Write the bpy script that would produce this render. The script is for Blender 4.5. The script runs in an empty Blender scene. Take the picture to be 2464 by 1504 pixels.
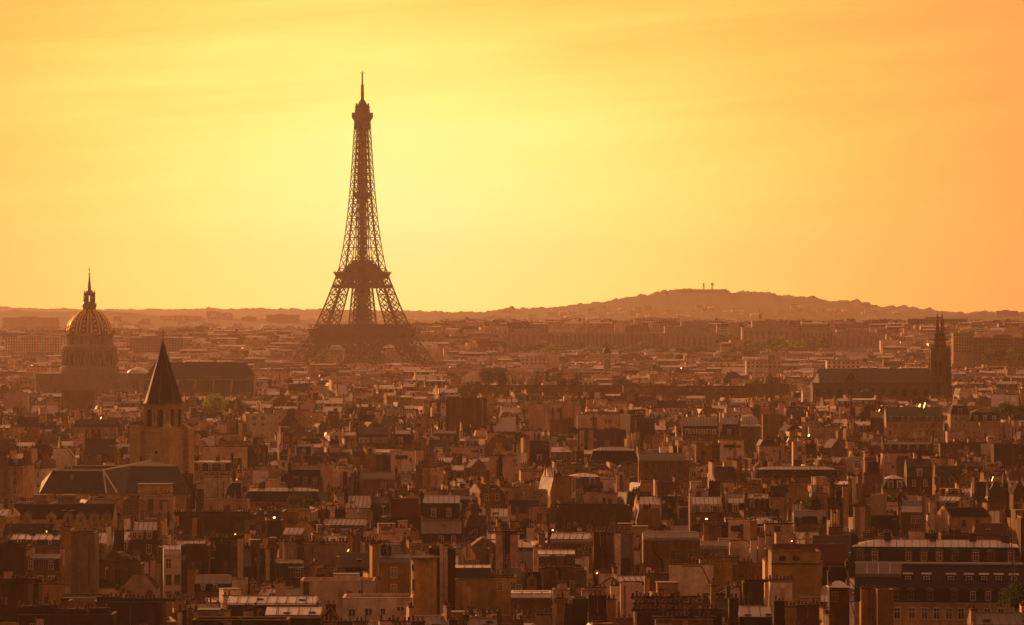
import bpy, math, random
from math import pi, sin, cos, radians, sqrt, exp, floor
from mathutils import Vector, Matrix, noise as MN

# ------------------------------------------------------------------ camera
scene = bpy.context.scene
COL = scene.collection
FPX, CX, HY, CAMZ = 9404.0, 1232.0, 757.0, 70.0      # telephoto: focal length in units of a 2464 wide frame
cam_d = bpy.data.cameras.new('camera')
cam_d.sensor_width = 36.0
cam_d.lens = 36.0 * FPX / 2464.0
cam_d.shift_y = 5.0 / 2464.0
cam_d.clip_start, cam_d.clip_end = 5.0, 90000.0
cam = bpy.data.objects.new('camera', cam_d)
cam.location = (0, 0, CAMZ)
cam.rotation_euler = (radians(90), 0, 0)
COL.objects.link(cam)
scene.camera = cam

# ------------------------------------------------------------------ sun, sky, exposure
SUN_AZ, SUN_EL = -34.0, 13.0          # degrees left of the view axis, above the horizon
sunv = Vector((sin(radians(SUN_AZ)) * cos(radians(SUN_EL)), cos(radians(SUN_AZ)) * cos(radians(SUN_EL)), sin(radians(SUN_EL))))
sd = bpy.data.lights.new('sun', 'SUN')
sd.energy = 5.0
sd.angle = radians(0.6)
sd.color = (1.0, 0.44, 0.15)
so = bpy.data.objects.new('sun', sd)
so.rotation_euler = sunv.to_track_quat('Z', 'Y').to_euler()
so.location = (0, 0, 500)
COL.objects.link(so)

world = bpy.data.worlds.new("World")
scene.world = world
world.use_nodes = True
wt = world.node_tree
wt.nodes.clear()
def N(t, typ, **kw):
    n = t.nodes.new(typ)
    for k, v in kw.items():
        setattr(n, k, v)
    return n
def math_node(t, op, a, b=None, c=None):
    n = t.nodes.new('ShaderNodeMath'); n.operation = op
    for i, v in enumerate((a, b, c)):
        if v is None: continue
        if isinstance(v, (int, float)): n.inputs[i].default_value = v
        else: t.links.new(v, n.inputs[i])
    return n.outputs[0]
def ramp(t, fac, stops, interp='LINEAR'):
    n = t.nodes.new('ShaderNodeValToRGB')
    cr = n.color_ramp; cr.interpolation = interp
    while len(cr.elements) < len(stops): cr.elements.new(0.5)
    for e, (p, c) in zip(cr.elements, stops):
        e.position = p; e.color = (*c, 1) if len(c) == 3 else c
    t.links.new(fac, n.inputs[0])
    return n.outputs[0]
tc = N(wt, 'ShaderNodeTexCoord')
sp_ = N(wt, 'ShaderNodeSeparateXYZ')
wt.links.new(tc.outputs['Generated'], sp_.inputs[0])
az = math_node(wt, 'ARCTAN2', sp_.outputs[0], sp_.outputs[1])
el = math_node(wt, 'ARCSINE', sp_.outputs[2])
# light streaks of high cirrus, long and low
cmb = N(wt, 'ShaderNodeCombineXYZ')
tilt = math_node(wt, 'MULTIPLY_ADD', az, -0.06, el)
wt.links.new(math_node(wt, 'MULTIPLY', az, 7.0), cmb.inputs[0])
wt.links.new(math_node(wt, 'MULTIPLY', tilt, 120.0), cmb.inputs[1])
nz = N(wt, 'ShaderNodeTexNoise'); nz.inputs['Scale'].default_value = 1.0
nz.inputs['Detail'].default_value = 5.0; nz.inputs['Roughness'].default_value = 0.55; nz.inputs['Distortion'].default_value = 0.6
wt.links.new(cmb.outputs[0], nz.inputs['Vector'])
cmb2 = N(wt, 'ShaderNodeCombineXYZ')
wt.links.new(math_node(wt, 'MULTIPLY', az, 9.0), cmb2.inputs[0])
wt.links.new(math_node(wt, 'MULTIPLY', el, 22.0), cmb2.inputs[1])
nz2 = N(wt, 'ShaderNodeTexNoise'); nz2.inputs['Scale'].default_value = 1.0; nz2.inputs['Detail'].default_value = 3.0
wt.links.new(cmb2.outputs[0], nz2.inputs['Vector'])
A0, E0, SA, SE = (960 - CX) / FPX, (HY - 535) / FPX, 0.091, 0.056
dx = math_node(wt, 'DIVIDE', math_node(wt, 'SUBTRACT', az, A0), SA)
dy = math_node(wt, 'DIVIDE', math_node(wt, 'SUBTRACT', el, E0), SE)
q = math_node(wt, 'SQRT', math_node(wt, 'ADD', math_node(wt, 'MULTIPLY', dx, dx), math_node(wt, 'MULTIPLY', dy, dy)))
streak = math_node(wt, 'MULTIPLY', math_node(wt, 'SUBTRACT', nz.outputs['Fac'], 0.5), 0.62)
veil = math_node(wt, 'MULTIPLY', math_node(wt, 'SUBTRACT', nz2.outputs['Fac'], 0.5), 0.5)
# the streaks fade out towards the horizon
up = math_node(wt, 'SMOOTH_MIN', math_node(wt, 'MAXIMUM', math_node(wt, 'MULTIPLY', el, 16.0), 0.0), 1.0, 0.2)
q2 = math_node(wt, 'MAXIMUM', math_node(wt, 'ADD', q, math_node(wt, 'MULTIPLY', math_node(wt, 'ADD', streak, veil), up)), 0.0)
fac = math_node(wt, 'DIVIDE', q2, 50.0)
GAIN = 1.14
SKY = ramp(wt, fac, [(q_ / 50.0, tuple(c * GAIN for c in col)) for q_, col in (
    (0.0, (1.0, .97, .37)), (0.3, (1.0, .92, .30)), (0.65, (1.0, .84, .205)), (1.0, (1.0, .66, .14)), (1.35, (1.0, .50, .095)), (1.8, (.98, .36, .075)),
    (2.4, (.90, .29, .068)), (4.5, (.74, .27, .08)), (8.0, (.66, .28, .115)), (15.0, (.47, .190, .086)), (25.0, (.235, .090, .043)), (40.0, (.145, .055, .027)))])
bg = N(wt, 'ShaderNodeBackground'); bg.inputs[1].default_value = 1.0
wt.links.new(SKY, bg.inputs[0])
nish = N(wt, 'ShaderNodeTexSky'); nish.sky_type = 'NISHITA'; nish.sun_disc = False
nish.sun_elevation = radians(SUN_EL); nish.sun_rotation = radians(SUN_AZ)
nish.dust_density = 6.0; nish.air_density = 2.0
bg2 = N(wt, 'ShaderNodeBackground'); bg2.inputs[1].default_value = 0.004
wt.links.new(nish.outputs[0], bg2.inputs[0])
addw = N(wt, 'ShaderNodeAddShader')
wt.links.new(bg.outputs[0], addw.inputs[0]); wt.links.new(bg2.outputs[0], addw.inputs[1])
ow = N(wt, 'ShaderNodeOutputWorld')
wt.links.new(addw.outputs[0], ow.inputs['Surface'])

vs = scene.view_settings
vs.view_transform = 'Standard'; vs.look = 'None'; vs.exposure = 0.0; vs.gamma = 1.0; vs.use_curve_mapping = False
scene.display_settings.display_device = 'sRGB'
scene.render.engine = 'CYCLES'
cy = scene.cycles
cy.use_denoising = True
try: cy.denoiser = 'OPENIMAGEDENOISE'
except Exception: pass
cy.max_bounces = 5; cy.diffuse_bounces = 2; cy.glossy_bounces = 2; cy.volume_bounces = 1; cy.transmission_bounces = 2; cy.transparent_max_bounces = 4
cy.use_adaptive_sampling = True; cy.adaptive_threshold = 0.015
cy.sample_clamp_indirect = 4.0
cy.caustics_reflective = False; cy.caustics_refractive = False
HAZE_DENSITY, HAZE_COLOR, HAZE_G = 0.000036, (1.0, 0.73, 0.64), 0.5

def PX(px, D): return (px - CX) / FPX * D
def PZ(py, D): return CAMZ - (py - HY) / FPX * D
def toPX(x, D): return CX + x / D * FPX
def toPY(z, D): return HY + (CAMZ - z) / D * FPX

# ------------------------------------------------------------------ materials
MATS = {}
def new_mat(name):
    m = bpy.data.materials.new(name); m.use_nodes = True
    t = m.node_tree
    return m, t, t.nodes['Principled BSDF']
def tex_noise(t, vec, scale, detail=3.0, rough=0.55):
    n = t.nodes.new('ShaderNodeTexNoise')
    n.inputs['Scale'].default_value = scale; n.inputs['Detail'].default_value = detail; n.inputs['Roughness'].default_value = rough
    t.links.new(vec, n.inputs['Vector'])
    return n.outputs['Fac']
def mapping(t, vec, scale):
    n = t.nodes.new('ShaderNodeMapping'); n.inputs['Scale'].default_value = scale
    t.links.new(vec, n.inputs['Vector'])
    return n.outputs[0]
def mixc(t, fac, a, b, mode='MIX'):
    n = t.nodes.new('ShaderNodeMix'); n.data_type = 'RGBA'; n.blend_type = mode
    for i, v in ((0, fac), (6, a), (7, b)):
        if isinstance(v, (int, float)): n.inputs[i].default_value = v
        elif isinstance(v, tuple): n.inputs[i].default_value = (*v, 1)
        else: t.links.new(v, n.inputs[i])
    return n.outputs[2]
def geo_pos(t): return t.nodes.new('ShaderNodeNewGeometry').outputs['Position']

def plaster(name, col, dirt=0.5, rough=0.9, var=0.22):
    """weathered render: blotches, rain streaks down the wall, a slightly different tone for every house"""
    m, t, b = new_mat(name)
    P = geo_pos(t)
    big = tex_noise(t, mapping(t, P, (0.16, 0.16, 0.10)), 1.0, 4.0)
    streak = tex_noise(t, mapping(t, P, (1.1, 1.1, 0.10)), 1.0, 4.0, 0.6)
    fine = tex_noise(t, P, 0.75, 6.0, 0.72)
    d1 = tuple(c * f for c, f in zip(col, (0.42, 0.34, 0.28)))
    c1 = mixc(t, ramp(t, big, [(0.38, (0, 0, 0)), (0.62, (1, 1, 1))]), col, tuple(c * f for c, f in zip(col, (.66, .60, .55))))
    s = math_node(t, 'MULTIPLY', ramp(t, streak, [(0.46, (0, 0, 0)), (0.66, (1, 1, 1))]), dirt)
    c2 = mixc(t, s, c1, d1)
    oi = t.nodes.new('ShaderNodeObjectInfo')
    r = math_node(t, 'MULTIPLY_ADD', oi.outputs['Random'], 2 * var, 1.0 - var)
    f = math_node(t, 'MULTIPLY', r, math_node(t, 'MULTIPLY_ADD', fine, 1.5, 0.25))
    hsv = t.nodes.new('ShaderNodeHueSaturation')
    t.links.new(f, hsv.inputs['Value']); t.links.new(c2, hsv.inputs['Color'])
    t.links.new(hsv.outputs[0], b.inputs['Base Color'])
    b.inputs['Roughness'].default_value = rough
    b.inputs['Specular IOR Level'].default_value = 0.25
    MATS[name] = m
def masonry(name, col, mortar, sx=1.0, sz=0.45, rough=0.9, contrast=1.0):
    m, t, b = new_mat(name)
    P = geo_pos(t)
    sep = t.nodes.new('ShaderNodeSeparateXYZ'); t.links.new(P, sep.inputs[0])
    cb = t.nodes.new('ShaderNodeCombineXYZ')
    t.links.new(math_node(t, 'ADD', sep.outputs[0], sep.outputs[1]), cb.inputs[0]); t.links.new(sep.outputs[2], cb.inputs[1])
    br = t.nodes.new('ShaderNodeTexBrick'); br.inputs['Scale'].default_value = 1.0
    br.inputs['Brick Width'].default_value = sx; br.inputs['Row Height'].default_value = sz; br.inputs['Mortar Size'].default_value = 0.035
    br.inputs['Color1'].default_value = (*col, 1); br.inputs['Color2'].default_value = (*[c * 0.72 for c in col], 1); br.inputs['Mortar'].default_value = (*mortar, 1)
    t.links.new(cb.outputs[0], br.inputs['Vector'])
    big = tex_noise(t, P, 0.22, 5.0, 0.65)
    st = tex_noise(t, mapping(t, P, (0.9, 0.9, 0.12)), 1.0, 3.0)
    c = mixc(t, ramp(t, big, [(0.36, (0, 0, 0)), (0.66, (0.7, 0.7, 0.7))]), br.outputs['Color'], tuple(x * 0.45 for x in col))
    c = mixc(t, math_node(t, 'MULTIPLY', ramp(t, st, [(0.5, (0, 0, 0)), (0.75, (1, 1, 1))]), 0.5), c, tuple(x * 0.4 for x in col))
    t.links.new(c, b.inputs['Base Color']); b.inputs['Roughness'].default_value = rough
    b.inputs['Specular IOR Level'].default_value = 0.2
    MATS[name] = m
def roofing(name, col, rough, metal=0.0, var=0.25, tile=0.0, spec=0.5, patch=0.35):
    m, t, b = new_mat(name)
    P = geo_pos(t)
    n1 = tex_noise(t, P, 0.35, 4.0, 0.6)
    n2 = tex_noise(t, mapping(t, P, (2.2, 2.2, 0.5)), 1.0, 3.0)
    oi = t.nodes.new('ShaderNodeObjectInfo')
    r = math_node(t, 'MULTIPLY_ADD', oi.outputs['Random'], 2 * var, 1.0 - var)
    f = math_node(t, 'MULTIPLY', r, math_node(t, 'MULTIPLY_ADD', n1, 2 * patch, 1.0 - patch))
    f = math_node(t, 'MULTIPLY', f, math_node(t, 'MULTIPLY_ADD', n2, 0.4, 0.8))
    hsv = t.nodes.new('ShaderNodeHueSaturation'); hsv.inputs['Color'].default_value = (*col, 1)
    t.links.new(f, hsv.inputs['Value'])
    t.links.new(hsv.outputs[0], b.inputs['Base Color'])
    t.links.new(math_node(t, 'MULTIPLY_ADD', n1, 0.3, rough - 0.15), b.inputs['Roughness'])
    b.inputs['Metallic'].default_value = metal; b.inputs['Specular IOR Level'].default_value = spec
    MATS[name] = m
def plain(name, col, rough=0.7, metal=0.0, spec=0.5, nscale=None, namp=0.4):
    m, t, b = new_mat(name)
    b.inputs['Base Color'].default_value = (*col, 1); b.inputs['Roughness'].default_value = rough
    b.inputs['Metallic'].default_value = metal; b.inputs['Specular IOR Level'].default_value = spec
    if nscale:
        n = tex_noise(t, geo_pos(t), nscale, 4.0)
        hsv = t.nodes.new('ShaderNodeHueSaturation'); hsv.inputs['Color'].default_value = (*col, 1)
        t.links.new(math_node(t, 'MULTIPLY_ADD', n, 2 * namp, 1 - namp), hsv.inputs['Value'])
        t.links.new(hsv.outputs[0], b.inputs['Base Color'])
    MATS[name] = m

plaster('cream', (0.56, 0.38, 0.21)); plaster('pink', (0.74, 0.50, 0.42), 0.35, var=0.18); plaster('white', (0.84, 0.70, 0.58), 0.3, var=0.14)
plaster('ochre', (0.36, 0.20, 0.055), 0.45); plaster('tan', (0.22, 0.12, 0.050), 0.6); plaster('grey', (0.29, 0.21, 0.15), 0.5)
plaster('brown', (0.080, 0.030, 0.011), 0.7); plaster('rust', (0.055, 0.014, 0.006), 0.6); plaster('soot', (0.018, 0.010, 0.008), 0.5)  # the last tone also paints the shade of openings and a gap
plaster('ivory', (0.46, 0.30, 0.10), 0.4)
masonry('rubble', (0.18, 0.085, 0.032), (0.2, 0.13, 0.08), 0.9, 0.35)
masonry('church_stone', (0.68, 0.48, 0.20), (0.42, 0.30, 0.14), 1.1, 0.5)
masonry('ashlar', (0.42, 0.31, 0.20), (0.30, 0.22, 0.14), 1.6, 0.7)
roofing('zinc', (0.62, 0.53, 0.51), 0.50, 0.4)
roofing('zinc_dull', (0.17, 0.135, 0.13), 0.55, 0.2)
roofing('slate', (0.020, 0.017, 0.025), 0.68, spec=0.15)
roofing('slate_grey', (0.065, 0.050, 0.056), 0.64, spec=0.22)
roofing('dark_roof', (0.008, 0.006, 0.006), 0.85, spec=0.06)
roofing('red_tile', (0.085, 0.014, 0.010), 0.85, spec=0.2)
roofing('brown_tile', (0.08, 0.03, 0.016), 0.85, spec=0.2)
roofing('copper_green', (0.035, 0.080, 0.05), 0.6, spec=0.4)
masonry('palace_stone', (0.64, 0.50, 0.36), (0.5, 0.38, 0.27), 2.0, 1.0)
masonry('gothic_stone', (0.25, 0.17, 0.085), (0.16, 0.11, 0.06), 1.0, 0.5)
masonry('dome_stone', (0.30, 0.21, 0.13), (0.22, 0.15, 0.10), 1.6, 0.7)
roofing('spire_slate', (0.050, 0.026, 0.015), 0.7, spec=0.2)
roofing('nave_lead', (0.15, 0.12, 0.135), 0.6, spec=0.3)
roofing('gravel_roof', (0.20, 0.16, 0.13), 0.95, spec=0.1)
plain('seam', (0.16, 0.13, 0.125), 0.55, 0.2); plain('pot', (0.12, 0.012, 0.008), 0.85, nscale=0.9, namp=0.6); plain('pot_dark', (0.05, 0.03, 0.025), 0.8)
plain('glass', (0.018, 0.016, 0.018), 0.12, 0.0, 0.6); plain('frame', (0.82, 0.70, 0.60), 0.6); plain('frame_brown', (0.22, 0.12, 0.08), 0.6)
plain('iron', (0.035, 0.022, 0.016), 0.7, 0.0, 0.3); plain('lead', (0.13, 0.12, 0.125), 0.5, 0.3); plain('gold', (0.80, 0.45, 0.09), 0.38, 0.75)
plain('gold_ground', (0.07, 0.045, 0.026), 0.5, 0.3); plain('steel', (0.35, 0.32, 0.30), 0.35, 0.8); plain('whitepaint', (0.72, 0.66, 0.60), 0.5)
plain('asphalt', (0.05, 0.046, 0.044), 0.9, nscale=0.4); plain('bark', (0.07, 0.045, 0.03), 0.9, nscale=2.0)
plain('hill_green', (0.055, 0.065, 0.03), 0.95, 0, 0.1, nscale=0.012, namp=0.55)
plain('flag_red', (0.5, 0.02, 0.03), 0.8); plain('shutter', (0.12, 0.05, 0.04), 0.7); plain('red_paint', (0.32, 0.035, 0.02), 0.7)
plain('glint_mirror', (0.60, 0.50, 0.36), 0.52, 1.0); plain('lead_white', (0.6, 0.55, 0.5), 0.55)
for nm, c in (('leaf_dark', (0.034, 0.055, 0.014)), ('leaf_mid', (0.10, 0.15, 0.018)), ('leaf_lime', (0.36, 0.46, 0.016))):
    m, t, b = new_mat(nm)
    n = tex_noise(t, geo_pos(t), 0.5, 3.0)
    hsv = t.nodes.new('ShaderNodeHueSaturation'); hsv.inputs['Color'].default_value = (*c, 1)
    t.links.new(math_node(t, 'MULTIPLY_ADD', n, 1.2, 0.4), hsv.inputs['Value'])
    t.links.new(hsv.outputs[0], b.inputs['Base Color'])
    b.inputs['Roughness'].default_value = 0.8
    tr = t.nodes.new('ShaderNodeBsdfTranslucent'); t.links.new(hsv.outputs[0], tr.inputs[0])
    ms = t.nodes.new('ShaderNodeMixShader'); ms.inputs[0].default_value = 0.45
    t.links.new(b.outputs[0], ms.inputs[1]); t.links.new(tr.outputs[0], ms.inputs[2])
    t.links.new(ms.outputs[0], t.nodes['Material Output'].inputs['Surface'])
    MATS[nm] = m

# ------------------------------------------------------------------ mesh builder
class MB:
    """faces of one mesh; xf places what is added (turn about z, then move)"""
    def __init__(s, xf=None):
        s.v, s.f, s.m, s.sm, s.xf = [], [], [], [], xf
    def add(s, vs, fs, mat, smooth=False):
        n = len(s.v)
        if s.xf:
            c, sn, ox, oy, oz = s.xf
            vs = [(c * x - sn * y + ox, sn * x + c * y + oy, z + oz) for x, y, z in vs]
        s.v.extend(vs)
        for f in fs: s.f.append([i + n for i in f])
        k = len(fs)
        s.m.extend(mat if isinstance(mat, list) else [mat] * k); s.sm.extend([smooth] * k)
    def box(s, x0, x1, y0, y1, z0, z1, mat):
        s.add([(x0, y0, z0), (x1, y0, z0), (x1, y1, z0), (x0, y1, z0), (x0, y0, z1), (x1, y0, z1), (x1, y1, z1), (x0, y1, z1)],
              [(0, 3, 2, 1), (4, 5, 6, 7), (0, 1, 5, 4), (1, 2, 6, 5), (2, 3, 7, 6), (3, 0, 4, 7)], mat)
    def frus(s, r0, z0, r1, z1, mat, top=None):
        (a0, a1, b0, b1), (c0, c1, d0, d1) = r0, r1
        s.add([(a0, b0, z0), (a1, b0, z0), (a1, b1, z0), (a0, b1, z0), (c0, d0, z1), (c1, d0, z1), (c1, d1, z1), (c0, d1, z1)],
              [(0, 3, 2, 1), (4, 5, 6, 7), (0, 1, 5, 4), (1, 2, 6, 5), (2, 3, 7, 6), (3, 0, 4, 7)], [mat, top or mat, mat, mat, mat, mat])
    def prx(s, pts, x0, x1, mat, caps=None):
        """outline in (y, z), drawn out along x"""
        n = len(pts)
        vs = [(x0, y, z) for y, z in pts] + [(x1, y, z) for y, z in pts]
        fs = [(i, (i + 1) % n, n + (i + 1) % n, n + i) for i in range(n)]
        ms = mat if isinstance(mat, list) else [mat] * n
        s.add(vs, fs + [tuple(range(n - 1, -1, -1)), tuple(range(n, 2 * n))], list(ms) + [caps or ms[0]] * 2)
    def pry(s, pts, y0, y1, mat, caps=None):
        """outline in (x, z), drawn out along y"""
        n = len(pts)
        vs = [(x, y0, z) for x, z in pts] + [(x, y1, z) for x, z in pts]
        fs = [(i, n + i, n + (i + 1) % n, (i + 1) % n) for i in range(n)]
        ms = mat if isinstance(mat, list) else [mat] * n
        s.add(vs, fs + [tuple(range(n)), tuple(range(2 * n - 1, n - 1, -1))], list(ms) + [caps or ms[0]] * 2)
    def bar(s, p, q, r, mat, r2=None):
        p, q = Vector(p), Vector(q); d = q - p
        if d.length < 1e-6: return
        d.normalize()
        u = d.cross(Vector((0, 0, 1)))
        if u.length < 1e-3: u = Vector((1, 0, 0))
        u.normalize(); w = d.cross(u); r2 = r if r2 is None else r2
        vs = [tuple(p + u * a * r + w * b * r) for a, b in ((1, 1), (-1, 1), (-1, -1), (1, -1))] + [tuple(q + u * a * r2 + w * b * r2) for a, b in ((1, 1), (-1, 1), (-1, -1), (1, -1))]
        s.add(vs, [(0, 1, 5, 4), (1, 2, 6, 5), (2, 3, 7, 6), (3, 0, 4, 7), (0, 3, 2, 1), (4, 5, 6, 7)], mat)
    def lathe(s, prof, n, mat, cx=0.0, cy=0.0, smooth=True, ph=0.0, wave=0.0):
        vs, fs, ms = [], [], []
        for r, z in prof:
            for k in range(n):
                a = ph + 2 * pi * k / n
                rr = r * (1 + (wave if k % 2 else 0))
                vs.append((cx + rr * cos(a), cy + rr * sin(a), z))
        for i in range(len(prof) - 1):
            for k in range(n):
                k2 = (k + 1) % n
                fs.append((i * n + k, i * n + k2, (i + 1) * n + k2, (i + 1) * n + k))
                ms.append(mat[k % 2] if isinstance(mat, tuple) else mat)
        m0 = mat[0] if isinstance(mat, tuple) else mat
        if prof[0][0] > 1e-3: fs.append(tuple(range(n - 1, -1, -1))); ms.append(m0)
        if prof[-1][0] > 1e-3: fs.append(tuple(range((len(prof) - 1) * n, len(prof) * n))); ms.append(m0)
        s.add(vs, fs, ms, smooth)
    def merge(s, o, loc, rz=0.0, sc=(1, 1, 1)):
        c, sn = cos(rz), sin(rz); x0, y0, z0 = loc; a, b, e = sc
        vs = [(c * x * a - sn * y * b + x0, sn * x * a + c * y * b + y0, z * e + z0) for x, y, z in o.v]
        s.add(vs, o.f, list(o.m)); 
    def mesh(s, name):
        me = bpy.data.meshes.new(name)
        me.from_pydata(s.v, [], s.f)
        names = []
        idx = []
        for m in s.m:
            if m not in names: names.append(m)
            idx.append(names.index(m))
        for m in names: me.materials.append(MATS[m])
        me.polygons.foreach_set('material_index', idx)
        me.polygons.foreach_set('use_smooth', s.sm)
        me.update()
        return me
def comp(a, b):
    """transform a after b"""
    if not a: return b
    if not b: return a
    c, s, ox, oy, oz = a; c2, s2, x2, y2, z2 = b
    return (c * c2 - s * s2, s * c2 + c * s2, c * x2 - s * y2 + ox, s * x2 + c * y2 + oy, oz + z2)
def XF(ox=0, oy=0, oz=0, rz=0): return (cos(rz), sin(rz), ox, oy, oz)

class Proto:
    def __init__(s, name, mb): s.name, s.mb, s._me = name, mb, None
    @property
    def me(s):
        if s._me is None: s._me = s.mb.mesh(s.name)
        return s._me
class Thing:
    """an Empty at the thing's base; every part a mesh of its own under it"""
    def __init__(s, name, loc, rz=0.0, label=None, cat=None, group=None, kind=None):
        o = bpy.data.objects.new(name, None); o.location = loc; o.rotation_euler = (0, 0, rz); o.empty_display_size = 1.0
        COL.objects.link(o); s.root = o; s.nodes = []; s.sub = None
        s.tag(label, cat, group, kind)
    def tag(s, label=None, cat=None, group=None, kind=None):
        for k, v in (('label', label), ('category', cat), ('group', group), ('kind', kind)):
            if v: s.root[k] = v
    def mb(s, name, parent=None):
        m = MB(s.sub); s.nodes.append([name, m, parent, None]); return m
    def inst(s, name, proto, loc, rz=0.0, sc=(1, 1, 1), parent=None):
        if s.sub:
            c, sn, ox, oy, oz = s.sub; x, y, z = loc
            loc = (c * x - sn * y + ox, sn * x + c * y + oy, z + oz); rz += math.atan2(sn, c)
        n = [name, (proto, loc, rz, sc), parent, None]; s.nodes.append(n); return n
    def done(s):
        objs = {}
        for n in s.nodes:
            name, m, parent, _ = n
            if isinstance(m, MB):
                if not m.f: continue
                o = bpy.data.objects.new(name, m.mesh(name))
            else:
                p, loc, rz, sc = m
                o = bpy.data.objects.new(name, p.me); o.location = loc; o.rotation_euler = (0, 0, rz); o.scale = sc
            COL.objects.link(o); objs[id(m)] = o
            par = objs.get(id(parent[1] if isinstance(parent, list) else parent)) if parent is not None else None
            if par is not None:
                o.parent = par
                if not isinstance(m, MB):      # local to the part it sits on
                    o.location = Vector(o.location) - Vector(par.location)
                    if par.rotation_euler[2] or tuple(par.scale) != (1, 1, 1):
                        a = -par.rotation_euler[2]; v = o.location.copy()
                        o.location = ((cos(a) * v.x - sin(a) * v.y) / par.scale[0], (sin(a) * v.x + cos(a) * v.y) / par.scale[1], v.z / par.scale[2])
                        o.rotation_euler[2] += a
                        o.scale = tuple(x / y for x, y in zip(o.scale, par.scale))
            else: o.parent = s.root
        return s.root
class Mass:
    """the same calls, gathered into one mesh"""
    def __init__(s, target, loc, rz): s.t, s.base, s.sub = target, XF(loc[0], loc[1], loc[2], rz), None
    def mb(s, name, parent=None):
        class P(MB): pass
        m = P(comp(s.base, s.sub)); m.v, m.f, m.m, m.sm = s.t.v, s.t.f, s.t.m, s.t.sm
        return m
    def inst(s, name, proto, loc, rz=0.0, sc=(1, 1, 1), parent=None):
        s.mb(name).merge(proto.mb, loc, rz, sc)
    def done(s): return None
def single(name, mb, label, cat, group=None, kind=None, loc=(0, 0, 0)):
    o = bpy.data.objects.new(name, mb.mesh(name)); COL.objects.link(o); o.location = loc
    for k, v in (('label', label), ('category', cat), ('group', group), ('kind', kind)):
        if v: o[k] = v
    return o

# ------------------------------------------------------------------ pieces of a house
def win_proto(name, fm, gm='glass', transom=True):
    b = MB()
    b.box(-.5, -.41, -.07, .03, 0, 1, fm); b.box(.41, .5, -.07, .03, 0, 1, fm)
    b.box(-.41, .41, -.068, .03, .93, 1, fm); b.box(-.56, .56, -.14, .03, -.05, 0, fm)
    b.box(-.41, .41, -.02, .03, 0, .93, gm)
    b.box(-.035, .035, -.055, -.021, 0, .93, fm)
    if transom: b.box(-.41, -.035, -.05, -.021, .60, .64, fm); b.box(.035, .41, -.05, -.021, .60, .64, fm)
    return Proto(name, b)
WIN = {'pale': win_proto('window_pale', 'frame'), 'brown': win_proto('window_brown', 'frame_brown'), 'plain': win_proto('window_plain', 'frame', transom=False),
       'red': win_proto('window_shut', 'frame', 'shutter')}
def _pot(m, h, r):
    b = MB(); b.lathe([(r, 0), (r * .85, h * .75), (r * 1.08, h * .8), (r * 1.05, h)], 6, m, smooth=False); return Proto('chimney_pot', b)
POTS = [_pot('pot', .55, .21), _pot('pot', .75, .18), _pot('pot_dark', .6, .19)]
def _dormer(kind, wall, roof):
    b = MB()
    b.box(-.75, .75, 0, 1.9, 0, 1.95, wall)
    if kind == 'flat':
        b.frus((-.92, .92, -.16, 2.2), 1.953, (-.85, .85, -.05, 2.3), 2.12, roof)
    elif kind == 'ped':
        b.pry([(-.95, 1.953), (.95, 1.953), (.6, 2.25), (0, 2.42), (-.6, 2.25)], -.16, 2.4, roof)
    else:
        b.pry([(-.75, 1.953), (.75, 1.953), (0, 2.7)], 0, 2.3, wall)
        b.pry([(-.88, 1.84), (0, 2.74), (.88, 1.84), (.88, 1.92), (0, 2.83), (-.88, 1.92)], -.12, 2.8, roof)
    return Proto('dormer', b)
DORM = {k: _dormer(*v) for k, v in {'flat': ('flat', 'cream', 'zinc'), 'ped': ('ped', 'tan', 'zinc_dull'), 'gab': ('gab', 'ivory', 'slate'),
                                     'slate': ('flat', 'slate_grey', 'zinc'), 'white': ('flat', 'white', 'zinc'), 'brown': ('ped', 'brown', 'zinc_dull')}.items()}
def _sky():
    b = MB(); b.box(-.5, .5, -.6, .6, 0, .10, 'seam'); b.box(-.42, .42, -.52, .52, .101, .13, 'glass'); return Proto('skylight', b)
def _skyp():
    b = MB(); b.box(-.5, .5, -.6, .6, 0, .10, 'frame'); b.box(-.42, .42, -.52, .52, .101, .13, 'steel'); return Proto('skylight', b)
SKYL = [_sky(), _skyp()]
def _aerial():
    b = MB(); b.bar((0, 0, 0), (0, 0, 2.6), .03, 'seam')
    for z, w in ((2.5, .5), (2.25, .6), (2.0, .45)): b.bar((-w, 0, z), (w, 0, z), .02, 'seam')
    return Proto('aerial', b)
AERIAL = _aerial()
def _dish(r=.45):
    b = MB(); b.bar((0, .1, 0), (0, .1, 1.0), .03, 'steel')
    pr = []; n = 12
    vs = [(0, .08, 1.0)]; fs = []
    for j, t in enumerate((.5, 1.0)):
        for k in range(n):
            a = 2 * pi * k / n; vs.append((r * t * cos(a), .08 - .18 * t * t, 1.0 + r * t * sin(a)))
    for k in range(n):
        k2 = (k + 1) % n
        fs.append((0, 1 + k, 1 + k2)); fs.append((1 + k, 1 + n + k, 1 + n + k2, 1 + k2))
    b.add(vs, fs, 'lead_white'); b.bar((0, 0, 1.0), (0, -.45, 1.0), .015, 'steel')
    return Proto('satellite_dish', b)
DISH = _dish()

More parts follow.
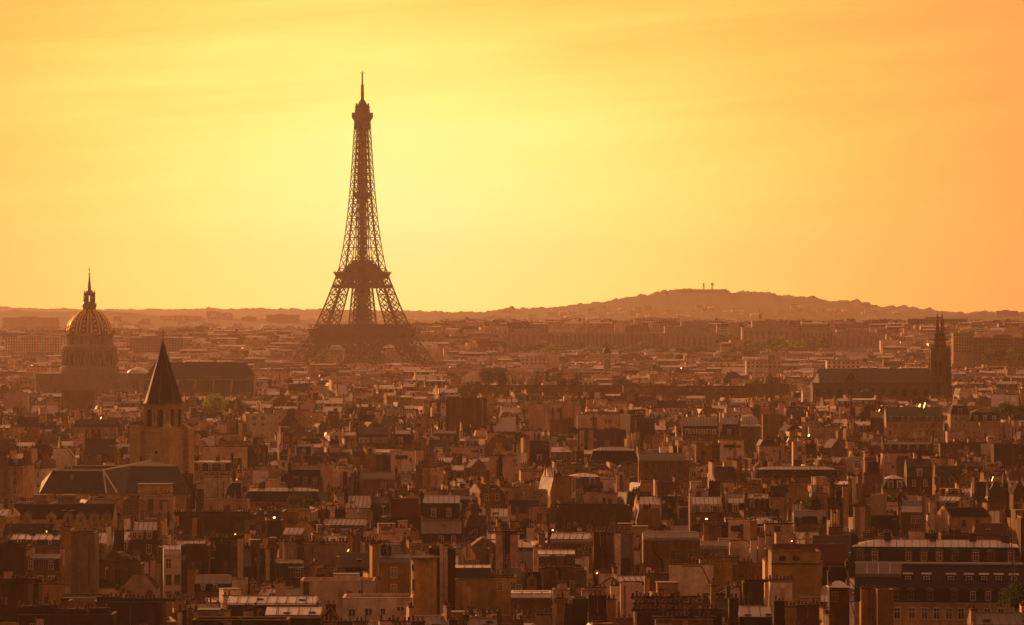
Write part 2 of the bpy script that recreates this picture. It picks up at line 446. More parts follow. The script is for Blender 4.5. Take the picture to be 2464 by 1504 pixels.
def chimney(s, sp, rnd, cx, cy, lx, ly, z0, z1, npot=None, mat='tan', pots=True):
    """a chimney slab with its row of clay pots"""
    c = s.mb('chimney')
    c.box(cx - lx / 2, cx + lx / 2, cy - ly / 2, cy + ly / 2, z0, z1, mat)
    c.box(cx - lx / 2 - .09, cx + lx / 2 + .09, cy - ly / 2 - .09, cy + ly / 2 + .09, z1, z1 + .2, 'brown' if mat != 'brown' else 'rust')
    L = max(lx, ly)
    if not pots: return
    n = npot or max(1, int(L / .62))
    for k in range(n):
        if n > 3 and rnd.random() < .24: continue
        t = (k + .5) / n * L - L / 2
        p = POTS[(0, 0, 1, 0, 2, 1)[rnd.randrange(6)]]
        k_ = rnd.uniform(.55, 1.3)
        loc = (cx + (t if lx >= ly else 0), cy + (t if ly > lx else 0), z1 + .2)
        if sp['D'] < 760 or sp.get('hero_pots'): s.inst('chimney_pot', p, loc, 0, (1, 1, k_), parent=c)
        else: c.merge(p.mb, loc, 0, (1.15, 1.15, k_))

def win_rows(s, sp, rnd, W, rows, y=0.0, xs=None, w=1.15, h=1.9, pitch=2.5, kinds=('pale', 'pale', 'brown', 'red'), ox=0.0, side=None, skip=.06):
    if xs is None:
        n = max(1, int((W - 1.0) / pitch)); xs = [((k + .5) / n - .5) * (W - .8) for k in range(n)]
    for z in rows:
        for x in xs:
            if rnd.random() < skip: continue
            pr = WIN[kinds[rnd.randrange(len(kinds))]]
            if side is None: s.inst('window', pr, (x + ox, y, z), 0, (w, 1, h))
            elif side < 0: s.inst('window', pr, (y, ox - x, z), -pi / 2, (w, 1, h))
            else: s.inst('window', pr, (y, ox + x, z), pi / 2, (w, 1, h))

def seams(r, x0, x1, pa, pb, step, mat='seam', rad=.07):
    """standing seams from the lower edge pa=(y, z) to the upper edge pb of a roof slope"""
    n = int((x1 - x0) / step)
    if n < 1: return
    st = (x1 - x0) / n
    for k in range(1, n):
        x = x0 + k * st
        r.bar((x, pa[0], pa[1] + .02), (x, pb[0], pb[1] + .02), rad, mat)

def wall_wear(s, sp, rnd, W, ze, y=0.0, n=None):
    """flue breasts, pipes and repair patches on a blank wall"""
    if sp['D'] > 1900 or sp.get('plain'): return
    zb = max(.5, sp.get('zvis', ze - 9) - 1.5); x0 = -W / 2
    n = n if n is not None else int(W / 1.9)
    for k in range(n):
        u = rnd.random(); x = x0 + rnd.uniform(.06, .94) * W
        if u < .34:
            wd = rnd.uniform(.5, 1.5); wd = min(wd, W * .3); x = max(x0 + wd / 2 + .1, min(-x0 - wd / 2 - .1, x))
            b = s.mb('flue'); b.box(x - wd / 2, x + wd / 2, y - rnd.uniform(.10, .28), y, zb, ze - rnd.uniform(.1, 1.5), rnd.choice((sp['wall'], sp['wall'], 'tan', 'brown', 'cream')))
        elif u < .60:
            b = s.mb('pipe'); z1 = ze - rnd.uniform(0, 1.2); b.bar((x, y - .12, zb), (x, y - .12, z1), .075, rnd.choice(('seam', 'rust', 'soot')))
            if rnd.random() < .4: b.bar((x, y - .12, z1), (x + rnd.uniform(-1.2, 1.2), y - .12, z1 + .7), .075, 'seam')
        elif u < .82:
            b = s.mb('repair_patch'); h = rnd.uniform(.8, 3.0); wd = rnd.uniform(.6, 2.6); z0 = rnd.uniform(zb, max(zb + .1, ze - h - .5))
            x = max(x0 + wd / 2 + .05, min(-x0 - wd / 2 - .05, x))
            if wd < W * .8: b.box(x - wd / 2, x + wd / 2, y - .025 - .004 * k, y, z0, min(ze - .1, z0 + h), rnd.choice(('tan', 'grey', 'cream', 'brown', 'pink', sp['wall'])))
        elif ze - zb > 3: s.inst('window', WIN[rnd.choice(('brown', 'plain'))], (x, y, rnd.uniform(zb, ze - 2.0)), 0, (rnd.uniform(.6, 1.0), 1, rnd.uniform(.7, 1.4)))

def b_mansard(s, sp, rnd):
    W, Dp, ze, zk, zr = sp['W'], sp['Dp'], sp['ze'], sp['zk'], sp['zr']
    x0, x1 = -W / 2, W / 2
    wall, low, top = sp['wall'], sp['low'], sp['top']
    near = sp['D'] < 1150
    w = s.mb('wall'); w.box(x0, x1, 0, Dp, 0, ze, wall)
    w.box(x0 - .02, x1 + .02, -.32, 0, ze - .35, ze - .02, sp.get('cornice', wall))
    if sp.get('band'): w.box(x0 - .02, x1 + .02, -.12, 0, ze - 3.4, ze - 3.2, wall)
    i = min(max(.5, (zk - ze) * sp.get('rake', .33)), Dp * .32)
    r = s.mb('roof')
    t = .42 if sp.get('party', True) else 0.0
    if sp.get('hip'):
        r.frus((x0 - .1, x1 + .1, -.1, Dp + .1), ze + .003, (x0 + i, x1 - i, i, Dp - i), zk, low, top)
        e = min(Dp / 2 - .2 - i, W / 2 - i - .3)
        r.frus((x0 + i - .15, x1 - i + .15, i - .15, Dp - i + .15), zk + .004, (x0 + i + e, x1 - i - e, Dp / 2 - .2, Dp / 2 + .2), zr, top)
        xa, xb = x0 + i, x1 - i
    else:
        r.prx([(-.1, ze + .003), (i, zk), (Dp - i, zk), (Dp + .1, ze + .003)], x0 + t, x1 - t, low)
        r.prx([(i - .18, zk + .004), (Dp / 2, zr), (Dp - i + .18, zk + .004)], x0 + t, x1 - t, top)
        xa, xb = x0 + t, x1 - t
    if near and top.startswith('zinc') or sp.get('seams'):
        seams(r, xa + (1.0 if sp.get('hip') else 0), xb - (1.0 if sp.get('hip') else 0), (i - .18, zk + .05), (Dp / 2, zr), sp.get('seam_step', rnd.uniform(.95, 1.35)))
    if sp['D'] < 1500: r.bar((xa + .4, Dp / 2, zr), (xb - .4, Dp / 2, zr), .12, 'seam' if rnd.random() < .6 else 'zinc')
    if t:
        pw, pw2 = s.mb('party_wall'), s.mb('party_wall'); pm = sp.get('party_mat', 'tan')
        prof = [(-.05, ze + .002), (i * .75, zk + .45), (Dp / 2, zr + .5), (Dp - i * .75, zk + .45), (Dp + .05, ze + .002)]
        pw.prx(prof, x0, x0 + t, pm); pw2.prx(prof, x1 - t, x1, pm)
        for sx in (x0 + t / 2, x1 - t / 2):
            for q in range(rnd.choice((1, 1, 2))):
                L = rnd.uniform(1.6, min(5.0, Dp * .42)); c = (rnd.uniform(.16, .40) if q == 0 else rnd.uniform(.6, .82)) * Dp
                chimney(s, sp, rnd, sx, c, rnd.uniform(.62, .85), L, ze + (zk - ze) * .3, zr + rnd.uniform(.5, 1.9), mat=rnd.choice(('tan', 'pink', 'cream', 'brown', 'ochre', pm)))
    for sx, sy, lx, ly, hz in sp.get('stacks', ()):
        chimney(s, sp, rnd, sx, sy, lx, ly, ze + .5, zr + hz, mat=sp.get('stack_mat', 'brown'))
    xs = sp.get('dx')
    if xs is None:
        n = sp.get('nd', max(1, int(W / 3.2))); xs = [((k + .5) / n - .5) * (W - 1.6) for k in range(n)]
    dk = sp.get('dormer', 'flat'); hm = zk - ze
    if dk and hm > 1.2:
        sc = min(1.1, (hm - .25) / 2.2)
        for x in xs:
            yf = i * .25 / max(hm, .1)
            d = s.inst('dormer', DORM[dk], (x, yf, ze + .22), 0, (sc, max(.6, i / 1.5), sc))
            s.inst('window', WIN[rnd.choice(sp.get('dwin', ('pale', 'pale', 'brown')))], (x, yf, ze + .22 + .22 * sc), 0, (.98 * sc, 1, 1.6 * sc), parent=d)
    for (x, f, k) in sp.get('lights', ()):      # skylights in the upper slope
        y = i + (Dp / 2 - i) * f; a = math.atan2(zr - zk, Dp / 2 - i)
        s.inst('skylight', SKYL[k], (x, y, zk + (zr - zk) * f + .06), 0, (1.1, 1, 1))
    zb = sp.get('zvis', ze - 7)
    rows = [z for z in (ze - 2.75, ze - 5.8, ze - 8.9, ze - 12.0, ze - 15.0) if z > zb - 2.5 and z > 1][:sp.get('floors', 3)]
    if rows: win_rows(s, sp, rnd, W, rows, kinds=sp.get('wk', ('pale', 'pale', 'brown', 'red')), xs=sp.get('wx'))
    if sp.get('side', 0) and rows:
        win_rows(s, sp, rnd, Dp, rows, y=(x0 if sp['side'] < 0 else x1), ox=Dp / 2, side=sp['side'])

def b_gable(s, sp, rnd):
    """ridge along the front: a single slope towards the street"""
    W, Dp, ze, zr = sp['W'], sp['Dp'], sp['ze'], sp['zr']
    x0, x1 = -W / 2, W / 2; wall, top = sp['wall'], sp['top']; t = .42 if sp.get('party', True) else 0
    near = sp['D'] < 1150
    w = s.mb('wall'); w.box(x0, x1, 0, Dp, 0, ze, wall)
    r = s.mb('roof')
    if sp.get('hip'):
        e = min(Dp / 2 - .1, W / 2 - .4); k = sp.get('hipx', 1.0)
        r.frus((x0 - .3, x1 + .3, -.3, Dp + .3), ze + .003, (x0 + e * k, x1 - e * k, Dp / 2 - .1, Dp / 2 + .1), zr, top)
    else:
        if not t: w.prx([(.02, ze), (Dp / 2, zr - .15), (Dp - .02, ze)], x0, x1, wall)
        r.prx([(-.35, ze - .1), (Dp / 2, zr), (Dp + .35, ze - .1), (Dp + .35, ze - .3), (Dp / 2, zr - .2), (-.35, ze - .3)] if not t else [(-.3, ze + .003), (Dp / 2, zr), (Dp + .3, ze + .003)], x0 + t, x1 - t, top)
        if near and top.startswith('zinc') or sp.get('seams'):
            seams(r, x0 + t, x1 - t, (-.3, ze + .03), (Dp / 2, zr), sp.get('seam_step', rnd.uniform(.95, 1.4)))
    if sp['D'] < 1500 and not sp.get('hip'): r.bar((x0 + t, Dp / 2, zr), (x1 - t, Dp / 2, zr), .11, 'seam')
    if t:
        pw, pw2 = s.mb('party_wall'), s.mb('party_wall'); pm = sp.get('party_mat', 'tan')
        prof = [(-.05, ze + .002), (Dp / 2, zr + .55), (Dp + .05, ze + .002), (Dp + .05, ze - .5), (-.05, ze - .5)]
        pw.prx(prof, x0 - .03, x0 + t, pm); pw2.prx(prof, x1 - t, x1 + .03, pm)
        for sx in (x0 + t / 2, x1 - t / 2):
            if rnd.random() < .85:
                L = rnd.uniform(1.4, min(4.5, Dp * .5))
                chimney(s, sp, rnd, sx, Dp * rnd.uniform(.25, .6), rnd.uniform(.6, .85), L, ze, zr + rnd.uniform(.4, 1.8), mat=rnd.choice(('tan', 'pink', 'cream', 'brown', 'ochre', pm)))
    for sx, sy, lx, ly, hz in sp.get('stacks', ()):
        chimney(s, sp, rnd, sx, sy, lx, ly, ze, zr + hz, mat=sp.get('stack_mat', 'tan'))
    for (x, f, k) in sp.get('lights', ()):
        y = -.3 + (Dp / 2 + .3) * f
        s.inst('skylight', SKYL[k], (x, y, ze + (zr - ze) * f + .1), 0, (1.1, 1, 1))
    for x in sp.get('gdorm', ()):
        d = s.inst('dormer', DORM['gab'], (x, -.45, ze - sp.get('gdrop', 1.0)), 0, (sp.get('gw', 1.25), 1.2, sp.get('gh', 1.05)))
        s.inst('window', WIN['brown'], (x, -.45, ze - sp.get('gdrop', 1.0) + .7 * sp.get('gh', 1.05)), 0, (.85, 1, 1.3), parent=d)
    zb = sp.get('zvis', ze - 6)
    rows = [z for z in (ze - 2.4, ze - 5.4, ze - 8.4) if z > zb - 2.5 and z > 1][:sp.get('floors', 2)]
    if rows: win_rows(s, sp, rnd, W, rows, kinds=sp.get('wk', ('pale', 'pale', 'brown', 'red')), xs=sp.get('wx'), w=sp.get('ww', 1.1), h=sp.get('wh', 1.7))
    if sp.get('side', 0) and rows: win_rows(s, sp, rnd, Dp, rows, y=(x0 if sp['side'] < 0 else x1), ox=Dp / 2, side=sp['side'], skip=.3)

def b_end(s, sp, rnd):
    """a blank or windowed end wall towards us, its outline sloping at the top; the roof runs away behind it"""
    W, Dp, ze, zr = sp['W'], sp['Dp'], sp['ze'], sp['zr']
    x0, x1 = -W / 2, W / 2; wall = sp['wall']; pl = sp.get('plateau', .18) * W; sh = sp.get('shift', 0.0) * W
    pts = sp.get('outline')
    if pts: pts = [(x0 + a * W, ze + b * (zr - ze)) for a, b in pts]
    else: pts = [(x1, ze), (sh + pl / 2, zr), (sh - pl / 2, zr), (x0, ze)]
    w = s.mb('wall'); w.pry([(x0, 0), (x1, 0)] + pts, 0, .5, wall)
    w.box(x0 + .05, x1 - .05, .5, Dp, 0, ze - .3, wall)
    if sp.get('wx') is None: wall_wear(s, sp, rnd, W, ze)
    r = s.mb('roof')
    r.pry([(x0 + .1, ze - .297), (x1 - .1, ze - .297)] + [(x * .985, z - .3) for x, z in pts], .5, Dp, sp['top'])
    c = s.mb('coping')
    for (xa, za), (xb, zb_) in zip(pts[:-1], pts[1:]): c.bar((xa, .22, za + .05), (xb, .22, zb_ + .05), .2, sp.get('coping', 'tan'))
    for (f, L, h) in sp.get('ends', ((.5, .45 * W * .5, .7),) if sp.get('pots', True) else ()):
        chimney(s, sp, rnd, x0 + f * W, .45, L, .7, ze - .5, zr + h, mat=sp.get('stack_mat', wall))
    zb = sp.get('zvis', ze - 4)
    if sp.get('wx') is not None:
        for (x, z, a, b) in sp['wx']: s.inst('window', WIN[rnd.choice(sp.get('wk', ('brown', 'pale')))], (x0 + x * W, 0, z), 0, (a, 1, b))

def b_flat(s, sp, rnd):
    W, Dp, ze = sp['W'], sp['Dp'], sp['ze']
    x0, x1 = -W / 2, W / 2; wall = sp['wall']
    w = s.mb('wall'); w.box(x0, x1, 0, Dp, 0, ze - .5, wall)
    for a, b_, c, d in ((x0, x1, 0, .3), (x0, x1, Dp - .3, Dp), (x0, x0 + .3, .3, Dp - .3), (x1 - .3, x1, .3, Dp - .3)): w.box(a, b_, c, d, ze - .5, ze, wall)
    if not sp.get('wx') and not sp.get('floors'): wall_wear(s, sp, rnd, W, ze)
    cp = s.mb('coping'); cm = sp.get('coping', 'tan')
    for a, b_, c, d in ((x0 - .06, x1 + .06, -.06, .36), (x0 - .06, x1 + .06, Dp - .36, Dp + .06), (x0 - .06, x0 + .36, .36, Dp - .36), (x1 - .36, x1 + .06, .36, Dp - .36)): cp.box(a, b_, c, d, ze, ze + .12, cm)
    r = s.mb('roof'); r.box(x0 + .3, x1 - .3, .3, Dp - .3, ze - .498, ze - .42, 'gravel_roof')
    if sp.get('cornice'): w.box(x0 - .1, x1 + .1, -.18, 0, ze - sp['cornice'] - .25, ze - sp['cornice'], sp.get('coping', 'brown'))
    if sp.get('hut'):
        hx, hw, hh = sp['hut']
        h = s.mb('stair_head'); h.box(hx - hw / 2, hx + hw / 2, Dp * .35, Dp * .35 + 3.5, ze - .42, ze + hh, sp.get('hut_mat', wall)); h.box(hx - hw / 2 - .12, hx + hw / 2 + .12, Dp * .35 - .12, Dp * .35 + 3.62, ze + hh, ze + hh + .18, 'lead')
    for f, L, h in sp.get('ends', ()):
        chimney(s, sp, rnd, x0 + f * W, sp.get('endy', .55), L, .7, ze + .1, ze + h, mat=sp.get('stack_mat', wall), npot=sp.get('npot'))
    for f, wd, z0, z1 in sp.get('strips', ()):      # flues standing against the wall
        st = s.mb('flue'); st.box(x0 + f * W - wd / 2, x0 + f * W + wd / 2, -.35, 0, ze + z0, ze + z1, sp.get('strip_mat', wall))
        st.frus((x0 + f * W - wd / 2 - .05, x0 + f * W + wd / 2 + .05, -.4, .02), ze + z1, (x0 + f * W - wd / 3, x0 + f * W + wd / 3, -.3, -.05), ze + z1 + .3, 'brown')
    for (x, z, a, b) in (sp.get('wx') or ()): s.inst('window', WIN[rnd.choice(sp.get('wk', ('pale',)))], (x0 + x * W, 0, z), 0, (a, 1, b))
    if sp.get('floors'):
        zb = sp.get('zvis', ze - 8)
        rows = [z for z in [ze - .8 - 2.9 * (k + 1) + .9 for k in range(sp['floors'])] if z > zb - 2.5 and z > 1]
        win_rows(s, sp, rnd, W, rows, kinds=sp.get('wk', ('pale', 'brown')), w=sp.get('ww', 1.4), h=1.6, pitch=sp.get('pitch', 2.9))
    if sp.get('awning'):
        a = s.mb('awning')
        for u0, u1 in sp['awning']: a.frus((x0 + u0 * W, x0 + u1 * W, -1.1, 0), ze - 2.6, (x0 + u0 * W, x0 + u1 * W, -.1, 0), ze - 1.4, 'soot')

def b_round(s, sp, rnd):
    """a round stair tower"""
    R, ze, zr = sp['W'] / 2, sp['ze'], sp['zr']
    w = s.mb('wall'); w.lathe([(R, 0), (R, ze)], 40, sp['wall'], 0, R)
    r = s.mb('roof'); r.lathe([(R + .75, ze), (R + .8, ze + .14), (.15, zr)], 24, sp['top'], 0, R, smooth=False)
    for k in range(12):
        a = 2 * pi * k / 12; r.bar(((R + .75) * cos(a), R + (R + .75) * sin(a), ze + .18), (.15 * cos(a), R + .15 * sin(a), zr + .03), .05, 'seam')
    for px, z, ww, wh, rnd_ in sp['wins']:
        x = px * R; a = math.asin(max(-1, min(1, px))); y = R - R * cos(a)
        if rnd_:
            o = s.mb('oculus'); n = 16
            sub = []
            for k in range(n):
                t = 2 * pi * k / n; aa = a + ww / 2 / R * cos(t)
                sub.append(((R + .05) * sin(aa), R - (R + .05) * cos(aa), z + wh / 2 * sin(t)))
            o.add(sub, [tuple(range(n))], 'glass')
            for k in range(n): o.bar(sub[k], sub[(k + 1) % n], .06, 'tan')
        else: s.inst('window', WIN['brown'], (x, y - .02, z), a, (ww, 1, wh))

def b_slab(s, sp, rnd):
    """tall chimney-breast walls standing in a row"""
    W, ze = sp['W'], sp['ze']; x0 = -W / 2
    w = s.mb('wall'); w.box(x0, -x0, .9, sp['Dp'], 0, ze - sp.get('drop', 3.0), sp['wall'])
    n = sp.get('n', 3); st = W / n
    for k in range(n):
        wd = st * sp.get('fill', .72); h = ze - (rnd.uniform(0, 1.2) if n > 1 else 0)
        chimney(s, sp, rnd, x0 + (k + .5) * st, .45, wd, .85, 0, h, mat=sp['mats'][k % len(sp['mats'])] if sp.get('mats') else sp['wall'], npot=max(1, int(wd / .55)))
KINDS = dict(mansard=b_mansard, gable=b_gable, end=b_end, flat=b_flat, round=b_round, slab=b_slab)
def raise_house(s, sp):
    rnd = random.Random(sp['seed'])
    KINDS[sp['kind']](s, sp, rnd)
    for ax in sp.get('annex', ()):
        s.sub = XF(ax['ox'], ax['oy'], 0, ax.get('rz', 0))
        q = dict(ax); q.setdefault('D', sp['D']); q['D'] = sp['D']
        KINDS[ax['kind']](s, q, rnd)
        s.sub = None
    if sp.get('extra'): sp['extra'](s, sp, rnd)
    for (gx, gy, gz, gw, gh) in sp.get('glints', ()):      # panes added and tilted to flash the low sun at the camera
        P = Vector((gx, gy, gz))
        nrm = ((Vector((0, 0, CAMZ)) - P).normalized() + sunv).normalized()
        u = Vector((0, 0, 1)).cross(nrm).normalized(); w = nrm.cross(u)
        c, sn = cos(-sp['rz']), sin(-sp['rz'])
        def L(v): 
            a, b = v.x - sp['x'], v.y - sp['D']; return (c * a - sn * b, sn * a + c * b, v.z - sp.get('g', 0.0))
        sk = s.mb('roof_pane')
        q_ = [P - u * gw / 2 - w * gh / 2, P + u * gw / 2 - w * gh / 2, P + u * gw / 2 + w * gh / 2, P - u * gw / 2 + w * gh / 2]
        sk.add([L(v) for v in q_] + [L(v - nrm * .1) for v in q_], [(0, 1, 2, 3), (7, 6, 5, 4), (0, 4, 5, 1), (1, 5, 6, 2), (2, 6, 7, 3), (3, 7, 4, 0)], ['glint_mirror'] + ['seam'] * 5)
        sk.bar(L(P - nrm * .1), L(P - nrm * .1 - Vector((0, 0, 1.4))), .06, 'seam')
    if sp['D'] < 1000 and sp['kind'] in ('mansard', 'gable', 'flat') and sp['hero']:
        for _ in range(rnd.randrange(0, 3)): s.inst('aerial', AERIAL, (rnd.uniform(-.45, .45) * sp['W'], sp['Dp'] * .5, sp.get('zr', sp['ze']) - .4), rnd.uniform(-.8, .8), (1, 1, rnd.uniform(.7, 1.3)))
    for (p, x, y, z) in sp.get('bits', ()):
        s.inst({'AERIAL': 'aerial', 'DISH': 'satellite_dish'}[p], {'AERIAL': AERIAL, 'DISH': DISH}[p], (x, y, z), rnd.uniform(-.6, .6))

# ------------------------------------------------------------------ the houses one can point at
SPECS = []
def H(kind, crop, x0, x1, ys, z, label, ref=None, cat='house', **o):
    tab, k = crop[0], int(crop[1])
    f, oy = (.21069, 1187.1) if tab == 'B' else (.21334, 898.3)
    if tab == 'P': f, oy, k = 1.0, 0.0, 0
    px0, px1 = 410.667 * k + x0 * f, 410.667 * k + x1 * f
    py = [oy + y * f for y in ys]
    Dp = o.get('Dp', 9.0); rz = radians(o.pop('yaw', 0.0))
    ye = {'mansard': 2, 'gable': 1, 'end': 1, 'round': 1}.get(kind, 0)
    D = o.pop('dist', None) or (CAMZ - z) * FPX / (py[ye] - HY)
    Wp = (px1 - px0) / FPX * D
    W = (Wp - Dp * abs(sin(rz))) / cos(rz)
    zz = lambda y, d=0: PZ(y, D + d)
    sp = dict(kind=kind, D=D, rz=rz, W=W, Dp=Dp, ybot=py[-1], px0=px0, px1=px1, hero=True, label=label, ref=ref, cat=cat, ytop=py[0],
              x=PX((px0 + px1) / 2, D) - Dp * sin(-rz) * .5, zvis=zz(py[-1]), seed=len(SPECS) * 7 + 3, wall='cream', low='slate', top='zinc')
    if kind == 'mansard': sp.update(zr=zz(py[0], Dp / 2), zk=zz(py[1], 1.0), ze=zz(py[2]))
    elif kind == 'gable': sp.update(zr=zz(py[0], Dp / 2), ze=zz(py[1]))
    elif kind == 'end': sp.update(zr=zz(py[0]), ze=zz(py[1]))
    elif kind == 'round': sp.update(zr=zz(py[0], W / 2), ze=zz(py[1]))
    else: sp.update(ze=zz(py[0]))
    sp.update(o)
    if 'wpx' in o:      # windows given in crop pixels: x centre, y of the sill, width, height
        sp['wx'] = [((px0 * 0 + (a - x0) / (x1 - x0)), zz(oy + b * f), w * f / FPX * D, h * f / FPX * D) for a, b, w, h in o['wpx']]
    for key in ('dpx', 'gpx', 'wcols'):
        if key in o: sp[{'dpx': 'dx', 'gpx': 'gdorm', 'wcols': 'wx'}[key]] = [((a - x0) / (x1 - x0) - .5) * W for a in o[key]]
    if 'spx' in o: sp['stacks'] = [(((a - x0) / (x1 - x0) - .5) * W, Dp * .45, w * f / FPX * D, 1.2, h) for a, w, h in o['spx']]
    SPECS.append(sp)
    return sp

# --- bottom, from left to right
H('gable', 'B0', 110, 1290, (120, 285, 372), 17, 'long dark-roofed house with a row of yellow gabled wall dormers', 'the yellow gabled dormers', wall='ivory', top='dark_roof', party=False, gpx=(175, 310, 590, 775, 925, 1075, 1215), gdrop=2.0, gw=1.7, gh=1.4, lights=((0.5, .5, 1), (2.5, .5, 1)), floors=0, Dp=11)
H('mansard', 'B0', 300, 700, (690, 742, 890, 1000), 21, 'brown mansard house with three tall dormers over a curved cornice', 'the three-dormer curved mansard', wall='tan', dormer='brown', dpx=(350, 470, 580), low='slate', top='zinc_dull', wcols=(460, 585), floors=1, Dp=9)
H('flat', 'B0', 808, 1080, (458, 955), 27, 'tall blank grey end wall with a dark coping', 'the tall blank grey wall', wall='grey', Dp=8, coping='soot')
H('flat', 'B0', 696, 812, (430, 950), 27.5, 'narrow ochre wall leaning against the blank grey wall', None, wall='ochre', Dp=7, ends=((.5, 1.6, .8),))
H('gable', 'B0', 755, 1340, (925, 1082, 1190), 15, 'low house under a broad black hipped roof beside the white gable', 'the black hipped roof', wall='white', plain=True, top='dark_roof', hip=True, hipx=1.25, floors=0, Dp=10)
H('end', 'B0', 1385, 1785, (935, 1085, 1190), 15.5, 'white clipped gable with two brown windows below a flat peak', 'the white clipped gable', wall='white', top='dark_roof', plateau=.32, pots=False, wpx=((1470, 1185, 62, 82), (1712, 1185, 62, 82)), wk=('brown',), Dp=9)
H('mansard', 'B1', -130, 118, (590, 640, 690, 1110), 25, 'tall white house with two columns of windows and one orange sunlit flank', 'the tall white windowed house', wall='white', low='zinc', top='zinc', dormer=None, dx=(), party=False, Dp=8, yaw=6, floors=3, wcols=(-60, 62), seams=True, lights=((-2, .5, 1),), wk=('brown', 'pale'))
H('flat', 'B1', 112, 430, (600, 905), 24.5, 'brown plastered block joined to the tall white windowed house', None, wall='brown', Dp=6, ends=())
H('gable', 'B1', 270, 520, (650, 900, 935), 18.5, 'black slate slope with one pale skylight behind the brown block', None, wall='brown', top='dark_roof', party=False, lights=((1.2, .6, 1),), floors=0, Dp=9)
H('flat', 'B0', 912, 1612, (815, 925), 19.5, 'long stained rubble wall topped by short clay pots', 'the stained rubble wall', wall='rubble', ends=((.12, 6, .9), (.42, 5, .7), (.75, 5, .9)), Dp=6, cat='building')
H('flat', 'B0', 1070, 1190, (590, 770), 23, 'small ochre wall with a rust stain beneath the dark mansard', None, wall='ochre', Dp=5)
H('flat', 'B0', 1658, 1925, (505, 715), 20, 'pale pink blank wall beside the tall white windowed house', 'the pale pink blank wall', wall='pink', Dp=7, ends=((.3, 3.0, .8),))
H('flat', 'B0', 1650, 1975, (40, 242), 20, 'square pink wall standing before the old church roofs', 'the square pink wall', wall='pink', Dp=8, ends=((.3, 2.5, .6), (.8, 3.0, .9)))
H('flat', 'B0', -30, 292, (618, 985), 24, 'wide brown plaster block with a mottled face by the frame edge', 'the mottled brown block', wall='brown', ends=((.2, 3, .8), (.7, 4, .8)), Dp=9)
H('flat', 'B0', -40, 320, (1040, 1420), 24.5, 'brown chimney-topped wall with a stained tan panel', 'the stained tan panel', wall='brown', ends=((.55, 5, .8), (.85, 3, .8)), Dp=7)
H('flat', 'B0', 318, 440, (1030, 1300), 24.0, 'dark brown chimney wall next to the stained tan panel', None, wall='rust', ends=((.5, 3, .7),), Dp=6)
H('end', 'B0', 455, 750, (1045, 1065, 1250), 21, 'plain ochre wall between two brown chimney walls', 'the plain ochre wall', wall='ochre', top='dark_roof', plateau=.8, Dp=7, ends=((.35, 2.2, .6), (.6, 1.2, .9)))
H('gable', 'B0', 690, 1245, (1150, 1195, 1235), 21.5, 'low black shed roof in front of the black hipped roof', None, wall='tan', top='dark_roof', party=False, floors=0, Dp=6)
H('flat', 'B0', 770, 1095, (1238, 1370), 22.5, 'ochre parapet wall streaked with rust under the black shed roof', None, wall='ochre', Dp=5)
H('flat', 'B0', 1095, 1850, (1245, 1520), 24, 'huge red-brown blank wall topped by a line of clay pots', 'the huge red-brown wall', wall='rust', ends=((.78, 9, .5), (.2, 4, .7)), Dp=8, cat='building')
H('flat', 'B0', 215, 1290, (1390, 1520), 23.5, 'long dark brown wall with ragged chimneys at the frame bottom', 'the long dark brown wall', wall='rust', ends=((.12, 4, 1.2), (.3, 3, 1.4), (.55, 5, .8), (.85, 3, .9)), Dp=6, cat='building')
H('mansard', 'B0', 85, 700, (470, 525, 600, 660), 20, 'long house with sunlit pink zinc panels over dark slate', 'the sunlit zinc panels', low='slate', top='zinc', dormer='white', nd=3, spx=((340, 60, 1.0), (600, 60, .8)), wall='tan', seams=True, seam_step=1.5, floors=0, Dp=11)
H('gable', 'B0', 35, 590, (345, 450, 480), 18, 'low black shed roof edged in tan below the yellow gabled dormers', None, wall='tan', top='dark_roof', party=False, floors=0, Dp=10)
H('mansard', 'B0', 1490, 1815, (320, 420, 540, 695), 20, 'brown mansard house with three pale dormers and a striped zinc top', 'the striped zinc mansard', low='slate', top='zinc', dormer='flat', dpx=(1535, 1600, 1705), wall='brown', wcols=(1590, 1700), floors=1, Dp=9)
H('flat', 'B1', 385, 880, (82, 240), 20, 'pink stepped party wall with a taller sunlit end', 'the pink stepped wall', wall='pink', Dp=8, ends=((.15, 3, .7), (.7, .1, 2.2)), npot=1)
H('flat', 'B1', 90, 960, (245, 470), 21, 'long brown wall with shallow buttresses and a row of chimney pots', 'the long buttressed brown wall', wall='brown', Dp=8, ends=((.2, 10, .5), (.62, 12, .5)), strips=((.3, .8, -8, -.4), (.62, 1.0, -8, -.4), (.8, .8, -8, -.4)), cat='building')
H('flat', 'B1', 1100, 1270, (315, 350), 19.5, 'brown block carrying four glowing skylight panes', None, wall='brown', Dp=6)
H('gable', 'B1', 1280, 1545, (390, 460, 540), 19, 'small house with a sunlit corrugated zinc roof and three windows', None, wall='ochre', top='zinc', party=False, seams=True, floors=1, yaw=-6, Dp=9)
H('flat', 'B1', 510, 690, (545, 930), 27, 'tall brown chimney-breast wall with ragged pots', 'the tall brown chimney-breast', wall='brown', ends=((.5, 5, .5),), Dp=5)
H('flat', 'B1', 690, 822, (520, 760), 27, 'narrow pale-edged chimney block beside the tall brown chimney-breast', None, wall='tan', ends=((.4, 3, .5),), Dp=5, strips=((.8, 1.0, -9, 0),), strip_mat='white')
H('gable', 'B1', 622, 922, (655, 830, 980), 19.5, 'steep plain purple-grey slate slope between chimney walls', 'the purple-grey slate slope', wall='brown', top='slate_grey', party=False, floors=0, Dp=10)
H('slab', 'B1', 915, 1190, (605, 985), 25.5, 'row of brown chimney flues with one pale pipe', 'the brown flues', wall='brown', n=5, mats=('brown', 'tan', 'brown', 'white', 'brown'), fill=.8, Dp=5, cat='building')
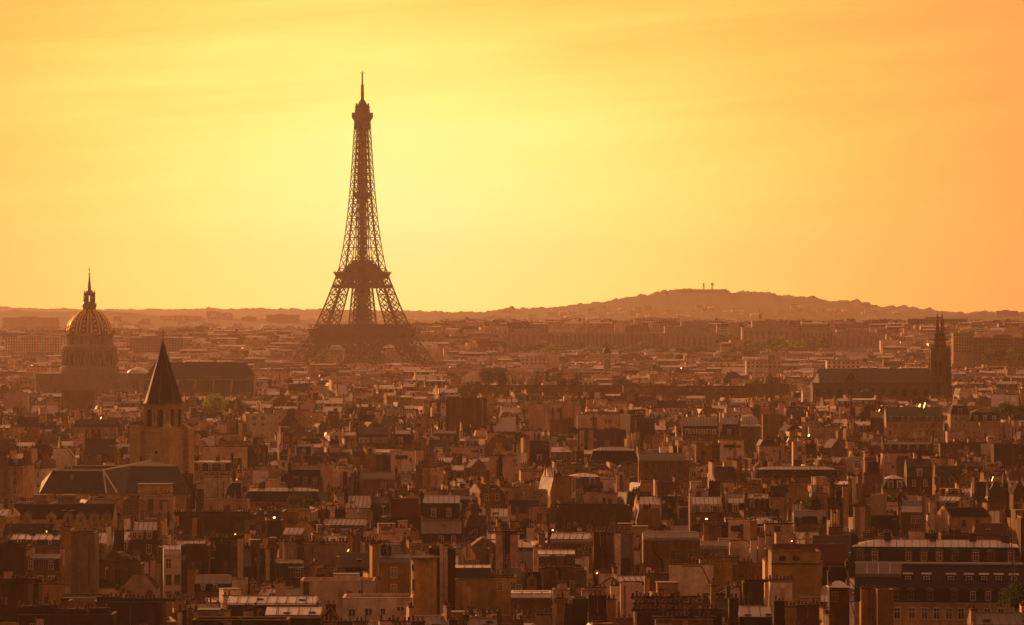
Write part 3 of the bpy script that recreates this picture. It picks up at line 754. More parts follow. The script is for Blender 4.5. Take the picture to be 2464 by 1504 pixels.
H('flat', 'B1', 1300, 2000, (592, 770), 22, 'long cream wall crowned with clay pots above the slate roofs', 'the long cream wall', wall='cream', ends=((.15, 4, .6), (.42, 6, .6), (.8, 6, .6)), Dp=8, cat='building')
H('mansard', 'B1', 1000, 1500, (765, 800, 990, 1010), 17.5, 'sloping slate roof with white casements above the white flat roof', None, low='slate_grey', top='zinc_dull', dormer='slate', dpx=(1400, 1455), wall='tan', floors=0, Dp=8, party=False)
H('mansard', 'B1', 270, 680, (935, 1030, 1125, 1150), 18.5, 'low mansard with a zinc top and two small dormers', 'the two-dormer low mansard', low='dark_roof', top='zinc_dull', dormer='flat', dpx=(370, 510), wall='tan', floors=0, Dp=9, party=False)
H('flat', 'B1', 192, 282, (905, 1135), 20, 'ochre party wall slab closing the two-dormer low mansard', None, wall='ochre', Dp=8, ends=((.5, 1.6, .5),))
H('flat', 'B1', 700, 866, (985, 1135), 21, 'little white roof cabin with a blazing lit skylight edge', 'the little white cabin', wall='white', Dp=4, cat='building')
H('flat', 'B1', 1480, 2318, (1005, 1200), 22.5, 'broad white flat-roofed modern block set back behind another', 'the upper white modern block', wall='white', Dp=9, hut=(1.5, 4.5, .9), hut_mat='white', coping='pink', cat='building')
H('flat', 'B2', 15, 806, (1200, 1410), 22.5, 'broad white flat-roofed modern block with four square windows', 'the lower white modern block', wall='white', Dp=9, wpx=((120, 1402, 95, 85), (310, 1395, 95, 85), (475, 1385, 60, 75), (675, 1340, 95, 45)), wk=('plain',), coping='pink', cat='building')
H('mansard', 'B1', 640, 1650, (1172, 1250, 1272, 1300), 22, 'wide low roof of sunlit zinc sheets with a white dome light', 'the wide zinc roof', low='zinc', top='zinc', dormer=None, dx=(), wall='soot', seams=True, seam_step=1.6, rake=1.5, floors=0, Dp=12, party=False, cat='building', lights=((-2, .5, 0), (5, .4, 0)))
H('mansard', 'B1', 1075, 1705, (1295, 1385, 1425, 1504), 22.5, 'second zinc roof with propped skylights below the wide zinc roof', None, low='zinc_dull', top='zinc', dormer=None, dx=(), wall='soot', seams=True, seam_step=1.5, rake=1.2, floors=0, Dp=11, party=False, lights=((-1, .2, 0), (3, .25, 0)))
H('flat', 'B1', 250, 1340, (1452, 1520), 24, 'long black flat roof edge at the frame bottom', 'the long black roof edge', wall='soot', Dp=6, coping='ochre', cat='building')
H('slab', 'B1', 70, 310, (1310, 1520), 25.5, 'cluster of pale and brown chimney slabs with silver cowls', None, wall='brown', n=4, mats=('white', 'brown', 'tan', 'cream'), Dp=4, cat='building')
H('slab', 'B1', 935, 1055, (1290, 1450), 25, 'pair of brown chimney slabs between the zinc roofs', None, wall='brown', n=2, mats=('brown', 'tan'), Dp=4, cat='building')
H('slab', 'B1', 515, 690, (1265, 1375), 23.5, 'stubby ochre chimney pair before the wide zinc roof', None, wall='ochre', n=2, mats=('ochre', 'cream'), Dp=4, cat='building')
H('round', 'B2', 790, 1085, (690, 740, 1100), 26, 'round cream stair tower with a porthole and a shallow cone roof', 'the round stair tower', cat='building', wall='ivory', top='zinc_dull', wins=((-.80, 24.2, .55, 1.1, True), (-.78, 20.2, .55, 1.9, False)), Dp=5)
H('mansard', 'B2', 432, 778, (690, 740, 785, 1170), 26, 'narrow ochre house with an awning window left of the round stair tower', 'the narrow ochre house', wall='ochre', low='zinc_dull', top='zinc_dull', dormer=None, dx=(), party=False, floors=3, wcols=(600,), Dp=6, rake=1.2, spx=((480, 60, 1.5), (545, 40, 1.2)))
H('flat', 'B2', 692, 800, (915, 1090), 22.5, 'brown link wall with a tall casement beside the round stair tower', None, wall='brown', Dp=3, wpx=((738, 1080, 70, 140),), wk=('pale',))
H('flat', 'B2', 312, 418, (605, 955), 27, 'tall ochre chimney wall with a ladder of iron rungs', 'the laddered ochre wall', wall='ochre', Dp=5, ends=((.5, 2.0, .4),), yaw=8)
H('gable', 'B2', -30, 312, (690, 830, 950), 21, 'slate roof with one bright glint beside the laddered ochre wall', None, wall='soot', top='slate_grey', party=False, floors=0, Dp=9, lights=((1.0, .5, 1),))
H('flat', 'B2', 1000, 1300, (630, 1320), 26.5, 'tall blackish brown wall behind two white flues', 'the blackish flue wall', wall='rust', Dp=6, strips=((.483, .68, -16, .9), (.645, .68, -16, .5)), strip_mat='white', plain=True, cat='building')
H('mansard', 'B2', 1300, 1705, (815, 848, 970, 1010), 22, 'slate mansard with a bright striped zinc top above a yellow wall', 'the bright striped top', low='slate_grey', top='zinc', dormer=None, dx=(), lights=(), wall='ochre', seams=True, seam_step=1.3, floors=0, Dp=8, party=False)
H('flat', 'B2', 1308, 1700, (985, 1310), 20.5, 'plain yellow wall with a sloped glass lean-to', 'the plain yellow wall', wall='ivory', Dp=5, dist=709)
H('flat', 'B2', 1668, 2000, (965, 1310), 21, 'yellow house front with two white casement windows', 'the yellow casement front', wall='ivory', Dp=7, wpx=((1812, 1108, 66, 100), (1962, 1108, 66, 100)), coping='brown', dist=711)
H('mansard', 'B2', 930, 1348, (28, 112, 288, 330), 21, 'blue-black mansard with two arched dormers and a striped zinc roof', 'the blue-black mansard', low='slate', top='zinc', dormer='ped', dpx=(1055, 1228), wall='ochre', floors=0, Dp=9, seams=True, party=False, spx=((920, 40, .6),))
H('gable', 'B2', 915, 1372, (318, 450, 520), 18, 'zinc roof with pale ribs and one skylight before the blue-black mansard', None, wall='brown', top='zinc_dull', party=False, lights=((0.6, .7, 1),), floors=1, Dp=10)
H('end', 'B2', 720, 910, (195, 335, 345), 18.5, 'small white shed gable against a dark red roof', None, wall='white', top='red_tile', outline=((1, 1), (.45, 1), (0, .1)), pots=False, Dp=6)
H('gable', 'B2', 545, 905, (60, 280, 330), 20, 'dark red roof slope behind the small white shed gable', None, wall='brown', top='red_tile', floors=0, Dp=8)
H('gable', 'B2', 1495, 1722, (490, 592, 640), 20, 'glowing orange corrugated roof lit by the low sun', 'the glowing orange roof', wall='tan', top='zinc', party=False, yaw=-38, floors=0, Dp=8)
H('flat', 'B2', 1370, 1690, (640, 810), 21, 'stained plaster wall with dark drips below the glowing orange roof', None, wall='tan', Dp=5)
H('flat', 'B2', 1762, 2020, (470, 840), 25, 'tall pinkish party wall split by a dark gutter', 'the split pinkish wall', wall='pink', Dp=7, ends=((.3, 6, .5), (.8, 4, .5)), strips=((.52, 1.1, -14, -.1),), strip_mat='soot')
H('slab', 'B2', 1715, 1835, (275, 465), 23, 'sunlit orange chimney slabs above the split pinkish wall', None, wall='pink', n=3, mats=('cream', 'pink', 'tan'), yaw=18, Dp=4, cat='building')
H('flat', 'B3', 190, 392, (180, 288), 20, 'small square pink wall in front of a brown party wall', None, wall='pink', Dp=5, ends=((.4, 2, .5), (.85, 1.5, .8)))
H('flat', 'B3', 535, 1345, (148, 385), 20.5, 'wide brown wall with plaster buttresses left of a satellite dish', 'the wide buttressed brown wall', wall='brown', Dp=8, ends=((.15, 8, .5), (.65, 10, .4)), strips=((.3, .8, -8, -.4), (.68, 1.1, -8, -.4)), bits=(('DISH', 18, 1, 20.6),), cat='building')
H('flat', 'B3', 812, 1302, (10, 150), 20, 'blank rose-pink wall rising over the wide brown wall', 'the rose-pink wall', wall='pink', Dp=7, ends=((.45, .3, 1.6), (.2, 3, .6)), npot=1)
H('mansard', 'B3', 430, 932, (455, 520, 560, 640), 20, 'house with a slanted row of sunlit zinc ribs', None, low='zinc_dull', top='zinc', dormer=None, dx=(), wall='tan', party=False, floors=0, seams=True, seam_step=1.4, rake=1.0, yaw=-8, Dp=9)
H('slab', 'B3', 930, 1245, (440, 870), 27, 'great brown chimney-breast with dark flutes and a white edge', 'the great brown chimney-breast', wall='brown', n=4, mats=('brown', 'brown', 'tan', 'white'), fill=.92, Dp=6, cat='building')
H('gable', 'B3', 1045, 1352, (555, 725, 850), 20, 'plain purple slate slope right behind the fluted flues', None, wall='brown', top='slate_grey', party=False, floors=0, Dp=10)
H('mansard', 'B3', 300, 720, (650, 695, 855, 890), 19.5, 'grey slate mansard with one big white casement', 'the white casement mansard', low='slate_grey', top='zinc', dormer='slate', dpx=(378, 555), wall='tan', floors=0, Dp=9, seams=True, party=False)
H('flat', 'B3', 245, 330, (620, 850), 21.5, 'white party wall at the side of the white casement mansard', None, wall='pink', Dp=8)
H('flat', 'B3', 355, 852, (880, 1100), 21, 'brown wall blotched with dark damp stains', 'the damp-stained wall', wall='rubble', Dp=7, ends=((.2, 3, .5), (.5, 3, .5)), strips=((.38, .35, -9, 0),), strip_mat='soot')
H('mansard', 'B3', -60, 130, (850, 960, 985, 1090), 20, 'small yellow house with a grey roof and two casements', None, low='zinc_dull', top='zinc_dull', dormer=None, dx=(), wall='ivory', floors=1, wcols=(10, 75), Dp=7, rake=1.2)
H('gable', 'B3', 140, 362, (900, 1070, 1090), 18.5, 'black roof with one bright casement dormer beside the damp-stained wall', None, wall='brown', top='dark_roof', floors=0, gpx=(225,), gdrop=.4, Dp=7)
H('mansard', 'B3', -10, 452, (1120, 1140, 1192, 1320), 21, 'low building with broad pink zinc panels over a plain parapet', 'the broad pink zinc panels', low='zinc', top='zinc', dormer=None, dx=(), wall='tan', floors=0, Dp=9, rake=1.4, seams=True, seam_step=1.5, party=False)
H('slab', 'B3', 505, 692, (1195, 1370), 24, 'orange-brown twin chimney wall beside a black void', None, wall='brown', n=2, mats=('ochre', 'brown'), fill=.95, Dp=4, cat='building')
H('flat', 'B3', 685, 878, (1205, 1370), 22, 'square black wall panel between orange-brown chimneys', None, wall='soot', Dp=5)  # black colour stands in for the shade of the gap
H('slab', 'B3', 870, 1190, (1165, 1390), 24.5, 'line of three orange-brown chimney walls', None, wall='brown', n=3, mats=('brown', 'rust', 'ochre'), fill=.95, Dp=4, cat='building')
H('end', 'B3', 1240, 1485, (1015, 1030, 1350), 22.5, 'tall pinkish white wall with leaning sides', 'the leaning pinkish wall', wall='pink', top='dark_roof', outline=((1, 0), (.93, 1), (.08, 1), (0, 0)), pots=False, Dp=6)
H('flat', 'B3', 465, 660, (1110, 1300), 22.5, 'stubby white parapet block with a bulbous white vent', None, wall='white', Dp=5, ends=((.6, 1.2, 1.2),))
H('flat', 'B3', 795, 1050, (1112, 1190), 21.5, 'low white parapet above the orange-brown chimney walls', None, wall='pink', Dp=5, ends=((.6, 4, .5),))
H('mansard', 'B3', 1500, 2145, (440, 510, 530, 735), 25, 'plain tan block with two dark windows and a bent drainpipe', 'the bent drainpipe block', low='zinc_dull', top='zinc_dull', dormer=None, dx=(), wall='tan', rake=1.6, floors=0, party=False, Dp=9, extra=lambda s, sp, r: drain(s, sp))
H('flat', 'B3', 1520, 1990, (940, 1070), 22.5, 'tan wall with ten dark pots ranged along its top', 'the ten-pot wall', wall='tan', Dp=5, ends=((.5, 12, .3),), npot=10)
H('flat', 'B3', 1395, 2100, (1220, 1300), 24, 'first tier of low chimney parapets crowded with dark pots', 'the crowded pot tiers', wall='ochre', Dp=3, ends=((.2, 5, .4), (.5, 6, .4), (.82, 5, .5)), cat='building')
H('flat', 'B3', 1400, 2130, (1290, 1380), 24.2, 'middle tier of ochre chimney parapets crowded with dark pots', None, wall='ochre', Dp=3, ends=((.18, 4, .4), (.45, 6, .4), (.8, 6, .4)), cat='building')
H('flat', 'B3', 1420, 2400, (1360, 1470), 24.5, 'lowest rust-red tier of chimney parapets under the dark pots', None, wall='rust', Dp=3, ends=((.1, 4, .4), (.36, 8, .3), (.7, 8, .4)), cat='building')
H('flat', 'B3', 1640, 2300, (1445, 1530), 25, 'pale-rimmed parapet with short pots at the very bottom', None, wall='tan', Dp=3, coping='cream', ends=((.3, 6, .3), (.7, 6, .3)), cat='building')
H('mansard', 'B4', 85, 472, (40, 125, 232, 270), 20.5, 'mansard with one long band of eight white casements', 'the band of white casements', low='slate', top='zinc', dormer='white', dpx=(120, 175, 240, 290, 365, 420), wall='tan', floors=0, Dp=9, seams=True)
H('mansard', 'B4', 500, 735, (48, 110, 235, 290), 20.5, 'slate mansard bay with one dormer beside the band of white casements', None, low='slate', top='zinc', dormer='flat', dpx=(605,), wall='tan', floors=0, Dp=8, seams=True)
H('flat', 'B4', 488, 768, (300, 515), 22, 'white party wall stepped twice over black corrugated awnings', 'the white awning wall', wall='white', Dp=6, ends=((.15, 2, .6),), awning=((.22, .62),))
H('slab', 'B4', 238, 520, (335, 560), 25, 'broad olive chimney wall with fluted plaster', None, wall='ochre', n=4, mats=('ochre', 'tan', 'ochre', 'brown'), fill=.98, Dp=5, cat='building')
H('mansard', 'B4', 165, 522, (550, 600, 628, 780), 21, 'zinc-roofed attic with two casements above a cream parapet', 'the two-casement attic', low='zinc_dull', top='zinc_dull', dormer=None, dx=(), wall='grey', floors=1, wcols=(270, 405), rake=1.5, Dp=8, party=False)
H('end', 'B4', 545, 745, (545, 560, 800), 22, 'white slanting chimney wall beside the two-casement attic', None, wall='white', top='zinc_dull', outline=((1, 0), (.8, 1), (.1, 1), (0, 0)), Dp=5)
H('slab', 'B4', 768, 1030, (475, 720), 24, 'stepped group of tall white chimney slabs', 'the tall white slabs', wall='white', n=3, mats=('white', 'pink', 'white'), fill=.82, Dp=5, cat='building')
H('flat', 'B4', 1068, 1300, (465, 585), 22, 'rectangular rose wall right of the tall white slabs', None, wall='pink', Dp=6)
H('flat', 'B4', 942, 1255, (355, 462), 21.5, 'long pale parapet wall with a scalloped sunlit top', None, wall='pink', Dp=4, ends=((.5, 7, .15),))
H('gable', 'B4', 985, 1900, (580, 790, 850), 18.5, 'long dark red tiled roof behind the porthole block', 'the dark red roof', wall='brown', top='red_tile', party=False, floors=0, lights=((9, .5, 1), (13, .5, 1)), Dp=11, cat='building')
H('flat', 'B4', 1015, 1575, (672, 1240), 27, 'big olive-yellow block with two portholes under its cornice', 'the porthole block', wall='ivory', Dp=9, cornice=2.0, coping='brown', cat='building', plain=True, extra=lambda s, sp, r: portholes(s, sp))
H('flat', 'B4', 938, 1018, (775, 1200), 23.5, 'pale pilaster wall at the flank of the porthole block', None, wall='pink', Dp=7)
H('end', 'B4', -10, 350, (840, 1130, 1270), 19.5, 'big white wall with a dark sloping right shoulder', 'the white shouldered wall', wall='white', top='dark_roof', outline=((1, 0), (.62, 1), (0, 1)), ends=((.3, 8, .4),), Dp=8)
H('flat', 'B4', 200, 365, (760, 945), 22.5, 'cream parapet wall above the white shouldered wall', None, wall='ivory', Dp=5, ends=((.5, 6, .3),))
H('flat', 'B4', 362, 625, (780, 955), 22, 'pair of cream walls split by a narrow dark slit', None, wall='ivory', Dp=5, ends=((.75, 3, .7),))
H('flat', 'B4', 625, 945, (820, 1000), 21, 'dull olive wall with a bare tree in front', None, wall='ochre', Dp=5, ends=((.2, 4, .5),))
H('flat', 'B4', 1000, 1250, (1015, 1205), 22.5, 'white chimney wall with iron rungs before the porthole block', None, wall='white', Dp=3, coping='brown', ends=((.4, 5, .3),))
H('flat', 'B4', 690, 930, (1022, 1185), 22.5, 'brown chimney wall with a white satellite dish at its side', None, wall='brown', Dp=4, ends=((.6, 4, .4),), bits=(('DISH', -3.4, -.5, 21.4),))
H('gable', 'B4', 345, 545, (1175, 1345, 1400), 20, 'small grey slate hipped roof among the dark pots', None, wall='brown', top='slate_grey', hip=True, floors=0, Dp=6)
H('mansard', 'B4', 650, 1015, (1285, 1400, 1410, 1504), 22, 'small ribbed zinc roof with two propped skylights', 'the small ribbed roof', low='zinc', top='zinc', dormer=None, dx=(), wall='soot', party=False, seams=True, seam_step=1.4, lights=((-1.2, .15, 1), (2.2, .15, 0)), floors=0, Dp=8, rake=1.0)
H('slab', 'B4', 1040, 1560, (1225, 1530), 25, 'row of blotched rust and ochre chimney walls with ragged pots', 'the blotched chimney walls', wall='brown', n=4, mats=('rust', 'ochre', 'rubble', 'rubble'), fill=.95, Dp=5, cat='building')
H('flat', 'B4', 530, 640, (1240, 1530), 24.5, 'single brown chimney post at the bottom left of the small ribbed roof', None, wall='brown', Dp=2.5, ends=((.5, 1.4, .4),))
H('gable', 'B4', 1675, 1905, (1000, 1075, 1210), 23, 'little eight-sided turret with a shallow grey cone', 'the little turret', wall='brown', top='zinc', hip=True, hipx=.97, floors=1, wcols=(1740,), Dp=4, cat='building')
H('gable', 'B4', 1570, 1910, (835, 1050, 1080), 18, 'wide black gable roof right of the porthole block', None, wall='white', top='dark_roof', floors=0, Dp=9)
H('mansard', 'B4', 1275, 1640, (200, 262, 355, 380), 20, 'low slate mansard with two square dormers before the dark trees', None, low='slate', top='zinc_dull', dormer='slate', dpx=(1340, 1565), wall='tan', floors=0, Dp=8, party=False)
H('slab', 'B4', 1655, 1800, (175, 345), 22, 'three orange sunlit chimney slabs beside the low slate mansard', 'the orange sunlit slabs', wall='pink', n=3, mats=('cream', 'pink', 'cream'), yaw=18, Dp=3, cat='building')
H('slab', 'B4', 1905, 2155, (140, 420), 23.5, 'glowing orange and white chimney slabs standing in echelon', None, wall='pink', n=3, mats=('cream', 'pink', 'grey'), yaw=16, fill=.9, Dp=4, cat='building')
H('flat', 'B5', 190, 408, (18, 262), 24, 'plain square orange wall glowing in the low sun', 'the plain orange wall', wall='ashlar', Dp=7, yaw=-30, coping='cream')
H('gable', 'B5', 185, 555, (250, 415, 440), 17, 'steep black roof with small dormers under the plain orange wall', None, wall='brown', top='dark_roof', floors=0, lights=((2.5, .7, 1),), Dp=9)
H('mansard', 'B5', 520, 870, (85, 140, 215, 400), 20.5, 'tan house with a dark loggia under a grey metal roof', None, low='zinc', top='zinc_dull', dormer=None, dx=(), wall='tan', floors=1, rake=1.3, wcols=(660, 730, 810), Dp=9, yaw=-10)
H('gable', 'B5', 985, 1590, (163, 268, 395), 20, 'sunlit cream house with a glowing orange gable end and black roof', 'the orange gable end', wall='cream', top='dark_roof', yaw=13, party=True, party_mat='cream', floors=1, wcols=(1190, 1385), Dp=10)
H('gable', 'B5', 1400, 1795, (345, 465, 480), 18, 'dark red roof with two pale skylights', None, wall='ochre', top='red_tile', floors=0, lights=((-1, .4, 1), (4, .4, 1)), Dp=9, party=False)
H('mansard', 'B5', -40, 1980, (530, 612, 795, 812), 20, 'very long slate mansard with nine pedimented dormers and pink zinc top', 'the nine-dormer mansard', cat='building', low='slate', top='zinc', dormer='ped', dpx=(90, 262, 655, 835, 1015, 1200, 1440, 1620, 1850), wall='brown', floors=0, Dp=11, seams=True, seam_step=1.5, party=False, hip=True, spx=((410, 75, 1.2), (940, 75, 1.2), (1410, 75, 1.2), (1790, 95, .8), (20, 80, 1.0)), hero_pots=True, rake=.25, yaw=-6)
H('mansard', 'B5', 20, 2100, (806, 1085, 1246, 1520), 22, 'very long two-storey slate roof with a bright ridge above a cream front', 'the bright-ridged slate roof', cat='building', low='slate', top='slate', dormer='brown', dpx=(510, 695, 920, 1210, 1430, 1610, 1800), wall='cream', floors=2, wcols=(530, 705, 855, 1000, 1145, 1290, 1445, 1600, 1760), Dp=14, party=False, rake=.2, yaw=-6, extra=lambda s, sp, r: long_roof(s, sp))
H('slab', 'B5', 88, 280, (1035, 1530), 25, 'stepped ochre chimney block with a domed cap', None, wall='ochre', n=2, mats=('ochre', 'ochre'), fill=.97, Dp=3, cat='building', dist=622)
H('flat', 'B5', 275, 462, (1110, 1530), 24.5, 'leaning ochre chimney wall before the cream front', None, wall='ochre', Dp=4, dist=618)
H('flat', 'B5', 1752, 2000, (925, 1115), 26, 'ochre wall with one sunlit orange edge against the bright-ridged slate roof', None, wall='ochre', Dp=4, yaw=10)
H('gable', 'B5', 1370, 2000, (1365, 1500, 1530), 23, 'ribbed grey roof with two dark skylights in the bottom corner', None, wall='brown', top='zinc_dull', party=True, seams=True, lights=((-2, .35, 0), (4, .3, 0)), floors=0, Dp=8)

# --- the middle distance
H('mansard', 'M0', 80, 392, (900, 960, 1045, 1400), 22, 'five-storey classical front turned along a side street', 'the classical side-street front', wall='cream', low='slate', top='zinc', dormer='flat', floors=4, Dp=9, yaw=-24, cat='building')
H('mansard', 'M0', 385, 605, (960, 1005, 1080, 1380), 22, 'narrow four-storey white front beside the church roof', None, wall='white', low='slate', top='zinc', dormer='white', floors=4, Dp=9, yaw=-24)
H('mansard', 'M0', -90, 85, (950, 980, 1050, 1400), 22, 'grey classical front cut by the frame edge', None, wall='grey', low='slate', top='zinc', dormer='flat', floors=4, Dp=9, yaw=-24)
H('end', 'M0', 600, 842, (850, 965, 1090), 22, 'pale gable end with two small windows above the nave roof', None, wall='white', top='zinc_dull', outline=((1, 0), (.62, 1), (0, .95)), Dp=8, wx=[(.75, 18, .8, 1.4), (.9, 18, .8, 1.4)], pots=False)
H('gable', 'M0', 945, 1290, (740, 905, 1040), 24, 'tall tan house with a steep slate slope and striped skylight', 'the steep slate slope', wall='tan', top='slate_grey', floors=1, Dp=10, stacks=((-1, 4, 2.4, 1.0, 1.5),), lights=((4, .5, 1), (5, .5, 1)))
H('mansard', 'M0', 840, 1305, (520, 570, 610, 700), 20, 'cream front with five windows under a long dark roof', 'the five-window front', wall='cream', low='slate', top='slate', dormer=None, dx=(), floors=1, party=False, wcols=(905, 975, 1045, 1120, 1190), Dp=9)
H('end', 'M0', 40, 312, (185, 250, 372), 25, 'blank pink clipped gable in front of the domed church', None, wall='pink', top='zinc_dull', plateau=.35, pots=False, Dp=9)
H('flat', 'M0', 695, 1072, (195, 372), 25, 'large blank tan block below the domed church', 'the blank tan block', wall='tan', Dp=10)
H('mansard', 'M1', 190, 692, (980, 1005, 1105, 1170), 20, 'blue-grey mansard with three dormers and striped zinc tops', 'the blue-grey mansard', low='slate_grey', top='zinc', dormer='slate', dpx=(335, 445, 590), wall='cream', floors=1, Dp=9, spx=((285, 45, .8), (520, 45, .8)))
H('flat', 'M1', 385, 755, (830, 975), 22, 'pale wall pair joined by an olive panel', None, wall='tan', Dp=6, strips=((.1, 9, -9, 0), (.88, 10, -9, 0)), strip_mat='pink')
H('end', 'M1', 375, 672, (1175, 1180, 1405), 23, 'wide grey-white wall with quoin marks beside the nave roof', 'the grey-white quoined wall', wall='white', top='zinc_dull', plateau=.96, Dp=7, ends=((.3, 4, .6), (.8, 3, .6)))
H('end', 'M1', 615, 800, (1235, 1395, 1410), 19, 'black domed roof end with a lit curved edge', None, wall='soot', top='dark_roof', outline=((1, 0), (1, 1), (.45, 1), (.25, .85), (.1, .5), (0, 0)), pots=False, coping='zinc', Dp=8)
H('mansard', 'M1', 830, 1690, (1288, 1330, 1450, 1465), 18, 'long dark mansard with three stretches of bright striped zinc', 'the striped long mansard', low='slate', top='zinc', dormer=None, dx=(), wall='ochre', hip=True, party=False, floors=0, Dp=10, seams=True, seam_step=1.6, spx=((1020, 70, .8), (1340, 60, .8)), cat='building')
H('slab', 'M1', 1385, 1570, (1000, 1250), 24, 'two tall pale chimney slabs before brown dormers', 'the two pale slabs', wall='cream', n=2, mats=('cream', 'cream'), fill=.5, Dp=4, cat='building')
H('mansard', 'M1', 1330, 1710, (1040, 1090, 1270, 1290), 19.5, 'brown mansard with tall dormers behind the two pale slabs', None, low='slate', top='zinc_dull', dormer='brown', wall='tan', floors=0, Dp=9)
H('end', 'M1', 1715, 1830, (1030, 1040, 1280), 24, 'tall rose chimney wall with faded paint', None, wall='pink', top='zinc_dull', plateau=.9, Dp=7)
H('flat', 'M1', 885, 1190, (460, 690), 21, 'white modern block with a set-back roof terrace', 'the white terrace block', wall='white', Dp=10, floors=2, pitch=4, ww=2.0, cat='building')
H('flat', 'M1', 770, 1085, (820, 1040), 21.5, 'olive-brown wall split by pale pilasters', None, wall='brown', Dp=8, strips=((.68, .8, -7, 0), (.9, .8, -7, 0)), strip_mat='tan')
H('flat', 'M2', 545, 835, (880, 1085), 22, 'white wall with black awnings and a stepped parapet', None, wall='white', Dp=7, ends=((.3, 3, .7),), awning=((.22, .7),))
H('slab', 'M2', 310, 555, (900, 1110), 23, 'olive fluted chimney wall with clay pots beside the black awnings', None, wall='ochre', n=3, mats=('ochre', 'tan', 'brown'), fill=.98, Dp=5, cat='building')
H('mansard', 'M2', 210, 600, (1115, 1175, 1195, 1320), 21, 'small tan attic with a metal roof and two casements', None, low='zinc_dull', top='zinc_dull', dormer=None, dx=(), wall='tan', floors=1, rake=1.5, Dp=8, party=False, wcols=(320, 475))
H('slab', 'M2', 830, 1150, (1030, 1270), 23, 'three leaning pale chimney slabs', None, wall='pink', n=4, mats=('tan', 'cream', 'pink', 'white'), fill=.85, Dp=4, cat='building')
H('flat', 'M2', 1180, 1345, (275, 610), 34, 'dim olive square tower block standing over the roofs', 'the olive tower block', wall='tan', Dp=11, cat='building', coping='tan')
H('flat', 'M2', 1340, 1640, (285, 560), 33, 'rough stone annex beside the olive tower block', None, wall='rubble', Dp=11, cat='building')
H('mansard', 'M2', 170, 550, (610, 690, 800, 815), 21, 'ribbed-roof mansard with a row of white casements and a glowing dome edge', None, low='slate', top='zinc_dull', dormer='white', nd=6, wall='tan', floors=0, Dp=9, seams=True)
H('mansard', 'M2', 590, 800, (640, 685, 800, 815), 21, 'one-dormer slate bay by the glowing dome edge', None, low='slate', top='zinc', dormer='flat', dpx=(670,), wall='tan', floors=0, Dp=8)
H('gable', 'M2', 1405, 1635, (960, 1055, 1110), 20.5, 'upper orange corrugated roof lit by the sun', None, wall='tan', top='zinc', party=False, yaw=-38, floors=0, Dp=8)
H('flat', 'M2', 1670, 1950, (945, 1200), 23.5, 'pale party wall pair divided by a dark gutter', None, wall='pink', Dp=7, strips=((.45, 1.2, -12, -.1),), strip_mat='soot', ends=((.25, 6, .4), (.75, 6, .4)))
H('flat', 'M2', 1240, 1620, (835, 905), 20, 'low pink penthouse with a lean-to roof', None, wall='pink', Dp=6, ends=((.7, 8, .4),))
H('end', 'M3', 185, 780, (350, 360, 620), 27, 'broad rose-pink party wall with a dark stepped shoulder', 'the broad rose wall', wall='pink', top='slate', plateau=.96, Dp=9, ends=((.6, 6, .6),), cat='building')
H('flat', 'M3', 735, 1262, (470, 640), 24, 'pink party wall continuing to the right of the broad rose wall', None, wall='pink', Dp=8, ends=((.35, 8, .5), (.75, 8, .5)))
H('slab', 'M3', 425, 700, (520, 660), 24.5, 'olive chimney block crowded with red pots', None, wall='ochre', n=2, mats=('ochre', 'tan'), fill=.97, Dp=5, cat='building')
H('flat', 'M3', 740, 1285, (640, 825), 22, 'wide dark brown wall with two pale pilasters', None, wall='brown', Dp=7, strips=((.09, 2, -9, 0), (.28, 2, -9, 0)), strip_mat='pink', ends=((.2, 8, .5), (.7, 6, .5)), cat='building')
H('slab', 'M3', 1270, 1465, (655, 825), 25, 'bundle of bright orange sunlit chimney slabs', 'the bright orange slabs', wall='cream', n=4, mats=('cream', 'pink', 'cream', 'tan'), yaw=18, Dp=4, cat='building')
H('flat', 'M3', 1400, 1610, (525, 700), 26, 'dark rust chimney wall with red pots along its top', None, wall='rust', Dp=6, ends=((.5, 12, .4),))
H('slab', 'M3', 1490, 1665, (680, 815), 23, 'low tan chimney wall below the dark rust chimney wall', None, wall='tan', n=2, mats=('tan', 'grey'), fill=.96, Dp=5, cat='building')
H('mansard', 'M3', 180, 440, (758, 860, 1000, 1015), 20, 'dark mansard with one cream dormer and a zinc lip', None, low='slate', top='slate_grey', dormer='white', dpx=(310,), wall='tan', floors=0, Dp=9, lights=((2, .5, 1),))
H('flat', 'M3', 98, 185, (735, 1000), 24, 'cream chimney tower with one sunlit edge', None, wall='cream', Dp=4, yaw=14, ends=((.5, 2, .5),))
H('mansard', 'M3', 885, 1420, (832, 872, 975, 985), 20, 'dark slate mansard under two sunlit zinc strips', None, low='dark_roof', top='zinc', dormer=None, dx=(), wall='brown', floors=0, Dp=9, seams=True, hip=True, party=False)
H('mansard', 'M3', 1430, 1960, (900, 970, 985, 1170), 23, 'tan block with a drainpipe and wide window below a metal roof', None, low='zinc_dull', top='zinc_dull', dormer=None, dx=(), wall='tan', rake=1.6, floors=0, party=False, Dp=9, extra=lambda s, sp, r: drain(s, sp))
H('end', 'M3', 115, 320, (655, 660, 755), 22, 'little pink wall beside the olive chimney block', None, wall='pink', top='slate', plateau=.95, Dp=5, ends=((.7, 4, .5),))
H('mansard', 'M4', 0, 405, (490, 592, 700, 715), 21, 'upper mansard with a band of white casements and tan ribs', 'the upper casement band', low='slate', top='zinc', dormer='white', nd=6, wall='tan', floors=0, Dp=9, seams=True)
H('mansard', 'M4', 430, 650, (500, 575, 700, 715), 21, 'slate bay with one red-curtained dormer beside a lit dome', None, low='slate', top='zinc', dormer='flat', dpx=(525,), wall='tan', floors=0, Dp=8, seams=True, dwin=('red',))
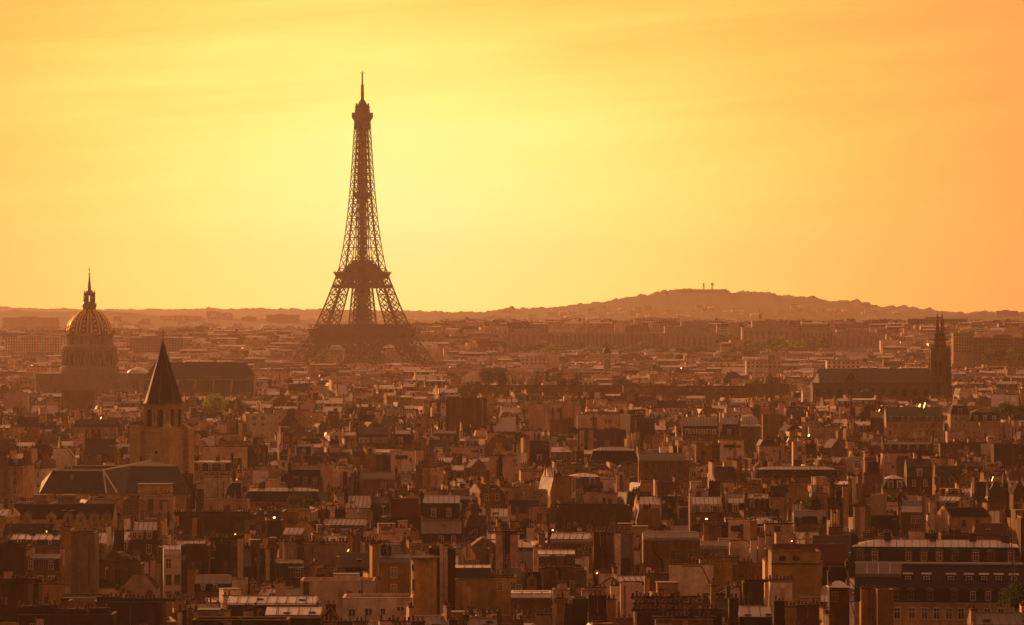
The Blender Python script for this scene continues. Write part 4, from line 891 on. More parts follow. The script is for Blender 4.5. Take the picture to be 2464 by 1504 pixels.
H('round', 'M4', 635, 870, (470, 600, 850), 23.5, 'round corner house with a ribbed dome glowing on one side', 'the lit corner dome', wall='tan', top='zinc', Dp=8, wins=((0.0, 20.9, 1.5, 1.9, False), (0.05, 16.6, 1.3, 2.2, False)), cat='building', extra=lambda s, sp, r: dome_cap(s, sp))
H('flat', 'M4', 905, 1130, (470, 700), 24, 'tall olive block with pale downpipes right of the lit corner dome', None, wall='ochre', Dp=8, strips=((.15, .6, -12, 0), (.5, .6, -12, 0), (.95, .6, -12, 0)), strip_mat='tan')
H('flat', 'M4', 410, 690, (760, 960), 22, 'white stepped party wall with black awnings under the lit corner dome', None, wall='white', Dp=6, awning=((.2, .65),), ends=((.2, 3, .5),))
H('slab', 'M4', 150, 420, (790, 1000), 23.5, 'brown-olive chimney wall beside the white stepped wall', None, wall='ochre', n=3, mats=('tan', 'ochre', 'brown'), fill=.97, Dp=5, cat='building')
H('flat', 'M4', 860, 1150, (825, 960), 20.5, 'sunlit-topped pink parapet wall in the middle rows', None, wall='pink', Dp=5, ends=((.4, 8, .2),))
H('gable', 'M4', 1595, 1830, (730, 830, 900), 21, 'brightest orange corrugated roof beside pinkish slabs', 'the brightest orange roof', wall='tan', top='zinc', party=False, yaw=-38, floors=0, Dp=8)
H('slab', 'M4', 1815, 1960, (545, 700), 25, 'upright orange chimney slabs above the brightest orange roof', None, wall='cream', n=3, mats=('cream', 'pink', 'tan'), yaw=20, Dp=4, cat='building')
H('flat', 'M4', 1425, 1760, (612, 700), 21, 'pale pink penthouse wall with a slanted side', None, wall='pink', Dp=6, ends=((.75, 9, .3),))
H('flat', 'M4', 700, 1205, (120, 250), 26, 'wide tan hall with a white-edged flat roof and slit vents', 'the wide tan hall', wall='tan', Dp=14, coping='cream', cat='building')
H('mansard', 'M4', 830, 1760, (1050, 1085, 1180, 1200), 19, 'dark slate mansard with bright zinc ribs above a hedge of trees', 'the bright-ribbed slate mansard', low='slate', top='zinc', dormer=None, dx=(), wall='ochre', floors=0, Dp=9, seams=True, hip=True, party=False, cat='building')
H('mansard', 'M5', 370, 1015, (380, 470, 545, 720), 22, 'cream building under a green copper roof with a row of dormers', 'the green copper roof', cat='building', low='copper_green', top='copper_green', dormer='slate', nd=9, wall='cream', floors=3, Dp=12, party=False)
H('mansard', 'M5', 1095, 1312, (345, 365, 462, 720), 26, 'taller cream pavilion with a dark mansard cap and triple casement', 'the taller cream pavilion', low='soot', top='copper_green', dormer='white', nd=1, wall='cream', floors=4, Dp=12, party=False, hip=True, cat='building')
H('mansard', 'M5', 1312, 1660, (395, 440, 540, 720), 22, 'cream wing with a blackish roof right of the taller cream pavilion', None, low='dark_roof', top='copper_green', dormer='white', nd=3, wall='cream', floors=3, Dp=11, hip=True, party=False, cat='building')
H('flat', 'M5', 1432, 1775, (562, 735), 22, 'large rose blank wall before the cream wing', None, wall='pink', Dp=8)
H('flat', 'M5', 1060, 1255, (660, 745), 20, 'low rose wall under the taller cream pavilion', None, wall='pink', Dp=8)
H('mansard', 'M5', 605, 890, (965, 1060, 1170, 1345), 20.5, 'grey slate house of two attic storeys with yellow casements', 'the grey slate attic house', low='slate_grey', top='slate_grey', dormer='white', nd=1, wall='brown', floors=1, Dp=10, wk=('pale',), party=False, stacks=((0.4, 4, 1.5, 1, .8),))
H('gable', 'M5', 930, 1205, (1045, 1240, 1330), 18, 'plain grey slate slope with a ladder of skylights', None, wall='ochre', top='slate_grey', floors=0, Dp=10, lights=((5, .3, 1), (5, .5, 1), (5, .7, 1)), gpx=(945, 1110), gdrop=.3)
H('slab', 'M5', 858, 1140, (930, 1160), 23.5, 'four pink chimney slabs rising beside the grey slate attic house', None, wall='pink', n=4, mats=('pink', 'pink', 'grey', 'pink'), fill=.88, Dp=4, cat='building')
H('mansard', 'M5', 340, 605, (1145, 1190, 1310, 1320), 19, 'black mansard with two white casements before dark trees', None, low='dark_roof', top='zinc', dormer='white', nd=2, wall='tan', floors=0, Dp=9, hip=True, party=False)
H('mansard', 'M5', 340, 905, (770, 800, 870, 890), 20, 'dark red-brown attic row under two big satellite dishes', 'the attic row with dishes', low='brown_tile', top='zinc_dull', dormer='brown', nd=5, wall='brown', floors=0, Dp=9, cat='building')
H('flat', 'M5', 330, 650, (910, 1120), 22, 'pale stepped wall pair beside the black mansard', None, wall='pink', Dp=7, strips=((.72, 4, -8, -1),), strip_mat='tan')
H('flat', 'M5', 980, 1440, (795, 900), 20.5, 'long olive parapet lined with chimney pots', None, wall='tan', Dp=6, ends=((.25, 12, .3), (.75, 12, .3)), cat='building')
H('flat', 'M5', 1585, 1990, (810, 1040), 22, 'large dim brown block at the frame edge', None, wall='brown', Dp=9, ends=((.3, 8, .3),), cat='building')
H('flat', 'P0', 1123, 1500, (928, 939), 27, 'long flat-roofed brown hall with a thin dark parapet', 'the long brown hall', wall='tan', floors=1, pitch=5, Dp=14, coping='soot', cat='building')
H('flat', 'P0', 1500, 1800, (930, 941), 27.5, 'flat-roofed brown hall carrying on from the long brown hall', None, wall='tan', floors=1, pitch=5, Dp=14, coping='soot', cat='building')
H('gable', 'P0', 2378, 2420, (1158, 1201, 1215), 22, 'pointed grey roof with a thin sunlit hip', None, wall='tan', top='slate_grey', hip=True, hipx=.95, floors=0, Dp=5)
H('flat', 'P0', 1286, 1306, (905, 925), 27, 'small lift house carrying the rooftop lattice frame', None, wall='tan', Dp=6, cat='building')

def drain(s, sp):
    p = s.mb('drainpipe'); W, ze = sp['W'], sp['ze']
    pts = [(-.33 * W, -.12, ze), (-.33 * W, -.12, ze - 2), (-.16 * W, -.12, ze - 4.4), (-.16 * W, -.12, ze - 7)]
    for a, b in zip(pts, pts[1:]): p.bar(a, b, .13, 'rust')
    for x, w, h in ((.07, 2.2, 1.9), (.38, 2.2, 1.9)):
        s.inst('window', WIN['brown'], (x * W, 0, ze - 3.9), 0, (w, 1, h))
def portholes(s, sp):
    for f in (.22, .50):
        o = s.mb('porthole'); x = (f - .5) * sp['W']; n = 20
        pts = [(x + .62 * cos(2 * pi * k / n), -.06, sp['ze'] - 1.1 + .42 * sin(2 * pi * k / n)) for k in range(n)]
        o.add(pts, [tuple(range(n))], 'glass')
        for k in range(n): o.bar(pts[k], pts[(k + 1) % n], .09, 'brown')
def long_roof(s, sp):
    W, i, ze, zk, zr, Dp = sp['W'], (sp['zk'] - sp['ze']) * .2, sp['ze'], sp['zk'], sp['zr'], sp['Dp']
    r = s.mb('ridge_cap'); r.bar((-W / 2, Dp / 2, zr + .12), (W / 2, Dp / 2, zr + .12), .16, 'lead_white')
    for a in (660, 880, 1170, 1385, 1565, 1740, 1920):
        x = ((a - 20) / 2080 - .5) * W; f = .42
        y = i + (Dp / 2 - i) * f - .55; z = zk + (zr - zk) * f - 1.0
        d = s.inst('dormer', DORM['slate'], (x, y, z), 0, (.95, 1.2, .85))
        s.inst('window', WIN['pale'], (x, y, z + .1), 0, (1.0, 1, 1.25), parent=d)
    z_ = s.mb('zinc_roof')      # the ribbed zinc stretch at the near end
    xa, xb = -W / 2 + .1, -W / 2 + W * .27
    t_ = .5; a, b = (i + (Dp / 2 - i) * t_ - .5, zk + (zr - zk) * t_ + .35), (Dp / 2 - .4, zr + .02)
    z_.prx([a, b, (b[0], b[1] - 1.4), (a[0], a[1] - 1.4)], xa, xb, 'zinc_dull')
    seams(z_, xa, xb, a, b, 1.6, 'zinc')
def dome_cap(s, sp):
    R, ze, zr = sp['W'] / 2, sp['ze'], sp['zr']; h = zr - ze
    d = s.mb('dome'); d.lathe([(R * .98, ze + .15), (R * .97, ze + h * .35), (R * .85, ze + h * .65), (R * .6, ze + h * .9), (R * .3, ze + h), (.2, ze + h * 1.04)], 24, 'zinc', 0, R)
    for k in range(20):
        a = 2 * pi * k / 20; pr = [(R * .99, ze + .15), (R * .98, ze + h * .35), (R * .86, ze + h * .65), (R * .61, ze + h * .9)]
        for p, q_ in zip(pr, pr[1:]): d.bar((p[0] * cos(a), R + p[0] * sin(a), p[1]), (q_[0] * cos(a), R + q_[0] * sin(a), q_[1]), .07, 'seam')

# ------------------------------------------------------------------ the rest of the roofs, street by street
GND = [0.0]
def ground_z(x, y):
    f = max(0.0, min(1.0, (y - 3900.0) / 1000.0)); f = f * f * (3 - 2 * f)
    u = toPX(x, max(y, 500.0)); a = 27 + 12 * max(0.0, min(1.0, (u - 700) / 450.0))
    return f * a
KEEP = [  # image areas that landmarks need free: x0, x1, lowest y, distance
    (318, 455, 1128, 1166), (94, 452, 1188, 1090), (80, 440, 941, 3075), (352, 616, 948, 2626), (1952, 2308, 952, 2330), (728, 1036, 862, 4020),
    (1225, 1735, 845, 4690), (1785, 2106, 842, 4690), (490, 590, 985, 2080), (1350, 1392, 1062, 1480), (680, 755, 1215, 1030), (1945, 2020, 1220, 1010), (1145, 1222, 912, 2520), (1335, 1550, 926, 2300), (1280, 1310, 924, 2000), (2190, 2230, 1055, 1500)]
HB = [(h['px0'], h['px1'], h['ybot'], h['D'], h['Dp']) for h in SPECS] + [(a, b, c, d, 20) for a, b, c, d in KEEP]
fr = random.Random(21)
def fill_spec(D, px0, px1, rnd):
    W = (px1 - px0) / FPX * D
    x = PX((px0 + px1) / 2, D)
    rz = radians(rnd.choice((-12, -5, 0, 0, 4, 9, 16)) + 10 * MN.noise((x * .004, D * .004, 3)))
    far = D > 1900
    base = 19.0 + 3.0 * MN.noise((x * .006, D * .006, 1)) + rnd.gauss(0, 2.3 if D < 1500 else 1.6)
    u = rnd.random()
    if u < .12: base -= rnd.uniform(3, 8)
    elif u > .93: base += rnd.uniform(3, 6)
    if D > 3250: base = 20.5 + (base - 19) * .5
    base = max(9.0, min(27.5, base))
    kind = rnd.choices(('mansard', 'gable', 'end', 'flat', 'slab'), (.31, .21, .19, .14, .15))[0]
    if W < 6: kind = rnd.choice(('flat', 'end', 'gable', 'slab'))
    Dp = rnd.uniform(9, 13)
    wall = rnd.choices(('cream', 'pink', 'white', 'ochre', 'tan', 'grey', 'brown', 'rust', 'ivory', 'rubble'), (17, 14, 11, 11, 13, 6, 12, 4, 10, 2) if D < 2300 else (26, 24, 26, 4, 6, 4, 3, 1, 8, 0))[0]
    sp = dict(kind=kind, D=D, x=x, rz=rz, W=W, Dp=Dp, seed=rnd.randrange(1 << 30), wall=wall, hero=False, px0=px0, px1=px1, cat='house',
              low=rnd.choices(('slate', 'slate_grey', 'dark_roof', 'zinc_dull', 'brown_tile'), (40, 25, 14, 14, 7))[0],
              top=rnd.choices(('zinc', 'zinc_dull', 'slate_grey'), (60, 28, 12))[0],
              party_mat=rnd.choice(('tan', 'cream', 'pink', 'brown', 'white', 'ochre')),
              dormer=rnd.choice(('flat', 'flat', 'ped', 'slate', 'white', 'gab')), side=rnd.choice((0, 0, -1)))
    top = base
    if kind == 'mansard':
        hm = rnd.uniform(2.5, 3.6); ht = rnd.uniform(.7, 1.8)
        sp.update(zr=base + 1, zk=base + 1 - ht, ze=base + 1 - ht - hm, hip=rnd.random() < .15, floors=3)
        if sp['hip']: sp['party'] = False
        if rnd.random() < .25: sp['lights'] = tuple((rnd.uniform(-W * .35, W * .35), rnd.uniform(.2, .7), rnd.randrange(2)) for _ in range(rnd.randrange(1, 4)))
    elif kind == 'gable':
        sp.update(zr=base + 1, ze=base + 1 - Dp / 2 * math.tan(radians(rnd.choice((16, 24, 34, 42, 48)))), top=rnd.choices(('zinc', 'zinc_dull', 'slate', 'slate_grey', 'red_tile', 'brown_tile', 'dark_roof'), (34, 14, 14, 14, 8, 8, 8))[0])
        if rnd.random() < .5: sp['lights'] = tuple((rnd.uniform(-W * .35, W * .35), rnd.uniform(.2, .7), rnd.randrange(2)) for _ in range(rnd.randrange(1, 4)))
    elif kind == 'end':
        sp.update(zr=base + 1.5, ze=base + 1.5 - rnd.uniform(1.2, 5.0), plateau=rnd.choice((.0, .2, .5, .8)), shift=rnd.uniform(-.12, .12), top=rnd.choice(('zinc_dull', 'slate', 'dark_roof', 'slate_grey')))
        sp['stack_mat'] = wall
        if rnd.random() < .45: sp['wx'] = [(f_, sp['ze'] - 1.2 - 2.9 * r_, rnd.uniform(.8, 1.2), rnd.uniform(1.2, 1.8)) for r_ in range(3) for f_ in ((.3, .7) if W > 6 else (.5,)) if rnd.random() < .7]
        sp['ends'] = tuple((rnd.uniform(.3, .7), rnd.uniform(.15, .4) * W, rnd.uniform(.4, 1.4)) for _ in range(rnd.randrange(1, 3)))
    elif kind == 'flat':
        sp.update(ze=base + .5, zr=base + .5, floors=rnd.choice((0, 2, 3)), hut=rnd.choice((None, (rnd.uniform(-.2, .2) * W, rnd.uniform(2, 4), 2.0))),
                  ends=tuple((rnd.uniform(.15, .85), rnd.uniform(.2, .45) * W, rnd.uniform(.5, 1.3)) for _ in range(rnd.randrange(0, 3))), coping=rnd.choice(('tan', 'brown', 'cream', 'soot')))
        if rnd.random() < .35: sp['strips'] = ((rnd.uniform(.1, .9), rnd.uniform(.5, 1.3), -9, rnd.uniform(-1, .6)),); sp['strip_mat'] = rnd.choice(('white', 'tan', 'brown', 'pink'))
    else:
        sp.update(ze=base + 2.0, zr=base + 2.0, n=rnd.randrange(2, 5), fill=rnd.uniform(.6, .96), mats=tuple(rnd.choice(('cream', 'pink', 'tan', 'ochre', 'brown', 'white', 'rust')) for _ in range(4)))
    if kind in ('mansard', 'gable') and rnd.random() < .55 and W > 9:
        aw = rnd.uniform(3.5, 6.5); h2 = base + rnd.uniform(.5, 3.0)
        ak = rnd.choice(('flat', 'end', 'slab'))
        ax = dict(kind=ak, ox=rnd.uniform(-.4, .4) * W, oy=Dp + .4, W=aw, Dp=4.0, ze=h2 if ak != 'end' else h2 - 1.5, zr=h2, wall=rnd.choice(('pink', 'tan', 'cream', 'brown', 'white')), top='zinc_dull', low='slate',
                  n=rnd.randrange(1, 4), mats=('pink', 'tan', 'cream'), ends=((.5, aw * .6, .6),), coping='brown', plateau=.5)
        sp['annex'] = (ax,)
    if rnd.random() < .3 and D < 1300: sp['bits'] = tuple((rnd.choice(('AERIAL', 'AERIAL', 'DISH')), rnd.uniform(-.4, .4) * W, Dp * .5, sp['zr'] - .2) for _ in range(rnd.randrange(1, 3)))
    return sp
def lower(sp, dz):
    for k in ('ze', 'zk', 'zr'):
        if k in sp: sp[k] -= dz
    for a in sp.get('annex', ()):
        for k in ('ze', 'zr'): a[k] -= dz
    if 'bits' in sp: sp['bits'] = tuple((p, x, y, z - dz) for p, x, y, z in sp['bits'])
    if sp['kind'] == 'end' and sp.get('wx'): sp['wx'] = [(a, b - dz, c, d) for a, b, c, d in sp['wx']]
D = 588.0
while D < 5600:
    step = 12.5 * (D / 600.0) ** .65
    px = -60.0 - fr.uniform(0, 120)
    while px < 2530:
        Wm = fr.choice((fr.uniform(3, 6), fr.uniform(5, 9), fr.uniform(7, 13))) if D < 2000 else (fr.uniform(6, 16) if D < 3000 else fr.uniform(12, 34))
        wpx = Wm / D * FPX
        d = D + fr.uniform(-.25, .25) * step
        p0, p1 = px, px + wpx * .985
        px += wpx * (1.0 if fr.random() > .10 else 1.5)
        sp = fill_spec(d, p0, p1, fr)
        g = ground_z(sp['x'], d)
        sp['g'] = g
        ok = True
        cap = 999.0
        for (h0, h1, hy, hd, hdp) in HB:
            if p1 < h0 + 2 or p0 > h1 - 2: continue
            if d < hd:
                cap = min(cap, PZ(hy, d) - (1.6 if sp['kind'] != 'slab' else .6) - g)
                if d + sp['Dp'] > hd - 1 and hd - d < 14: ok = False
            elif d < hd + hdp + 1: ok = False
        if not ok: continue
        if cap < 900 and (d > 1900 or cap < 9): sp.pop('annex', None)
        top = max([sp['zr']] + [a['zr'] + .4 for a in sp.get('annex', ())])
        if top > cap:
            if cap < 6.5 or top - cap > 13: continue
            lower(sp, top - cap)
            if sp['ze'] < 3: continue
        if not sp['hero'] and d > 3850 and abs((p0 + p1) / 2 - 882) < 190 and d < 4320: continue
        if d > 4560 and d < 4760 and 1215 < (p0 + p1) / 2 < 2115: continue
        SPECS.append(sp)
    D += step
SPECS.sort(key=lambda s: s['D'])
NB = 616
sky = [-(1504 - HY) / FPX] * NB
for sp in SPECS:
    b0, b1 = max(0, int(sp['px0'] / 4)), min(NB - 1, int(sp['px1'] / 4))
    t = (sp['zr'] + sp.get('g', 0) + .8 - CAMZ) / (sp['D'] + 2) if 'zr' in sp else (sp['ze'] - CAMZ) / sp['D']
    area, mx = 0.0, 0.0
    for b in range(b0, b1 + 1):
        e = (t - sky[b]) * FPX
        if e > 0: area += e * 4; mx = max(mx, e); sky[b] = t
    sp['area'] = area if b1 >= b0 else 0.0; sp['mx'] = mx
fills = [s for s in SPECS if not s['hero'] and s['mx'] > 1.0 and s['area'] > 12]
heroes = [s for s in SPECS if s['hero']]
fills.sort(key=lambda s: -s['area'])
N_FILL = max(0, 296 - len(heroes))
single_fill, mass_fill = fills[:N_FILL], fills[N_FILL:]
print('heroes', len(heroes), 'single fill', len(single_fill), 'mass', len(mass_fill), 'D of last single', max([s['D'] for s in single_fill] or [0]))

# ------------------------------------------------------------------ ground and hills
def grid_mesh(name, xs, ys, zf, mat, kind='structure', smooth=True):
    v, f = [], []
    for y in ys:
        for x in xs: v.append((x, y, zf(x, y)))
    n = len(xs)
    for j in range(len(ys) - 1):
        for i in range(n - 1): f.append((j * n + i, j * n + i + 1, (j + 1) * n + i + 1, (j + 1) * n + i))
    b = MB(); b.add(v, f, mat, smooth)
    return single(name, b, None, None, kind=kind)
lin = lambda a, b, n: [a + (b - a) * k / (n - 1) for k in range(n)]
grid_mesh('ground', lin(-3200, 3200, 90), lin(-240, 15200, 200), lambda x, y: ground_z(x, y) - .02, 'asphalt')

HZ = []
def hill(D, prof, x0, x1, dx, depth, amp, seed, front=0.55):
    """a ridge with a wooded skyline: prof gives its crest in frame units seen from the city"""
    hr = random.Random(seed)
    def crest(x):
        u = toPX(x, D)
        if u <= prof[0][0]: return PZ(prof[0][1], D)
        for (a, b), (c, d) in zip(prof, prof[1:]):
            if u <= c:
                t = (u - a) / (c - a); t = t * t * (3 - 2 * t) * .5 + t * .5
                return PZ(b + (d - b) * t, D)
        return PZ(prof[-1][1], D)
    xs = lin(x0, x1, int((x1 - x0) / dx) + 1)
    ys = [D - depth * front * (1 - k / 26) ** 1.0 for k in range(27)] + [D + depth * k / 5 for k in range(1, 6)]
    g0 = 12.0
    sm = {}
    def zf(x, y):
        c = crest(x)
        if y <= D:
            if x not in sm: sm[x] = sum(crest(x + 60 * k) for k in range(-5, 6)) / 11
            f = max(0.0, 1 - (D - y) / (depth * front * .35)); c = c * f + sm[x] * (1 - f)
        if y <= D:
            t = 1 - (D - y) / (depth * front); base = g0 + (c - g0) * (t ** .62 if t > 0 else 0)
            w = min(1.0, t * 3)
        else: base = c - (y - D) / depth * 14; w = 1
        b = abs(MN.noise((x / 21.0, y / 80.0, seed))) ** .7 * 1.5 + abs(MN.noise((x / 9.0, y / 40.0, seed + 5))) ** .7 * .8 + max(0, MN.noise((x / 60.0, y / 160.0, seed + 9)) - .05) * 2.0 - .75
        w = max(.16, 1 - abs(D - y) / (depth * .05)) if y <= D else max(0, 1 - (y - D) / (depth * .1))
        return base + (amp * b if c > g0 + 1 else 0) * w
    HZ.append((zf, D, depth * front, prof))
    return grid_mesh('hills', xs, ys, zf, 'hill_green')
hill(12600, [(-400, 741), (0, 741), (150, 743), (220, 746), (350, 744), (520, 743), (800, 744), (980, 748), (1120, 752), (1230, 757), (2900, 758)], -2700, 900, 6, 1500, 5.0, 3)
hill(10500, [(880, 762), (960, 757), (1060, 752), (1150, 751), (1235, 741), (1300, 743), (1350, 738), (1405, 731), (1440, 727), (1500, 716), (1560, 709), (1605, 701), (1622, 697.5), (1745, 697), (1765, 704), (1800, 701), (1850, 702), (1880, 711), (1960, 716), (2000, 724), (2050, 727), (2062, 726), (2085, 737), (2150, 738), (2200, 741), (2260, 749), (2330, 754), (2900, 757)], -500, 2400, 3.2, 1700, 6.5, 17)
hill(8800, [(-300, 748), (0, 749), (110, 750), (230, 749), (300, 751), (350, 760), (420, 766), (560, 768), (700, 770), (860, 774), (1000, 772), (1100, 765), (1300, 776), (1500, 780), (1900, 779), (2150, 772), (2300, 756), (2464, 752), (2800, 748)], -1900, 1900, 3.5, 1500, 5.5, 29)

# ------------------------------------------------------------------ iron tower
TD, TX = 4100.0, PX(872, 4100.0)
def itp(tab, z):
    for (a, b), (c, d) in zip(tab, tab[1:]):
        if z <= c: return b + (d - b) * (z - a) / (c - a)
    return tab[-1][1]
WT = [(0, 62), (23, 51), (40, 41.8), (57, 34.6), (80, 27.2), (107, 19.7), (116, 17.4), (140, 14.1), (166, 11.5), (190, 9.8), (214, 8.4), (240, 7.1), (266, 6.0), (282, 5.4)]
LW = [(0, 25), (23, 22), (57, 17.2), (107, 11.2), (116, 9.8), (140, 8.0), (166, 6.9), (190, 6.2), (214, 5.6), (240, 5.0), (266, 4.6), (282, 4.3)]
tw = Thing('iron_tower', (TX, TD, 2.0), radians(51), 'tall brown wrought iron lattice tower with arched legs, standing above the whole city', 'tower')
lvA = [0, 14, 28, 42, 52]
lvB = [57, 67.5, 78, 89, 99, 107]
lvC = [116]
while lvC[-1] < 270: lvC.append(lvC[-1] + 5.2 + 6.2 * max(0, (270 - lvC[-1]) / 154.0))
lvC[-1] = 274
def leg_pts(sx, sy, z):
    w, l = itp(WT, z), itp(LW, z); i = w - l
    return [(sx * w, sy * w, z), (sx * i, sy * w, z), (sx * i, sy * i, z), (sx * w, sy * i, z)]
def lattice(b, sx, sy, lv, rc, rh, rx, fine):
    for a, c in zip(lv, lv[1:]):
        A, C = leg_pts(sx, sy, a), leg_pts(sx, sy, c); M = leg_pts(sx, sy, (a + c) / 2)
        for k in range(4):
            k2 = (k + 1) % 4
            b.bar(A[k], C[k], rc, 'iron')
            b.bar(C[k], C[k2], rh, 'iron')
            b.bar(A[k], C[k2], rx, 'iron'); b.bar(A[k2], C[k], rx, 'iron')
            if fine:
                mid = [(p + q) / 2 for p, q in zip(A[k], A[k2])]; mt = [(p + q) / 2 for p, q in zip(C[k], C[k2])]
                cen = [(p + q) / 2 for p, q in zip(mid, mt)]
                b.bar(M[k], cen, rx * .7, 'iron'); b.bar(M[k2], cen, rx * .7, 'iron')
                b.bar(mid, M[k], rx * .7, 'iron'); b.bar(mid, M[k2], rx * .7, 'iron'); b.bar(mt, M[k], rx * .7, 'iron'); b.bar(mt, M[k2], rx * .7, 'iron')
                b.box(cen[0] - .8, cen[0] + .8, cen[1] - .8, cen[1] + .8, cen[2] - .7, cen[2] + .7, 'iron')
        # inner ties of the box girder
        b.bar(A[0], C[2], rx * .8, 'iron'); b.bar(A[1], C[3], rx * .8, 'iron')
for sx in (1, -1):
    for sy in (1, -1):
        lg = tw.mb('leg'); lattice(lg, sx, sy, lvA, .85, .55, .42, True)
        lattice(lg, sx, sy, [52, 57], .8, .5, .4, False)
        lattice(lg, sx, sy, lvB, .72, .45, .27, True); lattice(lg, sx, sy, [107, 116], .7, .5, .36, False)
        lg.box(min(sx * 35, sx * 66), max(sx * 35, sx * 66), min(sy * 35, sy * 66), max(sy * 35, sy * 66), -2, 3, 'ashlar')
sh = tw.mb('upper_shaft')
for sx in (1, -1):
    for sy in (1, -1): lattice(sh, sx, sy, lvC, .44, .27, .2, False)
for a, c in zip(lvC, lvC[1:]):       # braces across the gap between the legs
    wa, wc = itp(WT, a), itp(WT, c); ia, ic = wa - itp(LW, a), wc - itp(LW, c)
    for s_ in (1, -1):
        for pts in (((-ic, s_ * wc, c), (ic, s_ * wc, c)), ((s_ * wc, -ic, c), (s_ * wc, ic, c))): sh.bar(*pts, .3, 'iron')
        if ia < 4.5:
            sh.bar((-ia, s_ * wa, a), (ic, s_ * wc, c), .2, 'iron'); sh.bar((ia, s_ * wa, a), (-ic, s_ * wc, c), .2, 'iron')
            sh.bar((s_ * wa, -ia, a), (s_ * wc, ic, c), .2, 'iron'); sh.bar((s_ * wa, ia, a), (s_ * wc, -ic, c), .2, 'iron')
core = tw.mb('lift_core')
def core_section(z0, z1, h, dz, r):
    for x in (-h, 0, h):
        for y in (-h, 0, h):
            if x or y: core.bar((x, y, z0), (x, y, z1), r * 1.3, 'iron')
    z = z0
    while z < z1 - .1:
        e = min(z1, z + dz)
        core.box(-h, h, -h, h, z, z + .45, 'iron')
        for s_ in (-h, h):
            for a, b_ in ((-h, 0), (0, h)):
                core.bar((a, s_, z), (b_, s_, e), r, 'iron'); core.bar((b_, s_, z), (a, s_, e), r, 'iron'); core.bar((s_, a, z), (s_, b_, e), r, 'iron'); core.bar((s_, b_, z), (s_, a, e), r, 'iron')
        z += dz
core_section(57.5, 112, 4.3, 3.6, .34); core_section(125, 192, 2.7, 5.2, .2); core_section(196, 272, 2.0, 5.2, .2)
def ring(b, ho, hi, z0, z1, ho2=None, mat='iron'):
    """a square frame, hollow inside"""
    h2 = ho if ho2 is None else ho2
    for k in range(4):
        c, s_ = (1, 0, -1, 0)[k], (0, 1, 0, -1)[k]
        P = lambda u, v, z: (c * u - s_ * v, s_ * u + c * v, z)
        vs_ = [P(-ho, -ho, z0), P(ho, -ho, z0), P(hi, -hi, z0), P(-hi, -hi, z0), P(-h2, -h2, z1), P(h2, -h2, z1), P(hi, -hi, z1), P(-hi, -hi, z1)]
        b.add(vs_, [(0, 3, 2, 1), (4, 5, 6, 7), (0, 1, 5, 4), (2, 3, 7, 6)], mat)
p1 = tw.mb('first_platform')
ring(p1, 36.0, 30, 42.5, 48.0, 39.6); ring(p1, 39.8, 24, 48.1, 51.6)
ring(p1, 40.1, 39.2, 51.7, 52.6); ring(p1, 39.9, 37.6, 57.0, 57.7); ring(p1, 33, 24, 51.7, 57.0)
for k in range(4):
    c, s_ = (1, 0, -1, 0)[k], (0, 1, 0, -1)[k]
    n = 22
    for j in range(n + 1):
        u = -39.4 + 78.8 * j / n; x, y = c * u + s_ * 39.4, s_ * u - c * 39.4
        p1.bar((x, y, 52.5), (x, y, 57.2), .22, 'iron')
    for j in range(26):      # frieze trellis under the gallery
        u0, u1 = -36 + 72 * j / 26, -36 + 72 * (j + 1) / 26
        A, B = (c * u0 + s_ * 39.5, s_ * u0 - c * 39.5), (c * u1 + s_ * 39.5, s_ * u1 - c * 39.5)
        p1.bar((*A, 38.2), (*B, 43), .36, 'iron'); p1.bar((*B, 38.2), (*A, 43), .36, 'iron'); p1.bar((*A, 38.2), (*A, 43), .3, 'iron'); p1.bar((*A, 38.0), (*B, 38.0), .55, 'iron')
for sx, sy in ((1, 0), (-1, 0), (0, 1), (0, -1)):
    pv = tw.mb('pavilion'); x, y = sx * 28.5, sy * 28.5
    pv.box(x - (4 if sx else 14), x + (4 if sx else 14), y - (14 if sx else 4), y + (14 if sx else 4), 51.7, 57.4, 'iron')
for k in range(4):
    ar = tw.mb('arch')
    c, s_ = (1, 0, -1, 0)[k], (0, 1, 0, -1)[k]
    n = 32
    for lo, hi in ((0, 1),):
        prev = None
        for j in range(n + 1):
            t = pi * j / n
            def P(rx, rz, z0, off=0.0):
                z = z0 + rz * sin(t); u = rx * cos(t); y = itp(WT, max(0, z)) - 2.2 - off
                return (c * u + s_ * y, s_ * u - c * y, z)
            q_ = (P(36.5, 31.5, 6), P(40.5, 36.0, 6), P(40.5, 36.0, 6, 3.5), P(36.5, 31.5, 6, 3.5))
            if prev: ar.add(list(prev) + list(q_), [(0, 1, 5, 4), (1, 2, 6, 5), (2, 3, 7, 6), (3, 0, 4, 7)], 'iron')
            prev = q_
p2 = tw.mb('second_platform')
ring(p2, 19.6, 15, 105.5, 107.5, 19.6); ring(p2, 19.6, 12, 107.5, 111.2, 21.2); ring(p2, 21.6, 8, 111.25, 112.6); ring(p2, 21.6, 21.35, 113.8, 114.0)
ring(p2, 22.2, 16.5, 95.6, 99.0, 21.4)
for k in range(4):
    c, s_ = (1, 0, -1, 0)[k], (0, 1, 0, -1)[k]
    for j in range(15):
        u = -21.4 + 42.8 * j / 14; x, y = c * u + s_ * 21.4, s_ * u - c * 21.4; p2.bar((x, y, 112.6), (x, y, 113.9), .12, 'iron')
    for j in range(9):
        u0, u1 = -9 + 18 * j / 9, -9 + 18 * (j + 1) / 9
        A, B = (c * u0 + s_ * 20.3, s_ * u0 - c * 20.3), (c * u1 + s_ * 20.3, s_ * u1 - c * 20.3)
        p2.bar((*A, 99), (*B, 105.6), .3, 'iron'); p2.bar((*B, 99), (*A, 105.6), .3, 'iron')
